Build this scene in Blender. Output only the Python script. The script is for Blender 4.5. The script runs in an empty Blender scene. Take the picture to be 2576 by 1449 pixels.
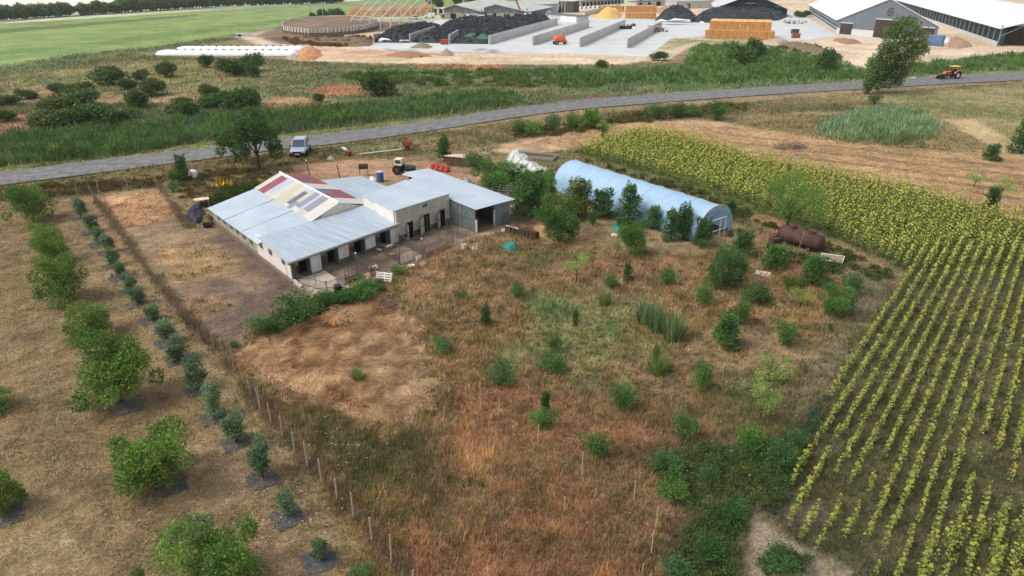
import bpy, math, random
import numpy as np
from mathutils import Vector, Matrix
random.seed(7); R=random.Random(11); rng=np.random.default_rng(5)
HAZE=True
C=bpy.context.scene.collection; sc=bpy.context.scene
# ---------------------------------------------------------------- camera, sky, sun
F=1700.0; TH=math.atan((724+80)/F); H=23.0; S_,C_=math.sin(TH),math.cos(TH)
cam=bpy.data.cameras.new('camera'); cam.sensor_width=36; cam.lens=F/2576*36; cam.clip_end=9000; cam.clip_start=.5
co=bpy.data.objects.new('camera',cam); C.objects.link(co); co.location=(0,0,H); co.rotation_euler=(math.pi/2-TH,0,0); sc.camera=co
W=bpy.data.worlds.new('World'); sc.world=W; W.use_nodes=True
SUN_EL=math.radians(52); SUN_AZ=math.radians(-108)   # azimuth measured from +Y, clockwise positive
nt=W.node_tree; sky=nt.nodes.new('ShaderNodeTexSky'); sky.sky_type='NISHITA'; sky.sun_disc=False
sky.sun_elevation=SUN_EL; sky.sun_rotation=SUN_AZ; sky.air_density=1.2; sky.dust_density=3.0; sky.ozone_density=1.0
bg=nt.nodes['Background']; bg.inputs[1].default_value=.14
hs=nt.nodes.new('ShaderNodeHueSaturation'); hs.inputs['Saturation'].default_value=.45
nt.links.new(sky.outputs[0],hs.inputs['Color']); nt.links.new(hs.outputs[0],bg.inputs[0])
sl=bpy.data.lights.new('sun','SUN'); sl.energy=1.15; sl.angle=math.radians(20); sl.color=(1,.96,.9)
so=bpy.data.objects.new('sun',sl); C.objects.link(so)
sd=Vector((math.sin(SUN_AZ)*math.cos(SUN_EL),math.cos(SUN_AZ)*math.cos(SUN_EL),math.sin(SUN_EL)))
so.rotation_euler=sd.to_track_quat('Z','Y').to_euler(); so.location=(-60,0,90)
vs=sc.view_settings; vs.view_transform='Standard'; vs.look='None'; vs.exposure=0.46; vs.gamma=1; vs.use_curve_mapping=False
sc.cycles.max_bounces=5; sc.cycles.diffuse_bounces=2; sc.cycles.glossy_bounces=2; sc.cycles.transmission_bounces=3; sc.cycles.transparent_max_bounces=8
# ---------------------------------------------------------------- where things stand (measured positions turned into metres)
def P(x,y,z=0.0):
    u=(x-1288)/F; v=(y-724.5)/F; t=(H-z)/(S_+v*C_)
    return Vector((u*t,(C_-v*S_)*t,z))
def scale_at(y,z=0.0): return (H-z)/(S_+(y-724.5)/F*C_)/F        # metres per measured unit
def hgt(bx,by,ty):
    p=P(bx,by); lo,hi=-5,60
    for _ in range(40):
        m=(lo+hi)/2; d=p.y*C_+(H-m)*S_; yy=724.5+F*((H-m)*C_-p.y*S_)/d
        if yy>ty: lo=m
        else: hi=m
    return lo
def lin(r,g,b,k=1.0):
    f=lambda c:((c/255+.055)/1.055)**2.4 if c>10 else c/255/12.92
    return (f(r)*k,f(g)*k,f(b)*k)
# ---------------------------------------------------------------- tagging
def tag(o,label=None,cat=None,group=None,kind=None):
    if label: o['label']=label
    if cat: o['category']=cat
    if group: o['group']=group
    if kind: o['kind']=kind
    return o
def thing(name,label,cat,loc=(0,0,0),rz=0.0,group=None,scale=None):
    o=bpy.data.objects.new(name,None); C.objects.link(o); o.location=loc; o.rotation_euler=(0,0,rz); o.empty_display_size=.3
    if scale: o.scale=scale
    return tag(o,label,cat,group)
def ocopy(root,loc,rz=0.0,label=None,group=None,cat=None,scale=None,color=None):
    r=root.copy(); C.objects.link(r); r.location=loc; r.rotation_euler=(0,0,rz)
    for k in ('label','category','group'):
        if k in r.keys(): del r[k]
    tag(r,label,cat or root.get('category'),group)
    if scale: r.scale=scale
    def rec(a,b):
        for ch in a.children:
            c=ch.copy(); C.objects.link(c); c.parent=b
            if color: c.color=color
            rec(ch,c)
    rec(root,r)
    return r
# ---------------------------------------------------------------- materials
MATS={}
def mat(name,col,rough=.8,var=.15,scale=2.0,col2=None,bump=0.0,bscale=20.0,metal=0.0,wave=None,spec=.3,attr=False,tr=0.0,stretch=None,objcol=False):
    if name in MATS: return MATS[name]
    m=bpy.data.materials.new(name); m.use_nodes=True; n=m.node_tree; N=n.nodes; b=N['Principled BSDF']
    b.inputs['Roughness'].default_value=rough; b.inputs['Metallic'].default_value=metal; b.inputs['Specular IOR Level'].default_value=spec
    tc=N.new('ShaderNodeTexCoord'); vec=tc.outputs['Object']
    if stretch:
        mp=N.new('ShaderNodeMapping'); mp.inputs['Scale'].default_value=stretch; n.links.new(vec,mp.inputs[0]); v2=mp.outputs[0]
    else: v2=vec
    nz=N.new('ShaderNodeTexNoise'); nz.inputs['Scale'].default_value=scale; nz.inputs['Detail'].default_value=6; nz.inputs['Roughness'].default_value=.65
    n.links.new(v2,nz.inputs['Vector'])
    rp=N.new('ShaderNodeMapRange'); rp.inputs['From Min'].default_value=.3; rp.inputs['From Max'].default_value=.7
    n.links.new(nz.outputs[0],rp.inputs[0])
    mx=N.new('ShaderNodeMix'); mx.data_type='RGBA'; n.links.new(rp.outputs[0],mx.inputs[0])
    c1=tuple(min(1,c*(1+var)) for c in col); c2=col2 or tuple(c*(1-var) for c in col)
    mx.inputs[6].default_value=(*c1,1); mx.inputs[7].default_value=(*c2,1)
    out=mx.outputs[2]
    if attr:
        at=N.new('ShaderNodeAttribute'); at.attribute_name='Col'; m2=N.new('ShaderNodeMix'); m2.data_type='RGBA'; m2.blend_type='MULTIPLY'; m2.inputs[0].default_value=1
        n.links.new(out,m2.inputs[6]); n.links.new(at.outputs[0],m2.inputs[7]); out=m2.outputs[2]
    if objcol:
        oi=N.new('ShaderNodeObjectInfo'); m3=N.new('ShaderNodeMix'); m3.data_type='RGBA'; m3.blend_type='MULTIPLY'; m3.inputs[0].default_value=1
        n.links.new(out,m3.inputs[6]); n.links.new(oi.outputs['Color'],m3.inputs[7]); out=m3.outputs[2]
    n.links.new(out,b.inputs['Base Color'])
    if tr>0:
        t=N.new('ShaderNodeBsdfTranslucent'); n.links.new(out,t.inputs[0]); ms=N.new('ShaderNodeMixShader'); ms.inputs[0].default_value=tr
        n.links.new(b.outputs[0],ms.inputs[1]); n.links.new(t.outputs[0],ms.inputs[2]); n.links.new(ms.outputs[0],N['Material Output'].inputs[0])
    hgtout=None
    if wave:
        ax,ws,wd=wave; wv=N.new('ShaderNodeTexWave'); wv.bands_direction=ax; wv.inputs['Scale'].default_value=ws; wv.inputs['Distortion'].default_value=0
        n.links.new(tc.outputs['Object'],wv.inputs[0]); hgtout=wv.outputs['Fac']; bm=N.new('ShaderNodeBump'); bm.inputs['Distance'].default_value=wd; bm.inputs['Strength'].default_value=1
        n.links.new(hgtout,bm.inputs['Height']); n.links.new(bm.outputs[0],b.inputs['Normal'])
    elif bump>0:
        nb=N.new('ShaderNodeTexNoise'); nb.inputs['Scale'].default_value=bscale; nb.inputs['Detail'].default_value=4; n.links.new(v2,nb.inputs['Vector'])
        bm=N.new('ShaderNodeBump'); bm.inputs['Distance'].default_value=bump; n.links.new(nb.outputs[0],bm.inputs['Height']); n.links.new(bm.outputs[0],b.inputs['Normal'])
    MATS[name]=m; return m
# ---------------------------------------------------------------- mesh builder
class MB:
    def __init__(s): s.v=[]; s.f=[]; s.m=[]
    def add(s,vs,fs,mi=0):
        o=len(s.v); s.v+= [tuple(p) for p in vs]; s.f+=[tuple(i+o for i in f) for f in fs]; s.m+=[mi]*len(fs); return s
    def quad(s,a,b,c,d,mi=0): return s.add([a,b,c,d],[(0,1,2,3)],mi)
    def box(s,c,sz,rz=0,mi=0,rx=0,ry=0):
        x,y,z=[q/2 for q in sz]; M=Matrix.Rotation(rz,3,'Z')@Matrix.Rotation(ry,3,'Y')@Matrix.Rotation(rx,3,'X'); c=Vector(c)
        vs=[c+M@Vector(p) for p in ((-x,-y,-z),(x,-y,-z),(x,y,-z),(-x,y,-z),(-x,-y,z),(x,-y,z),(x,y,z),(-x,y,z))]
        return s.add(vs,[(0,3,2,1),(4,5,6,7),(0,1,5,4),(1,2,6,5),(2,3,7,6),(3,0,4,7)],mi)
    def prism(s,pts,z0,z1,mi=0):
        n=len(pts); g=lambda z,i: z[i] if isinstance(z,(list,tuple)) else z
        vs=[(p[0],p[1],g(z0,i)) for i,p in enumerate(pts)]+[(p[0],p[1],g(z1,i)) for i,p in enumerate(pts)]
        return s.add(vs,[tuple(range(n))[::-1],tuple(range(n,2*n))]+[(i,(i+1)%n,n+(i+1)%n,n+i) for i in range(n)],mi)
    def slab(s,pts,t,mi=0):      # pts = 3D polygon, thickened downward
        n=len(pts); vs=[tuple(p) for p in pts]+[(p[0],p[1],p[2]-t) for p in pts]
        return s.add(vs,[tuple(range(n)),tuple(range(n,2*n))[::-1]]+[(i,n+i,n+(i+1)%n,(i+1)%n) for i in range(n)],mi)
    def wall(s,a,b,t,z0,z1,mi=0,z1b=None):   # wall between two ground points
        a=Vector((a[0],a[1],0)); b=Vector((b[0],b[1],0)); d=(b-a).normalized(); nn=Vector((-d.y,d.x,0))*t/2; zb=z1 if z1b is None else z1b
        q=[a-nn,b-nn,b+nn,a+nn]; zt=[z1,zb,zb,z1]
        vs=[(p.x,p.y,z0) for p in q]+[(p.x,p.y,z) for p,z in zip(q,zt)]
        return s.add(vs,[(3,2,1,0),(4,5,6,7),(0,1,5,4),(1,2,6,5),(2,3,7,6),(3,0,4,7)],mi)
    def tube(s,path,r,n=6,mi=0,cap=True):
        path=[Vector(p) for p in path]; rs=r if isinstance(r,(list,tuple)) else [r]*len(path); o=len(s.v)
        for i,p in enumerate(path):
            d=(path[min(i+1,len(path)-1)]-path[max(i-1,0)]).normalized()
            a=d.orthogonal().normalized(); b=d.cross(a)
            if abs(d.z)<.9: a=d.cross(Vector((0,0,1))).normalized(); b=d.cross(a)
            for k in range(n):
                t=2*math.pi*k/n+math.pi/n; q=p+(a*math.cos(t)+b*math.sin(t))*rs[i]; s.v.append(tuple(q))
        for i in range(len(path)-1):
            for k in range(n):
                k2=(k+1)%n; s.f.append((o+i*n+k,o+i*n+k2,o+(i+1)*n+k2,o+(i+1)*n+k)); s.m.append(mi)
        if cap:
            s.f.append(tuple(o+k for k in range(n))[::-1]); s.m.append(mi)
            e=o+(len(path)-1)*n; s.f.append(tuple(e+k for k in range(n))); s.m.append(mi)
        return s
    def cyl(s,a,b,r,n=12,mi=0): return s.tube([a,b],r,n,mi)
    def ring(s,c,r0,r1,h,n=16,mi=0,axis='Z'):  # flat annular body (tyres)
        prof=[(r0,-h/2),(r1*.94,-h/2),(r1,-h/4),(r1,h/4),(r1*.94,h/2),(r0,h/2)]; o=len(s.v); c=Vector(c)
        for k in range(n):
            t=2*math.pi*k/n
            for rr,z in prof:
                p=(rr*math.cos(t),rr*math.sin(t),z)
                if axis=='Y': p=(p[0],p[2],p[1])
                if axis=='X': p=(p[2],p[0],p[1])
                s.v.append(tuple(c+Vector(p)))
        m=len(prof)
        for k in range(n):
            for j in range(m):
                s.f.append((o+k*m+j,o+((k+1)%n)*m+j,o+((k+1)%n)*m+(j+1)%m,o+k*m+(j+1)%m)); s.m.append(mi)
        return s
    def blob(s,c,r,n=10,m=6,mi=0,j=0.0,rd=None,zcut=None):
        rd=rd or R; o=len(s.v); c=Vector(c)
        for i in range(m+1):
            ph=math.pi*i/m
            for k in range(n):
                t=2*math.pi*k/n; q=1+rd.uniform(-j,j)
                p=Vector((r[0]*math.sin(ph)*math.cos(t)*q,r[1]*math.sin(ph)*math.sin(t)*q,r[2]*math.cos(ph)*q))
                if zcut is not None and p.z<zcut: p.z=zcut
                s.v.append(tuple(c+p))
        for i in range(m):
            for k in range(n):
                k2=(k+1)%n; s.f.append((o+i*n+k,o+(i+1)*n+k,o+(i+1)*n+k2,o+i*n+k2)); s.m.append(mi)
        return s
    def build(s,name,mats,parent=None,loc=None,smooth=False,bevel=0.0,local=True):
        me=bpy.data.meshes.new(name); vs=s.v
        if parent is not None and not local:
            l=parent.location; ca,sa=math.cos(-parent.rotation_euler.z),math.sin(-parent.rotation_euler.z); vs=[((p[0]-l.x)*ca-(p[1]-l.y)*sa,(p[0]-l.x)*sa+(p[1]-l.y)*ca,p[2]-l.z) for p in vs]
        me.from_pydata(vs,[],s.f); mats=mats if isinstance(mats,(list,tuple)) else [mats]
        for m in mats: me.materials.append(m)
        me.polygons.foreach_set('material_index',s.m)
        if smooth: me.polygons.foreach_set('use_smooth',[True]*len(s.f))
        me.update(); o=bpy.data.objects.new(name,me); C.objects.link(o)
        if parent is not None: o.parent=parent
        if loc is not None: o.location=loc
        if bevel>0:
            b=o.modifiers.new('bevel','BEVEL'); b.width=bevel; b.segments=2; b.limit_method='ANGLE'
        return o
def fastmesh(name,verts,nper,cols,material,parent=None,smooth=False,link=True):
    """verts (N*nper,3), faces consecutive groups of nper, cols (N,3) per face"""
    n=len(verts)//nper; me=bpy.data.meshes.new(name); me.vertices.add(n*nper); me.vertices.foreach_set('co',np.asarray(verts,np.float32).ravel())
    me.loops.add(n*nper); me.loops.foreach_set('vertex_index',np.arange(n*nper,dtype=np.int32))
    me.polygons.add(n); me.polygons.foreach_set('loop_start',np.arange(0,n*nper,nper,dtype=np.int32)); me.polygons.foreach_set('loop_total',np.full(n,nper,np.int32))
    me.update(calc_edges=True)
    if cols is not None:
        a=me.color_attributes.new('Col','FLOAT_COLOR','POINT'); cc=np.ones((n*nper,4),np.float32); cc[:,:3]=np.repeat(cols,nper,axis=0); a.data.foreach_set('color',cc.ravel())
    me.materials.append(material)
    if not link: return me
    o=bpy.data.objects.new(name,me); C.objects.link(o)
    if parent is not None: o.parent=parent
    return o
# ---------------------------------------------------------------- noise in metres
def _h(ix,iy,s):
    n=(ix*374761393+iy*668265263+s*974711)&0xffffffff; n=((n^(n>>13))*1274126177)&0xffffffff; return ((n^(n>>16))&0xffff)/65535.0
def vn(x,y,s=0):
    ix=np.floor(x).astype(np.int64); iy=np.floor(y).astype(np.int64); fx=x-ix; fy=y-iy; fx=fx*fx*(3-2*fx); fy=fy*fy*(3-2*fy)
    a=_h(ix,iy,s);b=_h(ix+1,iy,s);c=_h(ix,iy+1,s);d=_h(ix+1,iy+1,s)
    return (a+(b-a)*fx)*(1-fy)+(c+(d-c)*fx)*fy
def fbm(x,y,sc_=1.0,o=3,s=0):
    v=0;a=.5;t=0
    for i in range(o): v=v+a*vn(x/sc_+13.7*i,y/sc_-7.1*i,s+i*17); t+=a; a*=.5; sc_=sc_/2.03
    return v/t
# ================================================================ GROUND
def wp(pts): return np.array([(P(x,y).x,P(x,y).y) for x,y in pts])
def sdist(X,Y,poly):
    """signed distance (positive inside) to a polygon, metres"""
    d=np.full(X.shape,1e9); ins=np.zeros(X.shape,bool); n=len(poly)
    for i in range(n):
        ax,ay=poly[i]; bx,by=poly[(i+1)%n]; ex,ey=bx-ax,by-ay; wx,wy=X-ax,Y-ay
        t=np.clip((wx*ex+wy*ey)/(ex*ex+ey*ey+1e-9),0,1); d=np.minimum(d,(wx-ex*t)**2+(wy-ey*t)**2)
        c=((ay<=Y)&(by>Y))|((by<=Y)&(ay>Y)); xi=ax+(Y-ay)/(by-ay+(1e-9 if by==ay else 0))*ex
        ins^=c&(X<xi)
    d=np.sqrt(d); return np.where(ins,d,-d)
# (polygon, colour A, colour B, noise size m, edge softness m, edge wander m, grass height, grass density, dark)
REG=[]
def reg(pts,a,b,ns=3.0,soft=.6,wander=1.0,gh=.15,gd=.3): REG.append((wp(pts),lin(*a),lin(*b),ns,soft,wander,gh,gd))
def spot(x,y,w,h,a,b,**k):   # an irregular patch
    n=12; reg([(x+w/2*math.cos(t*2*math.pi/n)*R.uniform(.8,1.15),y+h/2*math.sin(t*2*math.pi/n)*R.uniform(.8,1.15)) for t in range(n)],a,b,**k)
BASE=(lin(150,124,80),lin(112,98,56))
# --- far fields
reg([(-900,-60),(3600,-60),(3600,60),(-900,60)],(176,178,132),(146,160,104),60,10,5,.0,.0)
reg([(-900,-70),(700,-70),(560,8),(300,14),(150,18),(0,26),(-900,90)],(216,212,192),(190,190,160),80,5,2,.0,.0)
reg([(-600,100),(0,60),(600,22),(900,2),(1200,-30),(1500,-40),(1180,30),(900,42),(780,50),(716,66),(594,86),(387,118),(187,136),(0,168),(-600,300)],(120,142,58),(104,128,50),8,2,1.5,.5,.0)
reg([(-600,118),(0,74),(250,55),(500,35),(505,39),(250,62),(0,84),(-600,130)],(92,108,50),(84,100,46),10,1.5,1,.4,.0)
reg([(-200,150),(120,118),(420,80),(650,55),(860,30),(860,38),(650,66),(420,96),(120,134),(-200,170)],(104,132,50),(90,116,44),7,3,2,.5,.0)
reg([(-600,300),(0,168),(187,137),(387,118),(594,85),(716,68),(760,74),(600,98),(450,122),(200,152),(0,195),(-600,340)],(78,100,50),(96,104,56),6,2,2,.6,.5)
# --- marsh between farm and road
reg([(-400,230),(0,185),(300,130),(390,142),(740,152),(900,160),(1300,165),(1700,160),(2150,185),(2150,215),(1300,290),(900,325),(540,395),(0,470),(-400,560)],(112,108,56),(88,98,48),7,2,3,.5,.9)
reg([(0,200),(260,160),(420,150),(700,160),(680,215),(430,235),(300,215),(120,225),(0,235)],(134,120,62),(100,104,52),6,2,3,.4,.8)
spot(170,245,330,40,(150,122,76),(120,105,60),ns=5,gh=.3,gd=.6,wander=3,soft=1)
spot(450,255,130,40,(152,126,80),(120,104,60),ns=4,gh=.3,gd=.6,wander=3,soft=1)
spot(60,320,190,80,(156,112,72),(120,96,58),ns=4,gh=.3,gd=.6,wander=3,soft=1)
spot(760,262,260,34,(158,124,76),(125,100,60),ns=4,gh=.4,gd=.6,wander=3,soft=1)
spot(860,228,170,26,(160,104,58),(140,98,55),ns=4,gh=.5,gd=.8,wander=2,soft=1)
spot(1170,172,260,34,(166,110,60),(128,100,56),ns=4,gh=.5,gd=.8,wander=3,soft=1)
spot(1240,222,90,12,(158,112,60),(128,100,56),ns=4,gh=.5,gd=.8,wander=2,soft=1)
spot(1050,185,330,24,(104,122,58),(84,106,50),ns=4,gh=.6,gd=.9,wander=2,soft=2)
spot(1450,185,330,30,(84,106,56),(100,112,58),ns=5,gh=.7,gd=.9,wander=3,soft=2)
spot(1600,215,420,34,(78,104,52),(110,112,56),ns=6,gh=.7,gd=.9,wander=3,soft=2)
spot(1500,245,330,16,(98,84,56),(84,76,48),ns=6,gh=.3,gd=.6,wander=2,soft=1)
reg([(-200,400),(0,345),(160,328),(400,303),(560,288),(700,283),(1280,222),(1310,262),(1000,300),(720,335),(540,352),(300,392),(0,420),(-200,450)],(76,102,58),(94,116,62),4,1,1.5,1.1,1.2)
reg([(1350,185),(1720,170),(1745,112),(1830,112),(2000,130),(2180,176),(2320,160),(2576,130),(2900,120),(2900,160),(2576,178),(2420,185),(2250,195),(2120,205),(1900,212),(1600,210),(1400,205)],(82,110,58),(102,122,62),5,1,2,1.0,1.1)
reg([(-200,455),(0,420),(300,393),(540,354),(720,338),(1000,305),(1300,270),(1700,232),(2150,205),(2576,177),(2900,165),(2900,185),(2576,188),(2150,215),(1700,247),(1300,280),(850,333),(500,384),(0,447),(-200,470)],(128,130,62),(104,112,54),4,.7,.5,.3,.8)
# --- farm yard soils
reg([(595,92),(716,66),(760,74),(870,60),(1000,62),(1080,50),(1500,20),(2000,-10),(2700,-30),(2900,140),(2576,132),(2330,158),(2200,172),(2120,165),(2000,126),(1890,118),(1760,112),(1700,124),(1640,150),(1560,162),(1200,162),(950,158),(740,152),(755,128),(650,112)],(196,172,138),(178,150,118),12,1.5,2,.05,.0)
reg([(716,84),(830,92),(945,80),(1020,74),(1100,66),(1160,56),(1230,52),(900,55),(700,66),(640,90),(700,110),(900,118),(940,108)],(124,100,80),(108,86,68),7,1.5,1.5,.3,.4)
reg([(740,150),(755,128),(800,122),(900,124),(1100,132),(1130,140),(900,152)],(196,156,116),(168,128,90),6,1,1.5,.1,.1)
reg([(900,152),(1130,138),(1400,143),(1620,150),(1560,160),(1200,158),(950,158)],(196,170,134),(170,150,108),8,1,1.5,.1,.1)
reg([(1625,150),(1690,98),(1780,94),(1900,104),(1890,112),(1760,108),(1700,124),(1660,152)],(176,160,116),(120,124,70),6,1,1.5,.2,.4)
reg([(1650,150),(1700,118),(1760,104),(1775,108),(1725,124),(1690,146),(1640,158)],(184,162,128),(170,150,118),6,.6,.6,.05,.0)
reg([(1900,110),(2010,128),(2120,160),(2190,180),(2180,186),(2100,168),(2000,138),(1895,116)],(196,180,146),(182,164,130),6,.5,.5,.05,.0)
reg([(1905,108),(1990,112),(2100,142),(2130,158),(2080,160),(2000,130),(1930,118)],(128,114,92),(100,94,72),3,.8,1.5,.3,.7)
# --- verge near side of the road
reg([(-200,490),(0,470),(500,405),(850,365),(1300,305),(1700,267),(2150,235),(2576,205),(2900,190),(2900,270),(2576,330),(2350,285),(2050,280),(1900,290),(1700,298),(1500,350),(1250,372),(900,410),(640,430),(400,450),(200,470),(0,520),(-200,540)],(128,108,60),(96,92,50),4,.8,1.5,.28,.9)
reg([(2150,245),(2576,210),(2900,200),(2900,300),(2700,420),(2576,400),(2450,340),(2380,290),(2250,262)],(138,126,74),(112,112,58),8,1.5,2,.25,.7)
# mown field top right
reg([(1130,400),(1300,352),(1500,325),(1600,305),(1800,300),(1900,320),(2100,352),(2350,372),(2576,385),(2900,400),(2900,700),(2576,560),(2250,470),(1900,405),(1690,340),(1600,338),(1440,380),(1300,390)],(180,144,98),(152,122,82),3,.6,.6,.06,.35)
for k in range(9):
    y0=395+k*19; reg([(1800,y0-62),(2200,y0-18),(2700,y0+42),(2700,y0+47),(2200,y0-13),(1800,y0-59)],(128,104,68),(122,100,66),3,.3,.5,.1,.3)
reg([(1770,300),(1900,285),(2060,288),(2200,282),(2330,300),(2430,345),(2450,385),(2300,378),(2100,355),(1900,322)],(134,118,70),(112,102,58),4,.8,1.5,.3,.8)
spot(2215,325,290,84,(92,128,84),(126,148,98),ns=3,gh=1.7,gd=1.2,wander=2,soft=1.2)
spot(1990,368,88,16,(62,54,50),(76,66,58),ns=1,gh=.05,gd=.1,wander=.7,soft=.3)
reg([(2450,300),(2560,360),(2700,420),(2700,440),(2540,390),(2440,340),(2380,300)],(176,148,96),(160,136,86),4,.5,.6,.1,.3)
# strip between road and farmyard
reg([(700,420),(850,405),(1060,395),(1120,420),(1230,452),(1000,455),(800,450),(690,440)],(168,124,88),(140,108,72),2.5,.6,1.2,.1,.3)
reg([(880,372),(1100,345),(1110,352),(1000,372),(900,385)],(126,122,70),(110,108,60),3,.6,.8,.2,.6)
reg([(1000,398),(1250,362),(1260,372),(1010,412)],(112,92,56),(130,104,64),2,.4,.5,.1,.3)
reg([(420,420),(620,420),(760,430),(660,470),(560,520),(480,500),(430,460)],(118,98,60),(98,88,50),2.5,.7,1.2,.25,.9)
reg([(540,500),(600,470),(690,455),(700,470),(600,500),(545,520)],(72,98,56),(92,106,58),2,.5,.6,.4,1.2)
reg([(1380,420),(1440,390),(1500,400),(1700,450),(1900,520),(2080,600),(1990,640),(1840,560),(1500,430),(1400,440)],(96,96,54),(116,100,58),2.5,.7,1.0,.25,.8)
reg([(1240,385),(1400,382),(1480,370),(1440,392),(1380,425),(1300,440)],(118,108,64),(96,94,54),2.5,.7,1,.2,.7)
# --- paddock on the left
reg([(236,500),(290,486),(400,470),(480,572),(560,575),(735,706),(790,740),(640,810),(570,900),(545,905),(520,850),(440,745),(330,610)],(150,122,80),(124,100,70),1.5,.35,.4,.08,.35)
reg([(250,505),(395,478),(440,540),(380,560),(290,580)],(176,128,78),(146,110,66),1.3,.6,1,.12,.6)
reg([(255,495),(330,482),(340,505),(268,520)],(190,148,96),(170,128,80),1.2,.4,.4,.1,.6)
reg([(470,700),(560,690),(640,730),(735,712),(780,742),(640,812),(590,870),(548,885),(510,820)],(112,90,74),(94,76,64),1.6,1.0,1.0,.05,.12)
reg([(555,565),(735,704),(745,730),(680,712),(600,660),(530,600)],(104,84,68),(88,72,60),1.5,.5,.3,.03,.05)
spot(490,660,180,110,(166,130,74),(134,108,66),ns=1,gh=.12,gd=.7,wander=1.2,soft=.8)
spot(500,760,140,60,(160,126,78),(128,100,66),ns=.8,gh=.12,gd=.6,wander=1.2,soft=.8)
reg([(30,470),(200,455),(380,450),(400,468),(200,492),(180,500),(0,520),(-100,540),(-100,490)],(104,92,56),(84,78,46),2,.5,.8,.3,1.0)
reg([(150,500),(240,495),(300,590),(370,700),(420,790),(380,780),(300,650),(230,560)],(152,116,72),(124,100,64),1.2,.5,.5,.1,.5)
# --- orchard
reg([(-200,540),(60,505),(170,500),(250,600),(330,740),(420,850),(520,960),(620,1110),(740,1290),(850,1500),(-300,1600)],(146,118,78),(116,98,60),1.1,.8,1.2,.08,.7)
spot(100,700,160,120,(128,112,62),(116,100,56),ns=1.5,gh=.1,gd=.6,wander=2,soft=1.5)
spot(60,1350,260,200,(168,144,98),(148,122,80),ns=.8,gh=.1,gd=.6,wander=2,soft=1.5)
spot(150,1020,200,160,(132,112,72),(112,98,64),ns=.8,gh=.1,gd=.6,wander=2,soft=1.5)
spot(560,1180,200,170,(158,130,88),(132,110,74),ns=.8,gh=.1,gd=.6,wander=2,soft=1.5)
# --- yard of the sheds
reg([(735,700),(1000,606),(1130,570),(1200,590),(1290,560),(1310,575),(1180,620),(1060,655),(960,690),(810,738),(770,730)],(122,102,86),(98,82,68),1,.3,.2,.02,.05)
reg([(742,712),(775,698),(835,698),(868,728),(800,742)],(176,164,146),(160,146,128),.8,.25,.2,0,0)
reg([(790,716),(835,702),(905,735),(870,745)],(186,160,132),(160,134,110),.8,.2,.2,0,0)
reg([(1150,608),(1290,556),(1330,540),(1330,552),(1160,622)],(158,136,110),(138,118,92),.8,.2,.15,.02,.1)
reg([(885,668),(1000,628),(1000,650),(900,700)],(96,78,64),(84,68,56),.8,.3,.3,0,0)
# --- big rough meadow
reg([(560,900),(650,820),(800,745),(980,690),(1180,610),(1340,560),(1400,600),(1500,620),(1720,640),(1850,620),(1930,580),(2000,640),(2140,640),(2250,690),(2180,830),(2110,960),(2040,1100),(1960,1230),(1900,1330),(1800,1470),(1700,1560),(1040,1560),(900,1330),(740,1100),(620,960)],(152,118,72),(118,98,56),1.0,.7,.9,.28,1.0)
reg([(1340,545),(1420,560),(1500,600),(1480,640),(1350,600)],(186,136,80),(150,112,66),1.2,.5,.7,.1,.4)
reg([(600,905),(690,830),(810,770),(960,740),(1030,800),(1060,920),(1100,1010),(1040,1080),(930,1060),(760,1000),(680,955)],(186,150,112),(152,120,86),.7,.6,.9,.12,.6)
reg([(600,890),(660,850),(720,870),(700,930),(620,930)],(174,128,86),(152,112,74),.6,.4,.4,.1,.6)
spot(985,960,170,120,(166,140,108),(146,124,92),ns=.5,gh=.12,gd=.6,wander=.8,soft=.5)
spot(975,770,60,36,(86,68,60),(104,84,70),ns=.6,gh=.2,gd=.6,wander=.5,soft=.3)
reg([(720,1020),(900,1080),(1050,1100),(1100,1180),(1080,1290),(900,1240),(800,1150),(740,1080)],(118,104,54),(92,90,46),.7,.8,1.0,.3,1.2)
spot(1000,1340,300,220,(146,114,62),(118,98,52),ns=1.2,gh=.3,gd=1.0,wander=1.2,soft=1)
reg([(1110,900),(1250,970),(1400,1000),(1560,1060),(1700,1110),(1560,1130),(1300,1120),(1180,1060)],(162,116,74),(136,102,62),1.2,.8,1.2,.22,1.0)
reg([(1050,1380),(1300,1250),(1400,1180),(1500,1220),(1620,1420),(1560,1560),(1020,1560)],(158,112,68),(128,96,56),1.3,1.0,1.5,.28,1.1)
spot(1190,1130,130,110,(182,140,82),(160,112,68),ns=.7,gh=.35,gd=1.2,wander=1,soft=.6)
spot(1480,840,320,190,(112,118,62),(128,124,68),ns=1.3,gh=.2,gd=1.0,wander=2.2,soft=2.4)
spot(1390,780,120,60,(102,122,62),(118,128,68),ns=1,gh=.35,gd=1.3,wander=1,soft=.8)
spot(1400,650,260,60,(130,112,62),(110,104,54),ns=1.5,gh=.25,gd=.9,wander=1,soft=1)
spot(1650,960,260,120,(138,108,68),(116,96,58),ns=1,gh=.2,gd=.8,wander=1,soft=1)
spot(1890,980,240,230,(116,108,62),(100,100,54),ns=1.2,gh=.22,gd=.9,wander=1.5,soft=1.2)
spot(1890,880,300,120,(150,116,78),(120,104,66),ns=1,gh=.15,gd=.7,wander=1.5,soft=1)
spot(1520,680,300,60,(154,114,76),(130,100,62),ns=1,gh=.22,gd=.9,wander=1,soft=.8)
spot(1960,560,90,60,(176,132,80),(150,112,66),ns=1,gh=.15,gd=.7,wander=2,soft=1.2)
spot(1990,700,90,40,(150,100,66),(130,92,60),ns=1,gh=.2,gd=.8,wander=1,soft=.6)
reg([(2080,620),(2250,700),(2260,760),(2160,850),(2080,1000),(2000,1100),(1960,1050),(2060,900),(2140,740),(2030,650)],(120,108,76),(104,104,64),1.3,.8,1,.2,.8)
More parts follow.
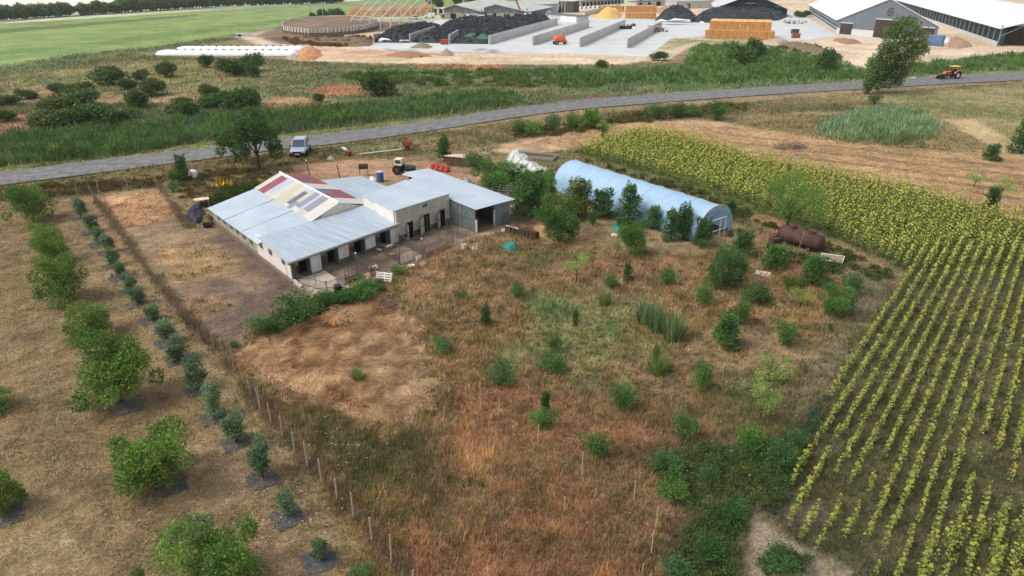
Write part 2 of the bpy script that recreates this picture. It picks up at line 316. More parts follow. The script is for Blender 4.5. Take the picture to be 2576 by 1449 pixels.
reg([(1640,1140),(1760,1110),(1900,1120),(1980,1080),(2010,1160),(1960,1260),(1890,1340),(1860,1500),(1650,1500),(1700,1350),(1780,1260),(1700,1200)],(84,96,56),(108,104,62),.8,.6,1.2,.3,1.3)
spot(1740,1230,140,90,(118,92,76),(96,80,64),ns=.7,gh=.12,gd=.4,wander=.8,soft=.5)
# --- sunflower field soil
SF=[(2010,1140),(2090,980),(2160,840),(2280,690),(2240,670),(2110,608),(2078,590),(1830,500),(1640,440),(1440,385),(1520,352),(1600,334),(1690,338),(1900,402),(2250,468),(2576,556),(3000,680),(3200,1700),(2150,1700),(2050,1480),(1960,1330),(1950,1290)]
reg(SF,(106,98,60),(86,84,50),1.0,.4,.4,.18,.8)
reg([(1440,385),(1600,334),(1900,402),(2576,556),(3000,680),(3000,790),(2576,700),(2280,668),(2078,590)],(100,104,44),(84,92,40),1.5,.4,.3,.3,.6)
reg([(1870,1340),(1900,1290),(1960,1340),(2080,1400),(2200,1500),(2000,1560),(1840,1560),(1880,1440)],(160,142,116),(140,122,96),1.0,.35,.6,.04,.12)
spot(1965,1410,150,60,(72,92,52),(88,96,54),ns=.7,gh=.25,gd=1.5,wander=.7,soft=.3)
spot(2020,1300,90,70,(112,98,76),(92,86,60),ns=.7,gh=.1,gd=.4,wander=.8,soft=.4)
HARD=[wp(p) for p in ([(-700,515),(0,432),(500,372),(850,332),(1280,272),(1700,232),(2150,204),(2576,180),(3400,142),(3400,162),(2576,204),(2150,228),(1700,258),(1280,301),(850,364),(500,406),(0,470),(-700,572)],
 [(897,121),(1476,137),(1628,143.5),(1690,97),(1771,92),(1952,100),(2035,101),(2108,92),(2330,112),(2352,108),(2200,60),(2010,20),(1600,20),(1240,30),(1060,58),(942,98)],
 [(540,560),(530,520),(660,440),(980,450),(1290,500),(1290,560),(1200,575),(1000,605),(975,650),(740,722)],[(1395,470),(1440,440),(1836,560),(1836,590),(1750,615)])]
for pl_ in ([(228,488),(300,590),(392,715),(470,812),(540,880),(655,1030),(742,1140),(890,1306),(1040,1500)],[(395,470),(430,518),(472,574)]):
    reg(pl_+[(x+10+ (y-480)*.02,y-3) for x,y in pl_[::-1]],(122,100,68),(96,84,54),.6,.3,.25,.45,1.5)
def field(X,Y,full=True):
    """colour (linear), grass height and density of the ground at X,Y"""
    X=np.asarray(X,float); Y=np.asarray(Y,float); n0=fbm(X,Y,4.0,4,1)[...,None]
    col=np.array(BASE[0])*n0+np.array(BASE[1])*(1-n0); gh=np.full(X.shape,.15); gd=np.full(X.shape,.4)
    wn=(fbm(X,Y,2.2,3,3)-.5)*2; wn2=(fbm(X,Y,.6,2,9)-.5)*2
    for poly,a,b,ns,soft,wander,h_,d_ in REG:
        mg=soft+wander+1; m=(X>poly[:,0].min()-mg)&(X<poly[:,0].max()+mg)&(Y>poly[:,1].min()-mg)&(Y<poly[:,1].max()+mg)
        if not m.any(): continue
        x,y=X[m],Y[m]; d=sdist(x,y,poly)+wn[m]*wander+wn2[m]*wander*.45
        w=np.clip(d/soft*.5+.5,0,1); t=np.clip((fbm(x,y,ns,4,5)-.5)*2.6+.5,0,1)[:,None]
        c=np.array(a)*(1-t)+np.array(b)*t; w1=w[:,None]
        col[m]=col[m]*(1-w1)+c*w1; gh[m]=gh[m]*(1-w)+h_*w; gd[m]=gd[m]*(1-w)+d_*w
    for hp in HARD:
        m=(Y>hp[:,1].min()-1)&(Y<hp[:,1].max()+1); dd_=sdist(X[m],Y[m],hp); gd[m]=np.where(dd_>(.15+.9*fbm(X[m],Y[m],2.5,2,61) if hp is HARD[0] else -.15),0,gd[m])
    v=(.70+.6*fbm(X,Y,.8,3,21))[...,None]*(.86+.28*fbm(X,Y,9.,2,33))[...,None]
    lum=(col@np.array([.3,.6,.1]))[...,None]; col=lum+(col-lum)*.74
    return col*v*1.24,gh,gd
ys=[12.0]
while ys[-1]<60: ys.append(ys[-1]+.17+ (ys[-1]-12)*.0035)
while ys[-1]<2600: ys.append(ys[-1]*1.0065)
ys=np.array([-80,-20,0]+ys+[6000.]); k=np.linspace(-1,1,701); xs=np.sinh(k*4.2)/np.sinh(4.2)*900; xs=np.concatenate([[-5000],xs,[5000]])
GX,GY=np.meshgrid(xs,ys); gc,_,_=field(GX,GY)
GZ=(fbm(GX,GY,5.,3,2)-.5)*.10*np.clip((GY-5)/10,0,1)*(GY<200)
flat=np.clip(-sdist(GX,GY,wp([(520,560),(640,470),(1000,400),(1330,530),(1330,600),(1100,680),(800,760),(740,740)]))/3,0,1); GZ=GZ*flat-.03
me=bpy.data.meshes.new('ground'); nv=GX.size; me.vertices.add(nv); me.vertices.foreach_set('co',np.stack([GX,GY,GZ],-1).astype(np.float32).ravel())
ny,nx=GX.shape; idx=np.arange(nv).reshape(ny,nx); q=np.stack([idx[:-1,:-1],idx[:-1,1:],idx[1:,1:],idx[1:,:-1]],-1).reshape(-1,4)
me.loops.add(q.size); me.loops.foreach_set('vertex_index',q.ravel().astype(np.int32)); me.polygons.add(len(q))
me.polygons.foreach_set('loop_start',np.arange(0,q.size,4,dtype=np.int32)); me.polygons.foreach_set('loop_total',np.full(len(q),4,np.int32)); me.polygons.foreach_set('use_smooth',np.ones(len(q),bool)); me.update(calc_edges=True)
a=me.color_attributes.new('Col','FLOAT_COLOR','POINT'); cc=np.ones((nv,4),np.float32); cc[:,:3]=gc.reshape(-1,3); a.data.foreach_set('color',cc.ravel())
def ground_mat():
    m=bpy.data.materials.new('ground'); m.use_nodes=True; n=m.node_tree; N=n.nodes; b=N['Principled BSDF']; b.inputs['Roughness'].default_value=.95; b.inputs['Specular IOR Level'].default_value=.1
    at=N.new('ShaderNodeAttribute'); at.attribute_name='Col'; tc=N.new('ShaderNodeTexCoord')
    def nz(s,d,r=.7):
        q=N.new('ShaderNodeTexNoise'); q.inputs['Scale'].default_value=s; q.inputs['Detail'].default_value=d; q.inputs['Roughness'].default_value=r; n.links.new(tc.outputs['Object'],q.inputs['Vector']); return q
    n1=nz(7,8,.8); n2=nz(.9,6,.7)
    mr=N.new('ShaderNodeMapRange'); mr.inputs['From Min'].default_value=.32; mr.inputs['From Max'].default_value=.68; mr.inputs['To Min'].default_value=.42; mr.inputs['To Max'].default_value=1.75; n.links.new(n1.outputs[0],mr.inputs[0])
    m2=N.new('ShaderNodeMapRange'); m2.inputs['From Min'].default_value=.3; m2.inputs['From Max'].default_value=.7; m2.inputs['To Min'].default_value=.75; m2.inputs['To Max'].default_value=1.22; n.links.new(n2.outputs[0],m2.inputs[0])
    mu=N.new('ShaderNodeMath'); mu.operation='MULTIPLY'; n.links.new(mr.outputs[0],mu.inputs[0]); n.links.new(m2.outputs[0],mu.inputs[1])
    n3=nz(3.2,7,.85); m3=N.new('ShaderNodeMapRange'); m3.inputs['From Min'].default_value=.52; m3.inputs['From Max'].default_value=.66; m3.inputs['To Max'].default_value=.55; n.links.new(n3.outputs[0],m3.inputs[0])
    wm=N.new('ShaderNodeMix'); wm.data_type='RGBA'; wm.blend_type='MULTIPLY'; n.links.new(m3.outputs[0],wm.inputs[0]); n.links.new(at.outputs[0],wm.inputs[6]); wm.inputs[7].default_value=(1.9,1.65,1.25,1)
    vm=N.new('ShaderNodeVectorMath'); vm.operation='SCALE'; n.links.new(wm.outputs[2],vm.inputs[0]); n.links.new(mu.outputs[0],vm.inputs['Scale']); n.links.new(vm.outputs[0],b.inputs['Base Color'])
    bm=N.new('ShaderNodeBump'); bm.inputs['Distance'].default_value=.12; bm.inputs['Strength'].default_value=.8; n.links.new(n1.outputs[0],bm.inputs['Height']); n.links.new(bm.outputs[0],b.inputs['Normal']); return m
me.materials.append(ground_mat()); g=bpy.data.objects.new('ground',me); C.objects.link(g); tag(g,kind='structure')
# ---------------------------------------------------------------- grass, reeds and weeds as blades
MBL=mat('blade',(1,1,1),.9,.0,3,attr=True,tr=.25,spec=.05)
def blades(name,X,Y,h,w,col,nb=4,spread=.12,lean=.5,z=0,bend=True):
    n=len(X); k=nb; x=np.repeat(X,k)+rng.normal(0,1,n*k)*np.repeat(spread,k); y=np.repeat(Y,k)+rng.normal(0,1,n*k)*np.repeat(spread,k)
    hh=np.repeat(h,k)*rng.uniform(.5,1.15,n*k); ww=np.repeat(w,k)*rng.uniform(.7,1.3,n*k); a=rng.uniform(0,2*np.pi,n*k); l=rng.uniform(0,1,n*k)*lean
    dx,dy=np.cos(a),np.sin(a); px,py=-np.sin(a+rng.uniform(-1,1,n*k)),np.cos(a)
    b0=np.stack([x-px*ww,y-py*ww,np.full_like(x,z)-.02],-1); b1=np.stack([x+px*ww,y+py*ww,np.full_like(x,z)-.02],-1)
    t=np.stack([x+dx*l*hh,y+dy*l*hh,z+hh*np.sqrt(np.maximum(.05,1-l*l*.8))],-1)
    c=np.repeat(col,k,0)*rng.uniform(.6,1.45,(n*k,1))
    o=fastmesh(name,np.stack([b0,b1,t],1).reshape(-1,3),3,c,MBL); tag(o,kind='stuff'); return o
def scatter(n,y0,y1,spread=1.08):
    """points over the open land: random in metres, denser where the land is near"""
    Y=np.sqrt(rng.uniform(y0**2,y1**2,n)); X=rng.uniform(-1,1,n)*(Y*.84+9)*spread; return X,Y
def grass_layer(name,n,y0,y1,w,hs=1.0,thr=.12,nb=4,lean=.6,spread=.12):
    X,Y=scatter(n,y0,y1); c,h_,d_=field(X,Y); keep=(rng.uniform(0,1,n)<d_*(.35+1.1*fbm(X,Y,1.7,3,44)))&(d_>.08); X,Y,c,h_=X[keep],Y[keep],c[keep],h_[keep]
    return blades(name,X,Y,h_*hs*rng.uniform(.6,1.5,len(X)),np.full(len(X),w),c*1.34,nb,np.full(len(X),spread),lean)
t1=grass_layer('meadow_grass',120000,15,34,.016,spread=.1); tag(t1,'dry brown meadow grass near the front',kind='stuff')
t2=grass_layer('meadow_grass',110000,34,70,.03,spread=.16); tag(t2,'dry grass across the middle of the meadow',kind='stuff')
t3=grass_layer('rough_grass',60000,70,130,.06,nb=4,spread=.35); tag(t3,'rough grass along the road verges',kind='stuff')
t4=grass_layer('marsh_grass',60000,100,260,.12,nb=4,spread=.7); tag(t4,'marsh grass and low weeds beyond the road',kind='stuff')

def clumps(name,label,n,y0,y1,w,per=16):
    X,Y=scatter(n,y0,y1); c,h_,d_=field(X,Y); k=(rng.uniform(0,1,n)<d_)&(h_>.1); X,Y,c,h_=X[k],Y[k],c[k],h_[k]; m=len(X)
    q=rng.uniform(0,1,(m,1)); f=np.where(q<.4,np.array([.62,.66,.5]),np.where(q<.75,np.array([1.55,1.4,1.1]),np.array([.8,1.12,.55])))
    o=blades(name,X,Y,h_*rng.uniform(1.2,2.0,m),np.full(m,w),c*f*1.18,per,rng.uniform(.06,.2,m)*(w/.018)**.5,.75); tag(o,label,kind='stuff')
clumps('grass_tufts','taller light and dark tufts standing in the near meadow',9000,15,45,.018); clumps('grass_tufts','taller light and dark tufts standing in the far meadow',9000,45,100,.035,12)
# flattened straw lying in swirls
def lying(name,label,poly,n,L,w,ca,cb,sc1=2.5,z=.08):
    q=wp(poly); x0,y0=q.min(0);x1,y1=q.max(0); X=rng.uniform(x0,x1,n*3); Y=rng.uniform(y0,y1,n*3); k=sdist(X,Y,q)+(fbm(X,Y,1.2,3,6)-.55)*4+rng.normal(0,.35,len(X))>0.2; X,Y=X[k][:n],Y[k][:n]; m=len(X)
    a=fbm(X,Y,sc1,2,88)*17+rng.normal(0,.35,m); l=L*rng.uniform(.5,1.3,m); zz=z+.25*fbm(X,Y,.7,2,12)*rng.uniform(.4,1,m)
    b0=np.stack([X-np.sin(a)*w,Y+np.cos(a)*w,zz*.5],-1); b1=np.stack([X+np.sin(a)*w,Y-np.cos(a)*w,zz*.5],-1); t=np.stack([X+np.cos(a)*l,Y+np.sin(a)*l,zz],-1)
    tt=np.clip(fbm(X,Y,.9,3,41)*1.6-.3,0,1)[:,None]; c=(np.array(lin(*ca))*(1-tt)+np.array(lin(*cb))*tt)*rng.uniform(.5,1.55,(m,1)); tag(fastmesh(name,np.stack([b0,b1,t],1).reshape(-1,3),3,c,MBL),label,kind='stuff')
lying('flattened_straw','pale flattened straw lying in swirls below the hedge',[(600,905),(690,830),(810,770),(960,740),(1030,800),(1060,920),(1100,1010),(1040,1080),(930,1060),(760,1000),(680,955)],44000,.5,.022,(222,184,138),(132,96,66),1.6)
lying('flattened_straw','grey straw swirls in the right half of the straw patch',[(900,830),(1000,800),(1060,920),(1100,1010),(1040,1070),(930,1040),(900,950)],9000,.6,.02,(206,186,150),(156,128,94),1.6)
lying('mown_hay','loose mown hay over the field at upper right',[(1300,352),(1600,305),(1900,320),(2350,372),(2700,400),(2700,620),(2250,470),(1900,405),(1600,338),(1440,380)],16000,.9,.04,(214,178,126),(168,136,92),9,.02)
lying('orchard_hay','dry mown grass lying in the orchard',[(-100,560),(160,520),(330,740),(520,960),(740,1290),(850,1500),(-300,1600)],60000,.3,.011,(190,168,120),(134,116,78),1.5,.02)
def weeds(name,label,poly,n,h,r,L,Wd,ca,cb,dens=None,seed=1,up=.5):
    g=np.random.default_rng(seed); q=wp(poly); x0,y0=q.min(0);x1,y1=q.max(0); nc=max(4,n//90); X=g.uniform(x0,x1,nc*5); Y=g.uniform(y0,y1,nc*5); k=sdist(X,Y,q)>r*.3; X,Y=X[k][:nc],Y[k][:nc]; nc=len(X); ci=g.integers(0,nc,n)
    d=g.normal(size=(n,3)); d/=np.linalg.norm(d,axis=1)[:,None]; d[:,2]=np.abs(d[:,2]); rr=r*g.uniform(.5,1.4,nc)[ci]; hh=h*g.uniform(.35,1.25,nc)[ci]*(.6+.8*fbm(X,Y,h*5,2,4))[ci]; s=g.uniform(.45,1.05,n)
    c=np.stack([X[ci]+d[:,0]*rr*s,Y[ci]+d[:,1]*rr*s,.02+d[:,2]*hh*s],1); a=d+g.normal(size=(n,3))*.6+np.array([0,0,up]); a/=np.linalg.norm(a,axis=1)[:,None]; b=np.cross(a,g.normal(size=(n,3))); b/=np.linalg.norm(b,axis=1)[:,None]
    l=L*g.uniform(.6,1.3,n)[:,None]; w=Wd*g.uniform(.6,1.3,n)[:,None]; V=np.stack([c-a*l/2,c+b*w/2,c+a*l/2,c-b*w/2],1).reshape(-1,3); V[:,2]=np.maximum(V[:,2],0)
    t=np.clip(g.uniform(0,1,nc)[ci]*.7+g.uniform(0,.4,n),0,1)[:,None]; col=(np.array(lin(*ca))*(1-t)+np.array(lin(*cb))*t)*g.uniform(.7,1.3,(n,1)); tag(fastmesh(name,V,4,col,MBL),label,kind='stuff')
TH_=[(1660,1150),(1760,1120),(1880,1130),(1990,1075),(2020,1150),(1965,1270),(1900,1300),(1860,1400),(1870,1500),(1650,1500),(1700,1400),(1740,1310),(1660,1230)]
weeds('weed_thicket','dark green weed thicket filling the corner by the sandy path',TH_,40000,.6,.34,.11,.045,(64,94,50),(112,132,72),seed=2)
weeds('weed_thicket','blue-green weeds along the first sunflower row',[(1920,1200),(1990,1090),(2060,1000),(2090,1000),(2040,1120),(1975,1290),(1930,1310)],14000,.4,.3,.1,.045,(62,88,62),(104,124,88),seed=3)
weeds('path_weeds','low green weeds growing in the sandy path',[(1900,1400),(1960,1375),(2040,1400),(2020,1440),(1920,1450)],7000,.2,.22,.08,.035,(60,86,44),(100,116,62),seed=4)
weeds('roadside_reeds','green reed band on the far side of the road',[(-150,440),(0,420),(300,392),(540,352),(720,335),(1000,300),(1310,262),(1285,228),(980,262),(700,290),(400,310),(160,334),(0,350),(-150,390)],60000,1.7,1.1,.7,.16,(72,108,54),(122,146,74),seed=5,up=1.2)
weeds('marsh_reeds','green reeds between the farm yard and the road',[(1350,192),(1720,175),(1750,116),(1830,114),(2000,134),(2180,178),(2320,163),(2576,136),(2900,124),(2900,158),(2576,174),(2400,184),(2250,193),(2120,203),(1900,210),(1600,212),(1400,208)],60000,1.6,1.5,.9,.2,(72,110,52),(122,148,74),seed=6,up=1.2)
weeds('marsh_reeds','patches of low green reed in the middle marsh',[(860,190),(1100,180),(1500,175),(1560,205),(1480,222),(1000,215),(860,212)],20000,.9,1.5,.8,.18,(72,104,50),(112,132,62),seed=7,up=1.0)
weeds('pond_reeds','pale green reeds of the round pond in the mown field',[(2080,335),(2120,300),(2200,285),(2290,295),(2350,322),(2340,352),(2240,366),(2130,358)],22000,1.9,1.0,.75,.12,(104,144,88),(162,176,124),seed=8,up=1.6)
weeds('verge_weeds','rough brown-green weeds along the near road verge',[(1290,330),(1500,300),(1700,272),(1900,258),(1890,278),(1700,298),(1500,330),(1300,352)],18000,.8,.7,.4,.12,(84,88,52),(124,114,68),seed=9)
weeds('verge_weeds','brown weeds along the verge above the paddock',[(0,480),(200,462),(400,448),(640,420),(640,436),(400,466),(200,490),(0,510)],14000,.6,.5,.3,.08,(96,88,50),(132,112,68),seed=10)
weeds('yard_weeds','green weeds behind the low shed',[(500,520),(560,480),(640,462),(690,455),(640,478),(545,524)],12000,.6,.4,.2,.07,(60,88,48),(98,114,58),seed=11)
weeds('yard_weeds','dull weeds between the verge and the low shed',[(440,470),(520,430),(640,425),(700,438),(640,462),(520,500),(450,500)],12000,.4,.4,.2,.06,(90,90,50),(126,110,64),seed=12)
weeds('yard_weeds','dark weeds along the rear side of the greenhouse',[(1450,395),(1500,410),(1700,460),(1860,520),(1990,590),(2080,610),(2260,690),(2220,720),(2060,640),(1900,560),(1700,480),(1480,410)],24000,.45,.45,.2,.07,(78,92,50),(116,116,64),seed=13)
weeds('yard_weeds','weeds around the foot of the rusty tank',[(1930,620),(1990,636),(2060,655),(2120,660),(2110,700),(2030,670),(1930,650)],12000,.5,.3,.13,.05,(62,78,44),(98,106,58),seed=14)
weeds('hedge_weeds','dark green weeds of the hedge below the pens',[(640,832),(700,790),(770,755),(830,745),(900,722),(965,705),(975,735),(900,765),(820,790),(740,825),(670,842)],15000,.55,.3,.12,.05,(50,84,46),(82,112,54),seed=15)
weeds('meadow_weeds','small green weeds scattered through the dry meadow',[(700,1010),(1100,840),(1330,620),(1700,660),(2150,700),(2080,980),(1900,1130),(1650,1150),(1500,1500),(1040,1500)],34000,.2,.2,.07,.03,(98,108,52),(134,132,70),seed=16)
weeds('crop_weeds','low weeds between the sunflower rows',[(2020,1170),(2250,740),(2576,740),(2900,900),(2900,1600),(2150,1500)],50000,.1,.2,.07,.03,(84,92,48),(112,110,62),seed=17)

weeds('bank_weeds','brown dry weeds on the bank below the slurry basin',[(700,96),(790,92),(940,92),(945,110),(860,120),(740,114)],16000,.8,1.2,.7,.2,(110,86,66),(140,112,84),seed=19)
weeds('soil_weeds','dull weeds on the soil bank by the farm track',[(1940,112),(2000,110),(2070,120),(2120,146),(2110,156),(2040,148),(1980,126)],7000,.8,1.2,.6,.2,(112,100,68),(86,92,54),seed=20)
# ================================================================ PLANTS
ML=mat('foliage',(1,1,1),.75,.0,3,attr=True,tr=.3,spec=.25,objcol=True)
MBARK=mat('bark',lin(96,80,62),.9,.3,8,bump=.02)
def leafcloud(lobes,n,L,Wd,cA,cB,shell=.55,up=.25,gaps=.0,seed=0,droop=0):
    """leaf-sized faces spread through a crown made of lobes (cx,cy,cz,rx,ry,rz)"""
    g=np.random.default_rng(seed+100); lo=np.array(lobes,float); vol=(lo[:,3]*lo[:,4]*lo[:,5])**(2/3); pr=vol/vol.sum()
    li=g.choice(len(lo),n,p=pr); d=g.normal(size=(n,3)); d/=np.linalg.norm(d,axis=1)[:,None]; r=shell+(1.06-shell)*g.uniform(0,1,n)**.6
    r*=1+.22*np.sin(d[:,0]*7+li)*np.sin(d[:,1]*6+2*li)*np.sin(d[:,2]*8+seed)+.1*g.normal(size=n)
    c=lo[li,:3]+d*lo[li,3:6]*r[:,None]
    # twig clusters: pull leaves towards random twig ends
    nt_=max(8,n//14); tw=c[g.choice(n,nt_)]; near=g.integers(0,nt_,n); w=g.uniform(0,.12,n)[:,None]
    sel=g.uniform(0,1,n)<.75
    d2=tw[near]-c; dist=np.linalg.norm(d2,axis=1); ok=sel&(dist<lo[:,3].mean()*.8); c[ok]+=d2[ok]*(.35+w[ok]*3)
    a=d*.8+g.normal(size=(n,3))*.7+np.array([0,0,up]); a[:,2]-=droop; a/=np.linalg.norm(a,axis=1)[:,None]
    b=np.cross(a,g.normal(size=(n,3))); b/=np.linalg.norm(b,axis=1)[:,None]
    Ls=L*g.uniform(.6,1.3,n)[:,None]; Ws=Wd*g.uniform(.6,1.3,n)[:,None]; c[:,2]=np.maximum(c[:,2],.02)
    V=np.stack([c-a*Ls/2,c+b*Ws/2,c+a*Ls/2,c-b*Ws/2],1).reshape(-1,3)
    lobt=g.uniform(0,1,len(lo))[li]; t=np.clip(lobt*.5+g.uniform(0,1,n)*.5+.15*np.sin(near*1.7),0,1)[:,None]
    col=np.array(cA)*(1-t)+np.array(cB)*t; col=col*g.uniform(.65,1.35,(n,1)); lum=(col@np.array([.3,.6,.1]))[:,None]; col=(lum+(col-lum)*.8)*1.2
    return V,col
DIM={}
def plant_proto(name,kind,seed):
    rd=random.Random(seed*31+5); g=rd.uniform; lobes=[]; mb=MB(); dk=1
    if kind=='walnut':     # h 3.4, w 3.6
        for i in range(11):
            a=i*2.4+g(0,.5); r=g(.35,1.25); z=g(.55,2.7); lobes.append((r*math.cos(a),r*math.sin(a),z,g(.5,.8),g(.5,.8),g(.4,.65)))
        for i in range(4):
            a=g(0,6.28); lobes.append((1.5*math.cos(a),1.5*math.sin(a),g(.7,2.1),.35,.35,.4))
        lobes.append((0,0,1.5,1.0,1.0,.9)); V,c=leafcloud(lobes,9500,.15,.065,lin(56,98,31),lin(110,148,46),.5,seed=seed)
        for a in (0,2.1,4.2): mb.tube([(0,0,.9),(.5*math.cos(a),.5*math.sin(a),1.5),(1.0*math.cos(a),1.0*math.sin(a),2.2)],[.06,.045,.02],5)
        mb.tube([(0,0,-.1),(.03,0,.5),(0,0,1.0),(.1,.05,2.0)],[.1,.08,.07,.03],7)
    elif kind=='sapling':  # h 1.9, w .8
        lobes=[(0,0,1.0,.26,.26,.6),(.06,.05,1.5,.18,.18,.45),(-.07,.03,.55,.25,.24,.35)]
        for i in range(5):
            a=g(0,6.28); lobes.append((.2*math.cos(a),.2*math.sin(a),g(.7,1.5),.1,.1,.25))
        V,c=leafcloud(lobes,2200,.09,.035,lin(63,91,55),lin(117,144,93),.3,up=.8,seed=seed)
        mb.tube([(0,0,-.05),(.01,0,.5),(0,.01,1.2)],[.03,.025,.01],5)
    elif kind=='shrub':    # h 1.5, w 1.8
        for i in range(8):
            a=i*2.4; r=g(.1,.55); lobes.append((r*math.cos(a),r*math.sin(a),g(.35,.95),g(.3,.45),g(.3,.45),g(.3,.5)))
        V,c=leafcloud(lobes,2200,.1,.045,lin(54,91,36),lin(99,139,53),.4,up=.6,seed=seed)
        for a in (0,1.6,3.1,4.7): mb.tube([(0,0,-.05),(.3*math.cos(a),.3*math.sin(a),.7)],[.03,.012],4)
    elif kind=='upright':  # h 3.6, w 2
        for i in range(9):
            a=i*2.4; z=.5+i*.3; r=g(.2,.5)*(1.3-i*.09); lobes.append((r*math.cos(a),r*math.sin(a),z,g(.35,.5),g(.35,.5),g(.4,.7)))
        for i in range(4):
            a=g(0,6.28); lobes.append((.45*math.cos(a),.45*math.sin(a),2.9+g(0,.4),.12,.12,.45))
        V,c=leafcloud(lobes,3600,.16,.075,lin(49,86,36),lin(97,134,55),.4,up=.7,seed=seed)
        mb.tube([(0,0,-.1),(.03,0,.8),(0,.05,2.6)],[.08,.06,.02],6)
        for a in (.5,2.6,4.4): mb.tube([(0,0,.7),(.4*math.cos(a),.4*math.sin(a),1.6)],[.04,.015],4)
    elif kind=='airy':     # h 2.2, w 1.6
        for i in range(8):
            a=i*2.4; r=g(.2,.55); lobes.append((r*math.cos(a),r*math.sin(a),g(.9,1.9),.32,.32,.35))
        V,c=leafcloud(lobes,1300,.1,.03,lin(97,134,48),lin(149,175,76),.1,up=.5,seed=seed)
        mb.tube([(0,0,-.05),(.02,0,.8),(0,0,1.7)],[.03,.025,.01],5)
        for a in (.3,1.8,3.3,4.9): mb.tube([(0,0,.7),(.45*math.cos(a),.45*math.sin(a),1.6)],[.02,.008],4)
    elif kind=='farbush':  # h 4, w 6
        for i in range(10):
            a=i*2.4; r=g(.3,2.0); lobes.append((r*math.cos(a),r*math.sin(a),g(.8,2.6),g(.9,1.4),g(.9,1.4),g(.8,1.3)))
        V,c=leafcloud(lobes,2600,.42,.22,lin(45,74,31),lin(85,115,46),.6,up=.4,seed=seed)
        for a in (0,2,4): mb.tube([(0,0,-.1),(.8*math.cos(a),.8*math.sin(a),1.8)],[.1,.04],5)
    elif kind=='belt':     # h 9, w 9
        for i in range(11):
            a=i*2.4; r=g(.3,3.0); lobes.append((r*math.cos(a),r*math.sin(a),g(2.2,7.0),g(1.3,2.2),g(1.3,2.2),g(1.3,2.1)))
        V,c=leafcloud(lobes,1500,1.0,.6,lin(74,103,63),lin(122,141,80),.6,up=.3,seed=seed)
        mb.tube([(0,0,-.1),(.1,0,2.5),(0,.1,5.5)],[.25,.2,.1],6)
        for a in (0,2,4): mb.tube([(0,0,2),(1.4*math.cos(a),1.4*math.sin(a),4.5)],[.12,.05],5)
    elif kind=='bigtree':  # h 7 w 8
        for i in range(16):
            a=i*2.4; r=g(.4,2.8); lobes.append((r*math.cos(a),r*math.sin(a),g(1.5,5.8),g(.9,1.45),g(.8,1.35),g(.7,1.1)))
        V,c=leafcloud(lobes,9000,.3,.15,lin(54,88,36),lin(94,127,50),.5,seed=seed)
        mb.tube([(0,0,-.1),(.1,0,1.4),(0,.1,3),(.2,0,5)],[.24,.18,.13,.05],8)
        for a in (.3,2.2,3.6,5.2): mb.tube([(0,0,1.5),(.9*math.cos(a),.9*math.sin(a),2.9),(2.0*math.cos(a),2.0*math.sin(a),4.2)],[.1,.07,.03],5)
    elif kind=='willow':   # fuzzy, h 5 w 5.5
        for i in range(14):
            a=i*2.4; r=g(.3,1.9); lobes.append((r*math.cos(a),r*math.sin(a),g(1.7,4.1),g(.7,1.0),g(.7,1.0),g(.6,.9)))
        V,c=leafcloud(lobes,11000,.15,.04,lin(70,108,38),lin(112,146,53),.1,up=.2,seed=seed)
        mb.tube([(0,0,-.1),(.05,0,1.0),(.1,.1,2.6),(0,0,4)],[.13,.1,.07,.02],7)
        for a in (.3,1.7,3.0,4.4,5.6): mb.tube([(0,0,1.0),(.8*math.cos(a),.8*math.sin(a),2.2),(1.5*math.cos(a),1.5*math.sin(a),3.2)],[.06,.04,.015],5)
    if kind=='grass':      # blade clump h 1 w 1.1
        g2=np.random.default_rng(seed); n=420; a=g2.uniform(0,6.28,n); r=.32*np.sqrt(g2.uniform(0,1,n)); x,y=r*np.cos(a),r*np.sin(a); hh=g2.uniform(.5,1.05,n); l=g2.uniform(.05,.6,n)
        ux,uy=np.cos(a+g2.normal(0,.6,n)),np.sin(a+g2.normal(0,.6,n)); wv=.022
        b0=np.stack([x-uy*wv,y+ux*wv,0*x],-1); b1=np.stack([x+uy*wv,y-ux*wv,0*x],-1); t=np.stack([x+ux*l*hh*.9,y+uy*l*hh*.9,hh*(1-.35*l)],-1); m=(b0+b1)/2*.3+t*.7; m[:,2]=hh*.75
        V=np.stack([b0,b1,t],1).reshape(-1,3); tt=g2.uniform(0,1,(n,1)); c=np.array(lin(88,108,70))*(1-tt)+np.array(lin(150,162,116))*tt
        return name,fastmesh('blades',V,3,c,ML,link=False),None
    rr_=np.hypot(V[:,0],V[:,1]); DIM[kind]=(max(DIM[kind][0]*.0,2*np.percentile(rr_,95)),np.percentile(V[:,2],99))
    me1=fastmesh('crown',V,4,c,ML,link=False); o=mb.build('trunk',MBARK,smooth=True); me2=o.data; bpy.data.objects.remove(o)
    return name,me1,me2
DIM.update(walnut=(3.5,3.3),sapling=(.85,1.9),shrub=(1.7,1.45),upright=(1.9,3.6),airy=(1.6,2.2),farbush=(5.6,3.9),belt=(9.5,8.8),bigtree=(8.0,6.8),willow=(5.3,5.0),grass=(1.3,1.0))
PRO={}
def proto(kind,i):
    nv_={'walnut':3,'sapling':4,'shrub':4,'upright':3,'airy':2,'farbush':3,'belt':4,'grass':3}.get(kind,1); i%=nv_
    if (kind,i) not in PRO: PRO[kind,i]=plant_proto(kind,kind,i+3*len(kind))
    return PRO[kind,i]
cnt=[0]
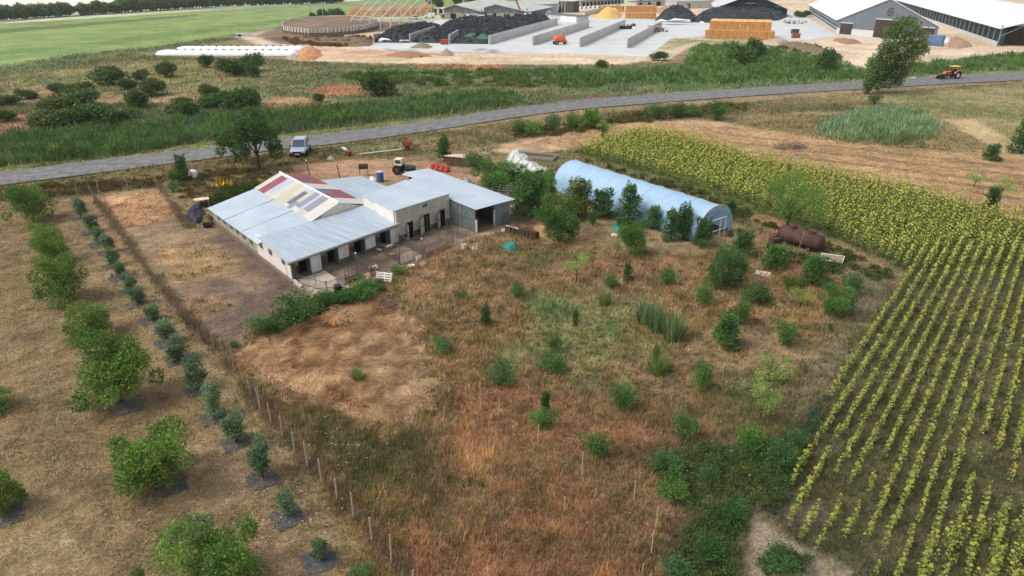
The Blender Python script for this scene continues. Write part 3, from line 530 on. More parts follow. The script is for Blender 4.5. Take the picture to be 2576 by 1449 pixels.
def plant(kind,x,y,w,top,label,cat='bush',group=None,tint=(1,1,1),name=None,lean=0,hmul=1.0,zs=None):
    """plant standing at the measured spot x,y; w = measured crown width, top = measured crown top"""
    cnt[0]+=1; _,cr,tr=proto(kind,cnt[0]*7%5); p=P(x,y); W0,H0=DIM[kind]; sc1=w*scale_at(y)/W0
    h=zs if zs else max(.25,hgt(x,y,top)*hmul-.10*w*scale_at(y)*math.sin(math.atan2(H,p.y)))   # part of the seen height is the crown's depth
    nm=name or {'walnut':'walnut_tree','sapling':'sapling','shrub':'bush','upright':'fruit_tree','airy':'young_tree','farbush':'bush','belt':'tree','bigtree':'tree','willow':'tree','grass':'grass_clump'}[kind]
    r=thing(nm,label,cat,(p.x,p.y,-.03),R.uniform(0,6.28),group); r.scale=(sc1*R.uniform(.95,1.05),sc1*R.uniform(.95,1.05),max(.3,h/H0))
    if lean: r.rotation_euler=(lean[0],lean[1],R.uniform(0,.4))
    o=bpy.data.objects.new('crown' if kind!='grass' else 'blades',cr); C.objects.link(o); o.parent=r; k=R.uniform(.88,1.12); o.color=(tint[0]*k,tint[1]*k,tint[2]*k,1)
    if tr:
        t=bpy.data.objects.new('trunk',tr); C.objects.link(t); t.parent=r
    return r
# --- walnut row on the left
GW='walnut trees in the orchard row'
for x,y,w,top,lb in [(85,556,135,462,'broad green walnut tree at the far end of the orchard row, near the road verge'),
 (113,610,66,556,'smallest dark walnut tree, second from the far end of the orchard row'),
 (138,660,104,578,'dark green walnut tree, third from the far end, behind the broad bright one'),
 (168,755,150,636,'broad bright green walnut tree, fourth from the far end of the row'),
 (235,850,145,762,'low dark walnut tree just beyond the largest bright one'),
 (305,1012,198,850,'largest bright green walnut tree of the row with a grey mat showing under it'),
 (400,1228,214,1072,'lobed green walnut tree in the foreground beside the leafy saplings, mat at its lower right'),
 (548,1478,236,1318,'green walnut tree cut by the bottom edge, two grey mats behind it'),
 (10,1286,110,1180,'walnut tree cut by the left edge above a grey mat'),
 (-30,1035,120,985,'walnut tree mostly outside the left edge, only leaf tips showing'),
 (352,1500,70,1440,'walnut tree tip showing at the bottom edge, left of the cut tree')]:
    plant('walnut',x,y,w*(.96 if y>900 else .82),top,lb,'tree',GW,(1.2,1.1,.88))
# --- sapling row with ground mats
MMAT=mat('weed_mat',lin(84,85,86),.8,.3,5,col2=lin(60,60,58),bump=.03,bscale=9)
SAP=[(205,548,495,40),(233,584,540,44),(252,613,573,34),(274,634,588,38),(287,668,625,40),(305,698,658,38),(330,730,688,42),(350,764,721,45),(387,804,765,46),(422,860,802,54),(450,904,847,62),(500,979,893,62),(541,1049,968,58),(596,1114,1034,64),(663,1205,1095,62),(726,1300,1226,50),(807,1408,1358,50)]
ORD=['','nearest','second','third','fourth','fifth','sixth','seventh','eighth','ninth','tenth','eleventh','twelfth','thirteenth','fourteenth','fifteenth','sixteenth','farthest']
def mat_on_ground(x,y,size,rz,label,group='dark ground mats under the orchard trees'):
    p=P(x,y); mb=MB(); n=6; vs=[]; rd=random.Random(int(x*7+y))
    for j in range(n+1):
        for i in range(n+1):
            e=(.04 if i in(0,n) or j in(0,n) else 0); vs.append(((i/n-.5)*size+rd.uniform(-e,e),(j/n-.5)*size+rd.uniform(-e,e),.035+rd.uniform(-.012,.02)-(.02 if e else 0)))
    fs=[(j*(n+1)+i,j*(n+1)+i+1,(j+1)*(n+1)+i+1,(j+1)*(n+1)+i) for j in range(n) for i in range(n)]; mb.add(vs,fs)
    o=mb.build('ground_mat',MMAT,loc=(p.x,p.y,0)); o.rotation_euler=(0,0,rz); tag(o,label,'ground mat',group)
for i,(x,y,top,w) in enumerate(SAP):
    k=len(SAP)-i; wh='grey-green leafy sapling, %s in its row from the camera'%ORD[k]
    if k==1: wh='short leafy sapling on a dark mat, nearest the camera in its row'
    if k==17: wh='grey-green leafy sapling at the far end of its row by the verge'
    plant('sapling',x,y,w*.86,top-3,wh,'sapling','leafy saplings in the row of ground mats',(.95,1.0,.95) if i%3 else (1.15,1.15,1.2))
    s=1.35 if y>850 else 1.2
    o_=(-3 if y>850 else -10)
    mat_on_ground(x+o_,y+2,s,math.radians(38+R.uniform(-6,6)),'dark square ground mat under the %s sapling of the leafy row'%('nearest' if k==1 else ORD[k] if k<17 else 'farthest'))
for x,y,s,lb in [(318,1022,1.7,'grey ground mat under the largest bright walnut tree'),(424,1222,1.6,'grey ground mat under the lobed foreground walnut tree'),(470,1345,1.5,'grey ground mat behind the bottom walnut tree, left piece'),(512,1312,.8,'small grey ground mat behind the bottom walnut tree, upper piece'),(8,1300,1.6,'grey ground mat at the left edge under the cut walnut tree')]:
    mat_on_ground(x,y,s,math.radians(32),lb)
# --- plants of the meadow: kind, x, base y, width, top y, tint, label, category
DKG=(.72,.82,.8); LTG=(1.25,1.2,.95); YG=(1.35,1.2,.8); GRY=(1.0,1.0,1.15)
for k_,x,y,w,top,ti,lb,ct in [
 ('airy',1450,709,66,631,(1.15,1.1,.9),'thin yellow-green young tree on a bare stem in the upper meadow','young tree'),
 ('shrub',1535,724,40,682,LTG,'small light green bush below the young thin tree','bush'),
 ('upright',1578,709,26,660,DKG,'small dark upright shrub between two light bushes in the upper meadow','bush'),
 ('shrub',1678,716,48,674,(1,1,.9),'small spreading green shrub in red-brown grass left of the big dark tree','bush'),
 ('grass',1519,765,50,718,(1.4,1.3,.9),'pale yellow grass clump above the green patch of the meadow','grass clump'),
 ('shrub',1302,748,46,712,(.75,.9,.95),'small dark grey-green bush left of the green grass patch','bush'),
 ('upright',1222,818,30,766,DKG,'small dark upright sapling with pale weeds in the left meadow','sapling'),
 ('shrub',1115,885,58,845,(.95,1.05,.9),'low green leafy weed patch in brown grass left of the meadow centre','bush'),
 ('upright',1447,817,18,780,DKG,'tiny dark sapling at the upper edge of the green grass patch','sapling'),
 ('shrub',1394,884,42,836,DKG,'small round dark bush on the green grass patch','bush'),
 ('shrub',1392,928,80,890,(.85,1.0,.85),'low spreading green bush at the lower left of the green grass patch','bush'),
 ('airy',1548,858,34,812,DKG,'faint dark thin shrub in the middle of the green grass patch','bush'),
 ('grass',1622,812,70,742,(1.0,1.1,.95),'tall pale green reed clump beyond the green grass patch','reed clump'),
 ('grass',1652,830,74,758,(.9,1.05,.9),'dense green reed clump left of the tallest one','reed clump'),
 ('grass',1692,856,84,770,(1.1,1.2,1.05),'tallest pale green reed clump in the meadow','reed clump'),
 ('grass',1655,938,78,876,(1.15,1.3,.8),'bright green grass clump below the tall reed clumps','grass clump'),
 ('shrub',1648,925,26,866,DKG,'dark sprig standing in the bright green grass clump','bush'),
 ('shrub',1770,766,56,712,LTG,'light green bush below the big dark tree','bush'),
 ('shrub',1862,815,60,754,(.95,1.05,.9),'mid green bush right of the light green one, behind the round leafy tree','bush'),
 ('upright',1822,872,72,788,(1.15,1.2,.95),'round leafy green tree in the right meadow with drooping base','young tree'),
 ('walnut',1826,722,104,622,(.72,.8,.85),'big dark green tree in the right meadow below the greenhouse','tree'),
 ('upright',1866,642,56,578,(.8,.92,.85),'dark green tree just right of the greenhouse door','tree'),
 ('upright',1945,672,62,610,(1.15,1.25,.9),'fresh green fruit tree in front of the rusty tank','fruit tree'),
 ('shrub',1985,722,66,690,(1.45,.95,.65),'rust-brown dry bush below the fresh green fruit tree','bush'),
 ('upright',2043,716,60,640,(1.0,1.15,.85),'green leafy fruit tree left of the metal bed frame','fruit tree'),
 ('walnut',2098,792,84,716,(.8,.9,.85),'dense dark green bush near the sunflower field corner','bush'),
 ('shrub',2142,740,58,688,(.85,.95,.85),'dark green bush behind the dense one near the sunflower field corner','bush'),
 ('shrub',1908,762,84,712,(.72,.78,.75),'scrubby dark weeds bush below the white sheet','bush'),
 ('airy',2015,770,60,720,(1.3,1.2,.8),'yellow-green feathery bush between two dark bushes','bush'),
 ('shrub',1972,866,58,804,(.95,1.0,.8),'upright green bush with a yellow tuft beside it','bush'),
 ('grass',2003,845,24,822,(1.7,1.4,.7),'small yellow tuft beside the upright green bush','grass clump'),
 ('shrub',2088,830,20,813,(.95,1.0,.8),'tiny green bush alone on dry ground near the sunflowers','bush'),
 ('shrub',1765,984,64,902,(1.0,1.1,.85),'green bush with tall shoots in the lower right meadow','bush'),
 ('airy',1935,960,96,882,(1.0,1.0,.75),'wide sparse olive-green shrub in the lower right meadow','bush'),
 ('airy',1912,1056,84,948,(1.15,1.2,.85),'yellow-green feathery young tree below the wide sparse shrub','young tree'),
 ('shrub',1258,968,80,908,(1.1,1.1,1.2),'grey-green seeding bush in the reddish grass, centre of the meadow','bush'),
 ('shrub',1565,1030,84,968,(.95,1.0,.85),'green bush with white flower heads on its right side','bush'),
 ('airy',1572,995,46,945,LTG,'pale leafy top rising from the bush with white flower heads','bush'),
 ('upright',1372,1045,26,984,DKG,'slim dark sapling above a pale weed bush','sapling'),
 ('shrub',1366,1074,76,1026,(1.35,1.35,1.1),'pale grey-green weed bush behind a wooden stake','bush'),
 ('shrub',1718,1108,64,1038,(1.0,1.05,.85),'round green bush low in the right meadow','bush'),
 ('shrub',1502,1146,92,1090,(1.0,1.0,.95),'green weed bush in reddish grass at the lower centre','bush'),
 ('shrub',1885,1146,92,1072,(1.05,1.15,.8),'bright green bush beside the front sunflower rows','bush'),
 ('shrub',2000,1130,60,1080,GRY,'grey-green weeds bush at the sunflower field edge','bush'),
 ('shrub',1690,1250,90,1195,(1.1,1.1,.8),'yellow-green weed bush left of the dark weed thicket','bush'),
 ('shrub',1676,1190,78,1140,(.85,1.0,1.0),'blue-green weed bush above the yellow-green one','bush'),
 ('shrub',1780,1220,60,1170,(.9,1.0,1.05),'small round blue-green bush in the weed thicket','bush'),
 ('shrub',1840,1320,90,1262,(.6,.75,.62),'large dark green weed bush in the thicket by the sandy path','bush'),
 ('shrub',1780,1410,100,1350,(.6,.76,.62),'dense green weed bush left of the sandy path','bush'),
 ('shrub',1700,1470,100,1410,(.85,.95,1.1),'blue-grey weed bush at the bottom edge left of the path','bush'),
 ('shrub',1965,1430,110,1385,(.95,1.0,.95),'low weed bush growing in the sandy path','bush'),
 ('shrub',1960,1180,90,1110,(.85,.95,1.0),'dark blue-green weed bush against the first sunflower row','bush'),
 ('shrub',905,1448,70,1425,(.95,1.1,.9),'small bush at the bottom edge left of the stake fence','bush'),
 ('shrub',590,872,36,857,(.8,1.0,.95),'tiny bush in the bare lower corner of the paddock','bush'),
 ('shrub',676,838,104,786,(.72,.9,.8),'dark green bush at the left end of the hedge below the sheds','bush'),
 ('shrub',752,814,120,738,(.9,1.05,.8),'tallest bright green bush of the hedge below the sheds','bush'),
 ('shrub',818,780,74,732,(.75,.92,.8),'small dark bush in the hedge beside the black barrel','bush'),
 ('shrub',868,764,76,722,(.85,1.0,.8),'green bush in the hedge right of the black barrel','bush'),
 ('shrub',915,754,104,702,(.75,.98,.78),'dense green bush at the right end of the hedge, by the white pallet','bush'),
 ('shrub',1000,690,44,668,(.85,.95,.8),'low green weeds right of the white pallet','bush'),
 ('shrub',1160,752,34,730,(1,1.1,.85),'small green bush right of the short stake in the upper left meadow','bush'),
 ('grass',900,955,46,920,(1.2,1.25,.9),'pale green grass tuft in the flattened straw','grass clump')]:
    plant(k_,x,y,w,top,lb,ct,None,ti)
# --- trees around the greenhouse
for k_,x,y,w,top,ti,lb in [
 ('upright',1332,545,98,436,(.9,1.0,.8),'dark green tree left of the greenhouse beside the shed roof'),
 ('walnut',1404,604,118,498,(.72,.84,.72),'broad dark tree in front of the left end of the greenhouse'),
 ('upright',1456,545,74,448,(1.75,1.15,.9),'orange-brown leaved tree in front of the greenhouse'),
 ('upright',1516,545,60,474,(.85,.9,.72),'dark tree right of the orange-brown one'),
 ('upright',1580,565,60,464,(.9,1.05,.9),'tallest pointed tree before the middle of the greenhouse'),
 ('upright',1641,576,38,516,(1.0,1.1,.95),'slim green tree between the pointed tree and the double one'),
 ('upright',1688,604,46,524,(.9,1.02,.85),'left stem of the double green tree before the greenhouse'),
 ('upright',1718,600,44,512,(.95,1.05,.9),'right stem of the double green tree before the greenhouse'),
 ('upright',1764,620,50,548,(.95,1.05,.9),'green tree beside the greenhouse door frame'),
 ('shrub',1490,568,28,532,(.8,.95,.8),'small bush between the broad dark tree and the tall pointed tree'),
 ('walnut',1588,642,76,556,(.8,.95,.72),'rounded dark green tree standing alone before the greenhouse'),
 ('upright',1836,548,28,500,(.8,.92,.72),'slim dark tree behind the greenhouse doorway'),
 ('shrub',1200,428,72,374,(.85,.95,1.1),'grey-green bushy tree beside the timber stack'),
 ('walnut',1248,478,108,402,(.8,.95,.72),'dense green tree behind the shed roof'),
 ('walnut',1352,500,90,430,(.9,1.05,.75),'leafy green tree between the crate stack and the greenhouse'),
 ('shrub',1391,492,28,462,(2.2,1.7,.6),'small yellow-leaved bush at the greenhouse corner'),
 ('walnut',1300,470,70,415,(.72,.86,.7),'dark shrubby tree between the shed roof and the torn tunnel'),
 ('shrub',1420,560,60,505,(.7,.85,.7),'dark bush filling the gap before the greenhouse left end'),
 ('shrub',1370,470,50,425,(.85,1.0,.75),'green bush beside the beige debris heap'),
 ('upright',1118,404,36,343,(.85,.95,.9),'single dark tree left of the timber stack')]:
    plant(k_,x,y,w,top,lb,'tree',None,ti,name='tree' if k_!='shrub' else 'bush')
plant('willow',1978,585,158,438,'tall feathery green tree by the sunflower field above the rusty tank','tree',None,(1.0,1.05,.8))
# --- roadside and upper right
plant('bigtree',652,425,120,276,'big dark roadside tree beside the parked pickup, right half','tree',None,(.9,.95,.85))
plant('bigtree',592,408,84,318,'lower left tree of the roadside pair over the road edge','tree',None,(1.0,1.05,.85),name='tree')
for k_,x,y,w,top,ti,lb in [
 ('upright',462,453,34,390,(.8,.95,.9),'narrow dark conifer-like shrub by the road verge'),
 ('shrub',436,458,36,430,(.85,.98,.8),'small bush left of the narrow dark shrub'),
 ('shrub',436,482,34,452,(1.0,1.15,.8),'bright small bush below the narrow dark shrub'),
 ('shrub',1305,338,42,302,(.85,1.0,.8),'dark green shrub at the left end of the roadside thicket'),
 ('shrub',1340,340,48,304,(1.1,1.2,.85),'light green shrub next to the dark one of the roadside thicket'),
 ('shrub',1390,332,42,286,(.85,.95,1.05),'blue-green shrub in the roadside thicket'),
 ('shrub',1438,326,46,284,(1.1,1.2,.75),'green shrub left of the tallest bright one by the road'),
 ('upright',1488,322,46,274,(1.35,1.5,.75),'tallest bright green shrub in the roadside thicket'),
 ('airy',1515,330,44,300,(1.2,1.2,.8),'olive shrub right of the tallest bright roadside shrub'),
 ('upright',1519,347,18,322,(.9,1.0,.8),'tiny sapling on bare ground below the roadside thicket'),
 ('shrub',1655,300,60,262,(.8,.9,.95),'dark shrub in the middle of the roadside thicket'),
 ('shrub',1702,296,56,258,(.8,.88,.95),'second dark shrub right of the thicket middle'),
 ('shrub',1745,292,50,262,(.95,.95,.8),'dull brown-green shrub near the right end of the thicket'),
 ('shrub',1802,302,66,254,(.75,.95,.7),'dense dark green bush at the right end of the thicket'),
 ('shrub',2300,300,36,275,(.8,.75,.7),'dark brown-green bush behind the reed pond'),
 ('shrub',2200,262,36,236,(.8,.85,.8),'dark small bush at the foot of the leaning poplar'),
 ('upright',2492,404,38,362,(.8,.9,.8),'small dark tree on the mown field, farthest of the scattered ones'),
 ('airy',2450,470,56,428,(.95,1.1,1.0),'thin blurred young tree on the mown field, left one'),
 ('airy',2515,500,56,440,(.95,1.1,1.0),'thin blurred young tree on the mown field, right one'),
 ('upright',2490,526,34,470,(.75,.8,.75),'small dark tree standing above the sunflowers at right'),
 ('upright',2570,385,60,292,(.75,.85,.75),'dark tree cut by the right edge'),
 ('shrub',2585,540,30,510,(.75,.85,.75),'dark bush at the right edge by the sunflowers')]:
    plant(k_,x,y,w,top,lb,'bush' if k_=='shrub' else 'tree',None,ti,name='bush' if k_=='shrub' else 'tree')
# leaning poplar: its own shape
def poplar():
    b=P(2178,236); k=scale_at(236); top=hgt(2178,236,46); r=thing('poplar_tree','tall leaning poplar beside the road in front of the grey barn','tree',b)
    lx=lambda px:(px-2178)*k
    zz=lambda py:top*(236-py)/(236-46)
    lob=[]
    for px,py,rr in [(2245,70,34),(2265,95,34),(2222,100,36),(2280,118,30),(2240,125,42),(2210,140,34),(2262,150,34),(2296,122,16),(2225,165,38),(2195,165,28),(2250,182,30),(2205,190,30),(2185,180,26),(2180,200,24),(2190,158,26),(2198,120,22),(2212,78,24),(2228,60,24),(2180,222,14),(2232,205,24),(2258,208,16),(2200,212,16),(2250,52,16)]:
        lob.append((lx(px),R.uniform(-1.2,1.2),zz(py),rr*k*.8,rr*k*.8,rr*k*.75))
    V,c=leafcloud(lob,15000,.42,.24,lin(62,96,36),lin(112,138,52),.35,up=.1,seed=4)
    m=np.repeat((V.reshape(-1,4,3)[:,0,0]>lx(2268)),1); c[m]=c[m]*np.array([1.5,1.15,.8])
    fastmesh('crown',V,4,c,ML,r)
    t=MB(); t.tube([(0,0,-.1),(lx(2186),0,zz(215)),(lx(2200),0,zz(185)),(lx(2222),0,zz(140)),(lx(2245),0,zz(80))],[.45,.36,.3,.2,.06],8)
    t.tube([(lx(2190),0,zz(205)),(lx(2225),.5,zz(180)),(lx(2255),.6,zz(150))],[.2,.13,.05],6); t.tube([(lx(2205),0,zz(170)),(lx(2195),-.5,zz(150))],[.14,.06],6)
    t.build('trunk',MBARK,r,smooth=True)
poplar()
# --- marsh bushes beyond the road
GB='dark bushes scattered in the marsh'
for x,y,w,top,lb in [(285,212,84,164,'left bush of the trio in the middle of the left marsh'),(352,200,44,174,'small bush right of the left trio bush'),(326,224,46,193,'small round bush below the trio in the left marsh'),
 (384,240,66,196,'wide bush at the right of the trio in the left marsh'),(419,194,50,155,'lone round bush above the trio'),(520,170,30,137,'narrow bush below the white silage bag'),
 (590,190,66,142,'left bush of the close group below the silage bag'),(628,180,60,134,'tall bush of the close group below the silage bag'),(637,194,30,160,'small front bush of the close group below the silage bag'),
 (352,272,54,224,'round dark bush left of the dry patch'),(143,232,38,208,'small bush at the left, beside the long thicket'),(192,238,70,206,'low bush above the long thicket'),
 (180,268,110,224,'dense bush above the largest thicket at left'),(150,322,130,270,'left third of the largest thicket at left'),(220,318,130,258,'middle of the largest thicket at left'),(290,306,100,272,'right end of the largest thicket at left'),
 (528,242,44,211,'small bush above the green and brown pair'),(545,270,72,226,'green bush of the pair left of the roadside tree'),(616,282,92,218,'large brown-green bush of the pair above the roadside tree'),
 (468,294,80,252,'grey-green bush in the middle left marsh'),(460,262,40,244,'low bush above the grey-green one'),(72,248,44,222,'low bush near the left edge'),(15,265,66,236,'low dark bush cut by the left edge'),(18,305,60,275,'green bush cut by the left edge above the reeds'),
 (950,240,88,176,'large round bush alone in the middle of the marsh'),(801,258,26,234,'tiny bush left of the large lone one'),(1870,166,66,126,'lower bush of the pair by the farm track'),(1898,150,46,108,'taller bush of the pair by the farm track'),
 (1658,152,42,128,'small bush at the corner of the concrete apron'),(2075,182,46,148,'dark bush at the end of the farm track'),(1512,170,30,150,'tiny bush by the earth track')]:
    plant('farbush',x,y,w*1.05,top,lb,'bush',GB,(1.2,1.2,.95) if x%3 else (1.35,1.2,.95),hmul=.95,zs=5.5 if x in(1870,1898,2075) else None)
# --- tree belt along the far field road
GT='trees of the far shelter belt'
i=0; x=-60
while x<860:
    by=52-x*.0635 if x<560 else 16.5-(x-560)*.03; h=28 if x<200 else 22 if x<330 else 26
    if not (182<x<196):
        k=R.random(); tn=(.9,1.0,1.05) if k<.4 else (1.15,.95,.85) if k<.7 else (1.0,1.05,.8)
        hh=R.uniform(5.0,7.5) if x<330 else R.uniform(6,8.5)
        plant('belt',x,by,R.uniform(24,36),0,'tree in the closed shelter belt across the far end of the green field','tree',GT,tn,zs=hh)
    i+=1; x+=R.uniform(7,11)
for x,y,w,zs in [(812,45,30,4),(850,50,36,5),(790,52,20,3.5),(1105,20,26,6),(1150,12,26,5),(1185,6,30,5),(1080,10,20,5),(1345,8,22,4)]:
    plant('farbush',x,y,w,0,'dark bush beside the steel frame and the old sheds at the far field','bush','bushes behind the farm sheds',(.95,1,.9),zs=zs)
# bare leaning stick tree and small dead tree at the tank
def stick(x,y,x2,y2,label,br=5,nm='dead_tree'):
    b=P(x,y); k=scale_at(y); h=hgt(x,y,y2); r=thing(nm,label,'dead tree',b); t=MB(); t.tube([(0,0,-.05),((x2-x)*k*.5,0,h*.5),((x2-x)*k,0,h)],[.05,.035,.015],5); t.build('trunk',mat('dead_wood',lin(140,122,100),.9,.2,5),r)
    q=MB()
    for i in range(br):
        a=i*2.3; z=h*(.45+.5*i/br); q.tube([((x2-x)*k*z/h,0,z),((x2-x)*k*z/h+.5*math.cos(a),.5*math.sin(a),z+.45)],[.018,.008],4)
    q.build('branches',mat('dead_wood',lin(140,122,100)),r); return r
stick(1446,880,1464,808,'bare thin dead tree leaning over the green grass patch')
stick(2003,648,2012,570,'bare grey dead tree in front of the rusty tank',12)
# ================================================================ SUNFLOWERS
rowA,rowB=P(2227,805),P(2344,624); rd_=(rowB-rowA).normalized(); perp=Vector((rd_.y,-rd_.x,0))
def sf_mesh(n_,seed,bx,by,hh,face,lod=0):
    g=np.random.default_rng(seed); tris=[]; cols=[]
    def put(a,b,c,col): tris.append(np.stack([a,b,c],1)); cols.append(col)
    x,y,h=bx,by,hh; n=len(x); z0=np.full(n,-.03); hh0=h; o=np.zeros(n)
    st=np.tile(lin(104,120,58),(n,1))*g.uniform(.8,1.2,(n,1)); w=.018+.014*(lod)
    put(np.stack([x-w,y,z0],1),np.stack([x+w,y,z0],1),np.stack([x,y+.02,h],1),st)
    for k in range(7 if lod==0 else 5):
        a=k*2.4+g.uniform(-.4,.4,n); z=h*(.25+.1*k if lod==0 else .3+.13*k); L=g.uniform(.11,.18,n)*(1.45 if lod else 1); W=L*.42; ca,sa=np.cos(a),np.sin(a); dz=g.uniform(-.1,.06,n)
        b=np.stack([x,y,z],1); t=np.stack([x+ca*L,y+sa*L,z+dz],1); l=np.stack([x+ca*L*.5-sa*W,y+sa*L*.5+ca*W,z+.05],1); r_=np.stack([x+ca*L*.5+sa*W,y+sa*L*.5-ca*W,z+.05],1)
        c=(np.array(lin(118,136,62))*(1-(q:=g.uniform(0,1,(n,1))))+np.array(lin(172,176,100))*q)*g.uniform(.75,1.25,(n,1))
        put(b,l,t,c); put(b,t,r_,c*.92)
    # head: petal fan + disc
    fx,fy,fz=np.sin(face)*.75,np.cos(face)*.75,np.full(n,.55); u=np.stack([np.cos(face),-np.sin(face),o],1); f=np.stack([fx,fy,fz],1); f/=np.linalg.norm(f,axis=1)[:,None]; v=np.cross(f,u); ctr=np.stack([x,y,h],1)+f*.03
    R0=g.uniform(.05,.085,n)*(1.2 if lod else 1.0); yl=(np.array(lin(198,182,78))*(1-(q:=g.uniform(0,1,(n,1))))+np.array(lin(178,176,88))*q)
    m=7 if lod==0 else 5
    for k in range(m):
        a0,a1=2*math.pi*k/m,2*math.pi*(k+.9)/m
        put(ctr,ctr+(u*math.cos(a0)+v*math.sin(a0))*R0[:,None],ctr+(u*math.cos(a1)+v*math.sin(a1))*R0[:,None],yl)
    dc=np.tile(lin(150,140,70),(n,1)) if lod==0 else None
    if lod==0:
        c2=ctr+f*.015
        for k in range(5):
            a0,a1=2*math.pi*k/5,2*math.pi*(k+1)/5; put(c2,c2+(u*math.cos(a0)+v*math.sin(a0))*R0[:,None]*.5,c2+(u*math.cos(a1)+v*math.sin(a1))*R0[:,None]*.5,dc)
    T=np.stack(tris,1); Cc=np.stack(cols,1)*(1.1 if lod else 1.05)   # (n,faces,3,3),(n,faces,3)
    return T,Cc
pts=[]; SFP=wp(SF); g=np.random.default_rng(3)
o0=P(2010,1190)
for i in range(-110,150):
    for sgn in (0,):
        base=o0+perp*(i*.755)
        s=np.arange(-60,120,.27); s=s+g.uniform(-.06,.06,len(s)); jit=g.normal(0,.05,len(s)); pts.append(np.stack([base.x+rd_.x*s+perp.x*jit,base.y+rd_.y*s+perp.y*jit,np.full(len(s),i)],1))
pts=np.concatenate(pts); pts0=pts; far_=pts[:,1]>P(2300,640).y; pts=pts.copy(); pts[far_,0]+=g.normal(0,.26,far_.sum()); pts[far_,1]+=g.normal(0,.26,far_.sum()); dd=sdist(pts[:,0],pts[:,1],SFP)
D_=pts[:,1]*C_+H*S_; U=1288+F*pts[:,0]/D_; Vv=724.5+F*(H*C_-pts[:,1]*S_)/D_
inf=(U>-60)&(U<2700)&(Vv<1520)&(dd>.15)
gap=fbm(pts[:,0]*1.0,pts[:,1]*1.0,1.3,2,71)
dens=P(2300,690).y
thin=np.where(pts[:,1]<dens,gap>.33,gap>.16)
weedy=sdist(pts[:,0],pts[:,1],wp([(1920,1300),(2180,1380),(2330,1560),(1900,1560)]))>0
keep=inf&thin&~(weedy&(gap<.44))
ex=wp([(2330,1400),(2400,1310),(2560,1330),(2640,1330),(2640,1520),(2300,1520)]); ex0,ex1=ex.min(0),ex.max(0); en=np.stack([g.uniform(ex0[0],ex1[0],170),g.uniform(ex0[1],ex1[1],170),np.zeros(170)],1); en=en[sdist(en[:,0],en[:,1],ex)>0]
De=en[:,1]*C_+H*S_; Vv=np.concatenate([Vv[keep],724.5+F*(H*C_-en[:,1]*S_)/De]); U=np.concatenate([U[keep],1288+F*en[:,0]/De]); pts=np.concatenate([pts[keep],en])
tall=np.where(pts[:,1]<dens,g.uniform(.6,1.1,len(pts)),g.uniform(1.1,1.6,len(pts)))
face=g.normal(math.pi*.98,.5,len(pts))
inside=(U>0)&(U<2576)&(Vv<1449+20); order=np.argsort(np.where(inside,pts[:,1],1e9)); big=order[:300]; rest=np.ones(len(pts),bool); rest[big]=False
near=rest&(pts[:,1]<50); far=rest&(pts[:,1]>=50)
for sel,lod,nm,lb in ((near,0,'sunflower_rows','open rows of sunflowers running up the right side of the picture'),(far,1,'sunflower_crop','dense yellow-green sunflower crop beyond the open rows')):
    T,Cc=sf_mesh(sel.sum(),2,pts[sel,0],pts[sel,1],tall[sel],face[sel],lod)
    o=fastmesh(nm,T.reshape(-1,3),3,Cc.reshape(-1,3),MBL); tag(o,lb,kind='stuff')
sfp=[]
for k in range(5):
    T,Cc=sf_mesh(1,50+k,np.array([0.]),np.array([0.]),np.array([1.0]),np.array([math.pi]),0); T=T[0];Cc=Cc[0]; ns=15
    sfp.append((fastmesh('stem',T[:ns].reshape(-1,3),3,Cc[:ns],MBL,link=False),fastmesh('flower_head',T[ns:].reshape(-1,3),3,Cc[ns:],MBL,link=False)))
for j,i in enumerate(big):
    a,b=sfp[j%5]; s=tall[i]; r=thing('sunflower','young yellow sunflower standing in the nearest ends of the rows at lower right','sunflower',(pts[i,0],pts[i,1],0),math.pi-face[i]+R.uniform(-.3,.3),'sunflowers at the near end of the rows'); r.scale=(s*1.15,s*1.15,s)
    for nm,m in (('stem',a),('flower_head',b)):
        o=bpy.data.objects.new(nm,m); C.objects.link(o); o.parent=r
# small white flower heads dotted through the meadow
X=[];Y=[]
for x,y,w,h,n in [(1180,820,90,60,50),(1560,1010,60,40,30),(760,1330,300,140,60),(1240,950,70,40,20),(900,1130,200,80,50),(1400,900,900,600,140),(1850,1000,300,300,60),(1750,1200,200,160,50),(650,955,30,20,12)]:
    for k in range(n):
        p=P(x+R.gauss(0,w/3),y+R.gauss(0,h/3)); X.append(p.x);Y.append(p.y)
X=np.array(X);Y=np.array(Y);n=len(X); z=rng.uniform(.25,.5,n); s=rng.uniform(.02,.05,n); o=0*X
Vq=np.stack([np.stack([X-s,Y,z],1),np.stack([X,Y-s,z+.01],1),np.stack([X+s,Y,z],1),np.stack([X,Y+s,z-.01],1)],1).reshape(-1,3)
o=fastmesh('white_flowers',Vq,4,np.tile(lin(226,222,206),(n,1)),MBL); tag(o,'small white flower heads scattered through the dry meadow',kind='stuff')
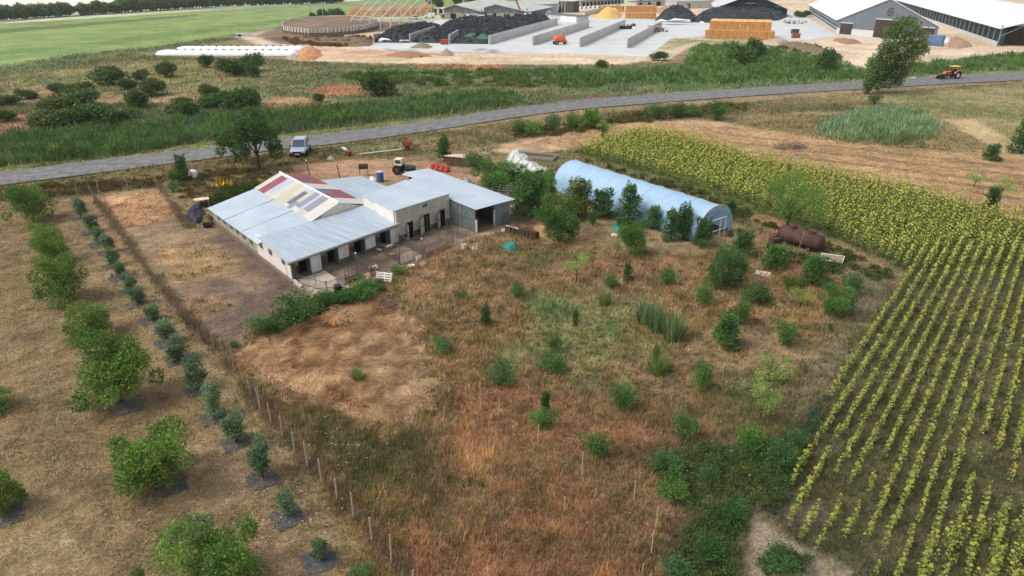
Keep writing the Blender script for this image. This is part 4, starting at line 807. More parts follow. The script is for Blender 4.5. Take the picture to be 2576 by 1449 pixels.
# ================================================================ ROAD
def strip(name,top,bot,z,m,kind='structure'):
    mb=MB(); n=len(top)
    vs=[]
    for (a,b) in zip(top,bot): p=P(*a); q_=P(*b); vs+=[(p.x,p.y,z),(q_.x,q_.y,z)]
    mb.add(vs,[(2*i,2*i+1,2*i+3,2*i+2) for i in range(n-1)]); o=mb.build(name,m); tag(o,kind=kind); return o
def smooth(pts,n=8):
    out=[]
    for i in range(len(pts)-1):
        p0=pts[max(i-1,0)];p1=pts[i];p2=pts[i+1];p3=pts[min(i+2,len(pts)-1)]
        for k in range(n):
            t=k/n; out.append(tuple(.5*((2*p1[j])+(-p0[j]+p2[j])*t+(2*p0[j]-5*p1[j]+4*p2[j]-p3[j])*t*t+(-p0[j]+3*p1[j]-3*p2[j]+p3[j])*t**3) for j in (0,1)))
    return out+[pts[-1]]
MRD=mat('asphalt',lin(122,120,117),.85,.3,.9,col2=lin(92,91,89),bump=.01,bscale=30,stretch=(1,1,1))
rt=[(-700,520),(-300,465),(0,434),(250,403),(500,374),(690,350),(850,334),(1050,309),(1280,274),(1450,252),(1700,234),(1950,218),(2150,206),(2350,194),(2576,182),(2900,166),(3400,144)]
rb=[(-700,570),(-300,505),(0,468),(250,436),(500,404),(690,379),(850,362),(1050,335),(1280,299),(1450,277),(1700,256),(1950,238),(2150,226),(2350,214),(2576,202),(2900,184),(3400,160)]
rts,rbs=smooth(rt),smooth(rb); strip('road',rts,rbs,.10,MRD)
# worn pale patches along the middle of the road
mk=MB(); mi=[((a[0]+b[0])/2,(a[1]*.46+b[1]*.54)) for a,b in zip(rts,rbs)]
def ctr(x):
    for i in range(len(mi)-1):
        if mi[i][0]<=x<=mi[i+1][0]: t=(x-mi[i][0])/(mi[i+1][0]-mi[i][0]); return P(x,mi[i][1]+(mi[i+1][1]-mi[i][1])*t)
for x0,x1 in [(60,110),(215,235),(345,390),(500,540),(640,655),(805,850),(880,900),(960,1010),(1120,1190),(1240,1275),(1400,1440),(1560,1640),(1700,1760),(1850,1930),(2020,2100)]:
    a,b=ctr(x0),ctr(x1); d=(b-a).normalized(); n_=Vector((-d.y,d.x,0))*.08; mk.quad((a-n_)[:2]+(.106,),(b-n_*.6)[:2]+(.106,),(b+n_*.6)[:2]+(.106,),(a+n_)[:2]+(.106,))
tag(mk.build('road_marking',mat('worn_paint',lin(172,172,172),.8,.2,3)),kind='structure')
far=[(-700,130),(-300,82),(0,54),(100,44.5),(200,36.5),(400,25),(600,18.5),(800,12),(1000,6)]
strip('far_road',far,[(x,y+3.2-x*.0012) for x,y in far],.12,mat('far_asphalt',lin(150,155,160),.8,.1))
# ================================================================ LIVESTOCK SHEDS (own grid: u along the front, v to the back, z up)
F0=P(737.05,705.8); F1=P(997.7,609.3); F2=P(549.2,561.9); E1=(F1-F0).normalized(); E2=(F2-F0).normalized()
def Lw(u,v,z=0): return Vector((F0.x+E1.x*u+E2.x*v,F0.y+E1.y*u+E2.y*v,z))
ANG=math.atan2(E1.y,E1.x)
WHITE=mat('lime_wash',lin(232,228,222),.9,.04,1.2,col2=lin(206,198,188),bump=.01,bscale=8)
CREAM=mat('cream_render',lin(206,198,182),.9,.08,1.0,col2=lin(176,166,150),bump=.01,bscale=6)
DIRT=mat('stained_wall',lin(150,138,122),.95,.3,2.5,col2=lin(88,76,64))
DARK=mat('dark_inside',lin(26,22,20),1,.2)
SHEET=mat('zinc_sheet',lin(182,194,204),.5,.06,.6,col2=lin(160,172,180),metal=.25,wave=('X',7,.01),spec=.4)
SHEET2=mat('plain_sheet',lin(196,206,214),.5,.05,.4,col2=lin(180,190,198),metal=.2,spec=.4)
SHEETG=mat('worn_sheet',lin(190,201,210),.55,.04,1.0,col2=lin(158,170,178),metal=.15,stretch=(4,.25,1),spec=.4)
TRIM=mat('trim',lin(150,150,146),.6,.1,3,metal=.4); WOOD=mat('weathered_wood',lin(150,132,108),.9,.2,6,bump=.01); WOODW=mat('pale_wood',lin(206,198,180),.85,.15,5)
BAR=mat('steel_bar',lin(120,112,104),.6,.2,6,metal=.4); CONC=mat('concrete',lin(196,194,188),.9,.08,.4,col2=lin(172,170,164),bump=.01,bscale=5)
def roofpart(name,pts,m,parent,t=.05):
    mb=MB(); mb.slab([Lw(*p) for p in pts],t); return mb.build(name,m,parent,local=False)
low=thing('livestock_shed','low white livestock shed with grey sheet roofs and a patched multicoloured gable roof','shed',Lw(0,0),ANG)
# walls
mb=MB(); A=Lw(0,0);B_=Lw(0,7.4); mb.wall(Lw(.1,.05),Lw(.1,7.4),.2,0,1.72,z1b=1.95); mb.build('side_wall',WHITE,low,local=False)
mb=MB(); mb.wall(Lw(.1,7.4),Lw(.1,19.0),.2,0,1.42,z1b=1.38); mb.build('rear_side_wall',DIRT if False else mat('rough_plaster',lin(176,168,150),.95,.15,1.5,col2=lin(140,130,112)),low,local=False)
mb=MB(); mb.wall(Lw(-.22,-.3),Lw(-.22,19.0),.25,0,.10); mb.build('foundation',mat('old_concrete',lin(120,104,90),.95,.2,3),low,local=False)
mb=MB()
for w0,w1 in ((6.0,6.4),(3.9,4.5),(1.25,1.75)): mb.wall(Lw(-.02,w0),Lw(-.02,w1),.05,1.0,1.42)
for k,(w0,w1) in enumerate(((6.0,6.4),(3.9,4.5),(1.25,1.75))):
    f=MB(); f.wall(Lw(-.02,w0-.05),Lw(-.02,w1+.05),.05,.95,1.45); fo=f.build('window',WOOD,low,local=False); g_=MB(); g_.wall(Lw(-.05,w0),Lw(-.05,(w0+w1)/2-.02),.02,1.0,1.4); g_.wall(Lw(-.05,(w0+w1)/2+.02),Lw(-.05,w1),.02,1.0,1.4); go=g_.build('pane',mat('old_glass',lin(96,108,110),.25,.2,3),low,local=False); go.parent=fo
for k in range(6):
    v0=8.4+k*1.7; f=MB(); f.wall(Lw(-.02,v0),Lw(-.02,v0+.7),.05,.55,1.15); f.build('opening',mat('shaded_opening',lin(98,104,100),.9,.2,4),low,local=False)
mb=MB(); mb.wall(Lw(0,1.0),Lw(11.3,1.0),.16,0,1.72); mb.build('recessed_front_wall',mat('stained_lower_wall',lin(178,168,152),.95,.1,1.5,col2=lin(120,106,92)),low,local=False)
mb=MB(); mb.wall(Lw(0,.92),Lw(11.3,.92),.02,0,.7); mb.build('splash_stain',mat('mud_stain',lin(112,96,82),1,.25,3,col2=lin(76,64,54)),low,local=False)
for p0,p1,d0 in ((1.84,2.86,1.12),(4.66,5.75,3.98),(7.55,8.7,6.85),(10.45,11.35,9.8)):
    mb=MB(); pts=[Lw(p0,.0),Lw(p1,.0),Lw(p1,.95),Lw(p0,.95)]; mb.prism([(p.x,p.y) for p in pts],0,1.7); pr=mb.build('pier',WHITE,low,local=False)
    if p0>3 and p0<10:
        s=MB(); s.wall(Lw(p0-.01,-.012),Lw(p1+.01,-.012),.02,0,.35); so_=s.build('stain_band',mat('mould_stain',lin(120,112,78),1,.3,5,col2=lin(86,74,56)),low,local=False); so_.parent=pr
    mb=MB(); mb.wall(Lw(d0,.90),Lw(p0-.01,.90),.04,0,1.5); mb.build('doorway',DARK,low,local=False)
    mb=MB(); mb.wall(Lw(p0-.04,-.05),Lw(p0-.04,.85),.04,.0,1.5); mb.build('door',mat('door_edge',lin(120,128,130),.8,.1),low,local=False)
mb=MB(); mb.wall(Lw(.02,.0),Lw(.35,.0),.1,0,1.6); mb.build('corner_post',mat('post_dark',lin(96,92,84),.8,.2),low,local=False)
# roofs
roofpart('front_roof',[(-.38,-.32,1.78),(11.5,-.25,1.84),(11.45,6.3,2.2),(5.3,6.05,2.1),(-.28,6.1,2.05)],SHEETG,low)
roofpart('left_roof',[(-.42,6.0,1.50),(5.3,6.0,2.07),(5.25,19.5,2.05),(-.38,19.3,1.32)],SHEET2,low,.04)
for v0 in (9.9,14.4):
    mb=MB(); a,b,c,d=[Lw(*q_) for q_ in ((-.4,v0,1.53-(v0-6)*.013),(5.28,v0,2.12),(5.28,v0+.06,2.12),(-.4,v0+.06,1.53-(v0-6)*.013))]; mb.slab([a,b,c,d],.02); mb.build('sheet_lap',TRIM,low,local=False)
def gz(v): return 2.1
SW=[(.0,.9,'c'),(.9,2.0,'r'),(2.0,3.4,'b'),(3.4,5.6,'c'),(5.6,6.6,'y'),(6.6,7.6,'d'),(7.6,8.6,'y'),(8.6,10.6,'g'),(10.6,11.6,'c'),(11.6,13.8,'w')]
CL=dict(c=mat('cream_sheet',lin(208,203,184),.6,.06,1,wave=('Y',2.2,.03)),r=mat('red_sheet',lin(160,84,88),.7,.15,1.5,col2=lin(134,84,90),wave=('Y',2.2,.03)),b=mat('blue_grey_sheet',lin(184,196,210),.5,.05,1,wave=('Y',2.2,.03)),
 y=mat('beige_sheet',lin(198,192,172),.6,.06,1,wave=('Y',2.2,.03)),d=mat('slate_sheet',lin(104,118,130),.6,.1,1,wave=('Y',2.2,.03)),g=mat('grey_sheet',lin(146,149,157),.6,.05,1,wave=('Y',2.2,.03)),w=mat('ivory_sheet',lin(212,209,196),.6,.05,1,wave=('Y',2.2,.03)))
v1,v0=5.85,19.6; ln=v0-v1; Wd=13.8
def gp(u,s,dz=.0):   # u position on left slope, s = distance from the rear
    v=v0-s/Wd*ln; z=2.12+(u-5.2)/(8.3-5.2)*.93 if u<=8.3 else 3.05-(u-8.3)/(11.7-8.3)*.95; return Lw(u,v,z+dz)
mb=MB(); mats=[CL[k] for k in 'crbydgw']; ix={k:i for i,k in enumerate('crbydgw')}
left=[(5.1,8.3,SW)]
patch=[('c',0,.7,0,1),('w',.7,1.0,0,1),('r',1.0,2.6,0,.93),('c',1.0,2.6,.93,1),('b',2.6,4.1,.12,1),('c',2.6,4.1,0,.12),('c',4.1,5.2,0,1),('y',5.2,6.3,0,1),('c',6.3,7.4,.5,1),('y',6.3,7.4,0,.5),('d',7.4,8.3,.12,.8),('b',7.4,8.3,.8,1),('c',7.4,8.3,.0,.12),('y',8.3,9.1,.35,1),('g',8.3,9.1,0,.35),('g',9.1,10.1,.18,1),('w',9.1,10.1,0,.18),('b',10.1,10.6,.1,1),('w',10.1,10.6,0,.1),('g',10.6,11.9,.22,1),('y',10.6,11.9,0,.22),('w',11.9,13.8,0,1)]
ui=lambda f:5.1+(8.3-5.1)*f
for k,s0,s1,f0,f1 in patch:
    if k=='b' and s0==5.0: continue
    mb.slab([gp(ui(f0),s1),gp(ui(f1),s1),gp(ui(f1),s0),gp(ui(f0),s0)],.04,ix[k])
mb.build('gable_roof_left_slope',mats,low,local=False)
mb=MB(); ui2=lambda f:8.3+(11.75-8.3)*f
for k,s0,s1,f0,f1 in [('r',0,4.2,0,1),('d',4.2,5.2,0,.45),('r',4.2,5.2,.45,1),('w',5.2,7.6,0,1),('d',7.6,9.6,0,.55),('r',7.6,9.3,.55,1),('d',9.3,9.6,.55,1),('r',9.6,11.6,0,1),('w',11.6,13.8,0,1)]:
    mb.slab([gp(ui2(f0),s1),gp(ui2(f1),s1),gp(ui2(f1),s0),gp(ui2(f0),s0)],.04,ix[k])
mb.build('gable_roof_right_slope',mats,low,local=False)
mb=MB(); mb.tube([gp(8.3,0,.03),gp(8.3,13.85,.03)],.12,6); mb.build('ridge_cap',mat('ridge',lin(214,218,220),.6,.05),low,local=False)
mb=MB(); a,b,c=Lw(5.25,5.95,2.02),Lw(8.3,5.95,3.0),Lw(11.6,5.95,2.05); a2,b2,c2=[p+E2*.12 for p in (a,b,c)]; a.z=a2.z=1.9; c.z=c2.z=1.9
mb.add([a,b,c,a2,b2,c2],[(0,2,1),(3,4,5),(0,1,4,3),(1,2,5,4),(2,0,3,5)]); mb.build('gable_wall',mat('gable_board',lin(222,214,190),.8,.05),low,local=False)
roofpart('right_roof',[(11.6,5.95,2.06),(17.3,6.2,1.55),(17.0,16.2,1.5),(11.6,16.6,2.06)],SHEETG,low)
mb=MB(); mb.wall(Lw(16.9,8),Lw(16.8,16),.15,0,1.45); mb.wall(Lw(0,19.0),Lw(11.6,19.0),.15,0,1.4); mb.wall(Lw(11.6,16.4),Lw(16.8,16.0),.15,0,1.45); mb.build('back_wall',mat('rough_plaster',(1,1,1)),low,local=False)
# gutter and downpipe
mb=MB(); mb.tube([Lw(-.4,-.38,1.70),Lw(11.5,-.32,1.76)],.055,6); mb.build('gutter',TRIM,low,local=False)
mb=MB(); mb.wall(Lw(-.2,-.24),Lw(11.4,-.18),.05,1.55,1.72); mb.build('fascia_beam',mat('fascia',lin(170,162,146),.9,.2,6),low,local=False)
mb=MB(); mb.tube([Lw(-.35,-.38,1.68),Lw(-.1,-.2,1.45),Lw(-.04,-.08,1.3),Lw(-.04,-.08,.1)],.045,6); mb.build('downpipe',TRIM,low,local=False)
# --- tall shed
tall_=thing('tall_stable','taller cream stable with a flat grey roof and three doorways, right of the low shed','stable',Lw(11.2,0),ANG)
mb=MB(); mb.wall(Lw(11.2,0),Lw(18.1,0),.2,0,3.05,z1b=2.98); mb.build('front_wall',CREAM,tall_,local=False)
mb=MB(); mb.wall(Lw(11.2,0.12),Lw(11.2,5.9),.2,0,3.05,z1b=3.0); mb.build('side_wall',WHITE,tall_,local=False)
mb=MB(); mb.wall(Lw(11.2,5.9),Lw(18.1,7.6),.2,0,2.6); mb.build('back_wall',WHITE,tall_,local=False)
roofpart('roof',[(11.05,-.14,3.12),(18.2,-.14,3.05),(18.2,8.0,2.62),(11.05,6.0,3.02)],SHEET2,tall_,.06)
mb=MB(); mb.wall(Lw(14.55,-.11),Lw(15.15,-.11),.03,2.5,2.78); mb.build('vent_opening',mat('shaded_opening',(1,1,1)),tall_,local=False)
mb=MB(); mb.wall(Lw(11.35,-.115),Lw(18.0,-.115),.012,0,.55); mb.build('splash_stain',mat('mud_stain',(1,1,1)),tall_,local=False)
for a_,b_,hh,open_,hm in ((12.45,13.15,1.55,None,0),(14.6,15.3,1.75,(13.65,-.75),1),(16.75,17.35,1.65,(15.95,-.7),1)):
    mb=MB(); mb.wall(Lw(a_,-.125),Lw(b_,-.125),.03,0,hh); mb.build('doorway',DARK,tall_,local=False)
    fr=MB(); fr.wall(Lw(a_-.07,-.13),Lw(a_,-.13),.06,0,hh+.07); fr.wall(Lw(b_,-.13),Lw(b_+.07,-.13),.06,0,hh+.07); fr.wall(Lw(a_-.0,-.13),Lw(b_,-.13),.05,hh,hh+.07); fr.build('door_frame',WOOD,tall_,local=False)
    d=MB(); s_=(a_-.05,-.15); e_=open_ if open_ else (a_-.25,-.75)
    e_=(e_[0],e_[1]); d.wall(Lw(*s_),Lw(*e_),.05,.08,hh*.48); d.wall(Lw(*s_),Lw(*e_),.05,hh*.54,hh-.05); dd_=d.build('door',mat('door_board',lin(200,192,172),.9,.12,4),tall_,local=False)
    f=MB(); 
    for z in (.06,hh*.51,hh-.03): f.wall(Lw(*s_),Lw(*e_),.08,z-.03,z+.03)
    for q_ in (s_,e_): f.tube([Lw(q_[0],q_[1],.03),Lw(q_[0],q_[1],hh)],.035,4)
    fo=f.build('door_rails',BAR,tall_,local=False); fo.parent=dd_
# --- open metal shed
ms=thing('metal_shed','open fronted grey metal shed at the right end of the buildings','shed',Lw(18.3,-3.9),ANG)
roofpart('roof',[(18.25,-4.25,2.42),(23.3,-5.05,2.42),(22.9,9.7,2.5),(20.1,10.6,2.5),(19.2,10.2,2.5),(19.5,8.3,2.5),(18.25,7.9,2.5)],SHEET2,ms,.05)
mb=MB(); mb.wall(Lw(18.15,-.1),Lw(18.5,-3.9),.06,0,2.36); mb.build('side_wall',mat('old_zinc',lin(138,148,152),.6,.15,1.5,col2=lin(104,112,116),metal=.3,wave=('Y',6,.02)),ms,local=False)
mb=MB()
for z in (.05,1.2,2.3): mb.tube([Lw(18.10,-.1,z),Lw(18.44,-3.9,z)],.035,4)
for t in (0,.33,.5,1): mb.tube([Lw(18.10+.34*t,-.1-3.8*t,0),Lw(18.10+.34*t,-.1-3.8*t,2.34)],.03,4)
mb.build('side_frame',BAR,ms,local=False)
mb=MB(); mb.wall(Lw(21.15,-3.95),Lw(22.75,-4.7),.06,0,2.36); mb.build('front_panel',mat('zinc_panel',lin(150,162,166),.6,.1,1.5,metal=.3,wave=('X',6,.02)),ms,local=False)
mb=MB(); mb.wall(Lw(22.75,-4.7),Lw(22.6,9.3),.06,0,2.36); mb.wall(Lw(20,10),Lw(22.6,9.3),.06,0,2.4); mb.build('rear_wall',mat('old_zinc',(1,1,1)),ms,local=False)
mb=MB(); mb.wall(Lw(18.3,1.5),Lw(22.6,1.5),.05,0,2.4); mb.build('inner_partition',mat('dark_partition',lin(44,40,36),1,.3),ms,local=False)
for q_,m_,h_ in (((18.52,-4.0),WHITE,1.25),((21.1,-4.02),WHITE,1.6)):
    mb=MB(); mb.tube([Lw(q_[0],q_[1],0),Lw(q_[0],q_[1],h_)],.1,8); mb.build('post',m_,ms,local=False)
mb=MB(); mb.tube([Lw(21.05,-3.9,0),Lw(21.05,-3.9,2.38)],.05,5); mb.tube([Lw(18.5,-3.9,0),Lw(18.5,-3.9,2.38)],.05,5); mb.build('frame_post',BAR,ms,local=False)
mb=MB(); 
for k in range(7): mb.tube([Lw(21.7+k*.13,-4.45-k*.06,.0),Lw(21.7+k*.13,-4.45-k*.06,1.15+.1*(k%2))],.02,4)
tag(mb.build('rusty_grating',BAR),'rusty grating leaning on the metal shed front','grating')
# --- slabs of the yard
mb=MB(); pts=[Lw(.4,-.2),Lw(2.9,-.4),Lw(2.9,-2.3),Lw(2.3,-3.9),Lw(.5,-2.6)]; mb.prism([(p.x,p.y) for p in pts],-.1,.05); tag(mb.build('yard_slab',mat('dusty_concrete',lin(186,172,150),.95,.12,1.2)),kind='structure')
mb=MB(); pts=[Lw(2.6,-4.2),Lw(5.6,-3.5),Lw(5.9,-3.9),Lw(4.2,-5.0),Lw(2.8,-5.0)]; mb.prism([(p.x,p.y) for p in pts],-.1,.04); tag(mb.build('slope_slab',mat('brownish_concrete',lin(184,152,122),.95,.15,1.5)),kind='structure')
mb=MB(); pts=[Lw(-.1,-.1),Lw(.15,-.1),Lw(.1,-1.7),Lw(-.15,-1.7)]; mb.prism([(p.x,p.y) for p in pts],-.1,.14); tag(mb.build('kerb',CONC),kind='structure')
# --- bar fences of the pens
def barfence(u0,v0_,u1,v1_,h,label,gap=.13,posts=True,m=BAR):
    a,b=Lw(u0,v0_),Lw(u1,v1_); L=(b-a).length; t=thing('bar_fence',label,'fence',a); n=int(L/gap); mb=MB()
    for i in range(n+1): p=a+(b-a)*i/n; mb.tube([(p.x,p.y,.05),(p.x,p.y,h)],.013,4,cap=False)
    mb.build('bars',m,t,local=False)
    for z in (.1,h-.03): mb=MB(); mb.tube([(a.x,a.y,z),(b.x,b.y,z)],.02,4); mb.build('rail',m,t,local=False)
    for p in (a,b): q_=MB(); q_.tube([(p.x,p.y,0),(p.x,p.y,h+.12)],.028,5); q_.build('post',m,t,local=False)
    return t
barfence(.05,-1.0,1.15,-3.95,.85,'bar fence at the left end of the pens, beside the white corner')
barfence(1.2,-4.0,3.0,-4.1,.85,'bar fence in front of the pale concrete slab')
barfence(3.0,-4.1,5.6,-4.15,.85,'bar fence behind the feed trough')
barfence(5.6,-4.15,8.55,-4.2,.9,'bar fence section left of the wooden pallet gate')
barfence(10.9,-4.75,15.3,-4.0,1.0,'long bar fence in front of the tall stable')
barfence(8.6,-4.2,8.9,-.0,.85,'dividing bar fence between the pig pens')
barfence(5.55,-4.1,5.85,-.1,.85,'inner dividing fence behind the white pigs')
barfence(11.3,-.3,11.2,-4.7,.85,'dividing bar fence under the corner of the tall stable')
# posts: name, u, v, height, cap
def ypost(u,v,h,label,cap=None,r=.03,m=None):
    t=thing('fence_post',label,'post',Lw(u,v)); mb=MB(); mb.tube([(0,0,-.05),(R.uniform(-.03,.03),0,h)],r,6); mb.build('shaft',m or BAR,t)
    if cap: q_=MB(); q_.blob((0,0,h+.05),(.07,.07,.09),8,5); q_.build('cap',mat('white_plastic',lin(230,230,226),.5,.05),t,smooth=True)
    return t
for u,v,h,lb,c in [(1.0,-2.3,1.25,'thin pole by the bare slab at the left pen',0),(2.95,-4.15,1.3,'pole with dark scraps beside the trough',0),(3.35,-3.9,1.5,'thin pole left of the feed trough top',0),(5.0,-2.6,1.6,'pole with a white cap among the pig pens',1),(6.1,-3.2,1.5,'leaning pole beside the two white pigs',0),(8.6,-4.25,1.45,'pole left of the wooden pallet gate',0),
 (10.85,-4.8,1.8,'pole with a white cap right of the pallet gate',1),(13.7,-3.9,1.6,'tall pole in the fence before the stable',0),(14.35,-1.0,1.9,'tall pole before the middle stable door',0),(15.3,-3.95,2.0,'tallest pole of the stable pen',0),(16.1,-3.8,1.5,'pole at the right end of the stable pen',0),(16.4,-1.8,1.6,'pole before the right stable door',0)]:
    ypost(u,v,h,lb,c)
# wooden pallets
def pallet(loc,rz,w,h,label,m,tilt=math.radians(80),slats=5,nm='wooden_pallet'):
    t=thing(nm,label,'pallet',loc,rz); mb=MB(); c,s=math.cos(tilt),math.sin(tilt)
    def bx(x,y,sx,sy,th=.03,off=0): mb.box((x,y*c-off*s,y*s+off*c),(sx,sy,th),rx=tilt)
    for i in range(slats): bx(0,(i+.5)/slats*h,w,h/slats*.62)
    mb.build('slats',m,t); mb=MB()
    for x in (-w/2+.05,0,w/2-.05): mb.box((x,h/2*c+.05*s,h/2*s-.05*c),(.09,h,.07),rx=tilt)
    mb.build('bearers',m,t); return t
pallet(Lw(9.35,-4.3),ANG,1.3,.75,'pale wooden pallet used as gate in the pen fence',WOODW)
pallet(Lw(10.45,-4.75),ANG+.1,.6,.35,'white board with a hole beside the pallet gate',mat('white_board',lin(220,212,196),.9,.1),slats=2,nm='board')
for k,(u,v,lb,m_) in enumerate([(11.5,-5.05,'reddish pallet with upright slats at the fence foot, left of three',mat('red_wood',lin(150,104,84),.9,.2,5)),(12.7,-4.9,'brown pallet at the fence foot, middle of three',mat('brown_wood',lin(170,130,98),.9,.2,5)),(13.9,-4.7,'brown lattice pallet at the fence foot, right of three',mat('brown_wood',(1,1,1)))]):
    pallet(Lw(u,v),ANG+.12,1.1,.55,lb,m_)
pl=pallet(P(965,709),math.radians(-12),1.35,.8,'white wooden pallet standing on legs above the green hedge',mat('white_paint_wood',lin(226,222,206),.85,.1,5),tilt=math.radians(62),slats=4)
mb=MB(); mb.tube([(.62,-.02,0),(.62,.35,.75)],.04,4); mb.tube([(-.62,-.02,0),(-.62,.35,.75)],.04,4); mb.build('leg',mat('white_paint_wood',(1,1,1)),pl)
# --- trough, barrel, buckets
t=thing('feed_trough','round-bottomed dark feed trough inside the bar fence','trough',Lw(3.9,-3.85),ANG); mb=MB()
n=8
for i in range(n):
    a0,a1=math.pi+math.pi*i/n,math.pi+math.pi*(i+1)/n; f=lambda a,x,r_:(x,r_*math.cos(a),.34+r_*math.sin(a))
    mb.quad(f(a0,-.75,.3),f(a1,-.75,.3),f(a1,.75,.3),f(a0,.75,.3)); mb.quad(f(a0,-.72,.26),f(a0,.72,.26),f(a1,.72,.26),f(a1,-.72,.26))
for x in (-.75,.75): mb.add([(x,.3*math.cos(math.pi+math.pi*i/n),.34+.3*math.sin(math.pi+math.pi*i/n)) for i in range(n+1)],[tuple(range(n+1))])
mb.build('body',mat('trough_wood',lin(110,92,74),.9,.2,5),t); mb=MB(); mb.box((0,0,.2),(1.4,.45,.12)); mb.build('feed',mat('mash',lin(92,74,58),1,.3,9),t)
def barrel(loc,r,h,col,label,lid=None,nm='barrel'):
    t=thing(nm,label,'barrel',loc); mb=MB(); mb.tube([(0,0,0),(0,0,.03),(0,0,h*.3),(0,0,h*.33),(0,0,h*.36),(0,0,h*.64),(0,0,h*.67),(0,0,h*.7),(0,0,h-.03),(0,0,h)],[r*.93,r,r,r*1.05,r,r,r*1.05,r,r,r*.93],14); mb.build('body',col,t,smooth=False)
    if lid: q_=MB(); q_.tube([(0,0,h),(0,0,h+.05)],[r*1.03,r*.98],14); q_.build('lid',lid,t)
    return t
MBLK=mat('black_plastic',lin(42,44,48),.4,.2,4)
barrel(P(852,743),.3,.85,MBLK,'black barrel standing in the hedge below the pens',MBLK)
def bucket(loc,r,h,m,label,nm='bucket',fill=None):
    t=thing(nm,label,'bucket' if nm=='bucket' else 'basin',loc); mb=MB(); n=12
    for k in range(n):
        a0,a1=2*math.pi*k/n,2*math.pi*(k+1)/n; q=lambda a,rr,z:(rr*math.cos(a),rr*math.sin(a),z)
        mb.quad(q(a0,r*.75,0),q(a1,r*.75,0),q(a1,r,h),q(a0,r,h)); mb.quad(q(a0,r,h),q(a1,r,h),q(a1,r*.9,h),q(a0,r*.9,h)); mb.quad(q(a0,r*.9,h),q(a1,r*.9,h),q(a1,r*.7,.04),q(a0,r*.7,.04))
    mb.add([(r*.7*math.cos(2*math.pi*k/n),r*.7*math.sin(2*math.pi*k/n),.04) for k in range(n)],[tuple(range(n))]); mb.build('shell',m,t)
    q_=MB(); q_.tube([(r*math.cos(a),r*math.sin(a)*.3,h+.02+r*.7*math.sin(a)) for a in [math.pi*i/6 for i in range(7)]],.012,4); q_.build('handle',BAR,t)
    return t
MW=mat('white_plastic',(1,1,1)); bucket(P(1064,670),.17,.32,mat('grey_plastic',lin(196,198,200),.5,.05),'pale grey bucket at the end of the row below the pens')
bucket(P(1051,674),.2,.22,mat('orange_plastic',lin(178,92,62),.5,.1),'orange-red basin between the pale ones','basin'); bucket(P(1035,671),.3,.16,MW,'wide white basin left of the orange-red one','basin')
bucket(P(1167,627),.24,.5,mat('ivory_plastic',lin(216,210,188),.5,.08),'ivory tub at the head of the path by the metal shed','tub')
# --- pigs: continuous bodies grown over a jointed skeleton
PIG=mat('pig_skin',lin(226,184,168),.7,.12,6)
def pig(loc,rz,label,s=1.0,down=0):
    pts=[(0,0,.42,.20),(.28,0,.43,.21),(-.28,0,.44,.20),(-.45,0,.42,.14),(.46,0,.44,.15),(.62,0,.42,.11),(.76,0,.36,.065),
     (.33,.12,.25,.07),(.34,.12,.02,.045),(.33,-.12,.25,.07),(.36,-.12,.02,.045),(-.36,.12,.27,.09),(-.42,.12,.14,.05),(-.38,.12,.02,.042),(-.36,-.12,.27,.09),(-.42,-.12,.14,.05),(-.40,-.12,.02,.042),(.58,.09,.54,.03),(.60,.12,.60,.02),(.58,-.09,.54,.03),(.60,-.12,.60,.02),(-.56,0,.46,.02),(-.6,.03,.40,.015)]
    ed=[(0,1),(0,2),(2,3),(1,4),(4,5),(5,6),(1,7),(7,8),(1,9),(9,10),(2,11),(11,12),(12,13),(2,14),(14,15),(15,16),(5,17),(17,18),(5,19),(19,20),(3,21),(21,22)]
    me=bpy.data.meshes.new('pig'); me.from_pydata([(a*s,b*s,c*s) for a,b,c,_ in pts],ed,[]); me.materials.append(PIG); o=bpy.data.objects.new('pig',me); C.objects.link(o)
    o.modifiers.new('skin','SKIN'); 
    sv=me.skin_vertices[0].data if me.skin_vertices else None
    for i,p in enumerate(pts):
        if sv: sv[i].radius=(p[3]*s,p[3]*s)
    if sv: sv[0].use_root=True
    m2=o.modifiers.new('sub','SUBSURF'); m2.levels=1; m2.render_levels=1
    o.location=loc; o.rotation_euler=(0,0,rz); tag(o,label,'pig'); return o
PIGS=[(9.7,-.7,ANG-.3,'pale pig walking right in the pen behind the pallet gate',.68),(9.1,-2.2,ANG-.5,'small pale piglet left of the pallet gate',.42),(6.15,-3.3,ANG-.7,'white pig standing at the bar fence beside a darker one',.65),(6.55,-3.45,ANG+1.2,'spotted pig half hidden behind the white one at the fence',.55),(8.75,-.55,ANG+1.9,'thin pale piglet at the divider below the doorway',.45)]

for u,v,rz,lb,s_ in PIGS: pig(Lw(u,v),rz,lb,s_)
# ================================================================ GREENHOUSE
gA=P(1748,609); gB=P(1391,477); gd=(gB-gA).normalized(); gn=Vector((-gd.y,gd.x,0))*-1
if gn.x<0: gn=-gn
gL=(gB-gA).length; GW_=(P(1834,584)-gA).dot(gn); GW_=5.4; GH=3.0
gh=thing('greenhouse','long half-round greenhouse under pale blue plastic film','greenhouse',gA,0)
def gpt(t,k,dz=0.0,e=1.0): # t along, k 0..1 across the arch
    a=math.pi*k; x=-math.cos(a); z=math.sin(a)**.8
    return gA+gd*t+gn*(GW_/2*(1+x*e))+Vector((0,0,GH*z*e+dz))
FILM=mat('greenhouse_film',lin(190,222,246),.45,.03,.5,col2=lin(176,210,238),bump=.02,bscale=2.5,spec=.4,tr=.3)
mb=MB(); nl,na=44,18; vs=[]
for i in range(nl+1):
    t=i/nl*gL; ph=(t/ (gL/8))%1; sag=-.035*math.sin(math.pi*ph)
    for k in range(na+1): q_=gpt(t,k/na,0,1+sag*.6+R.uniform(-.003,.003)); vs.append(tuple(q_))
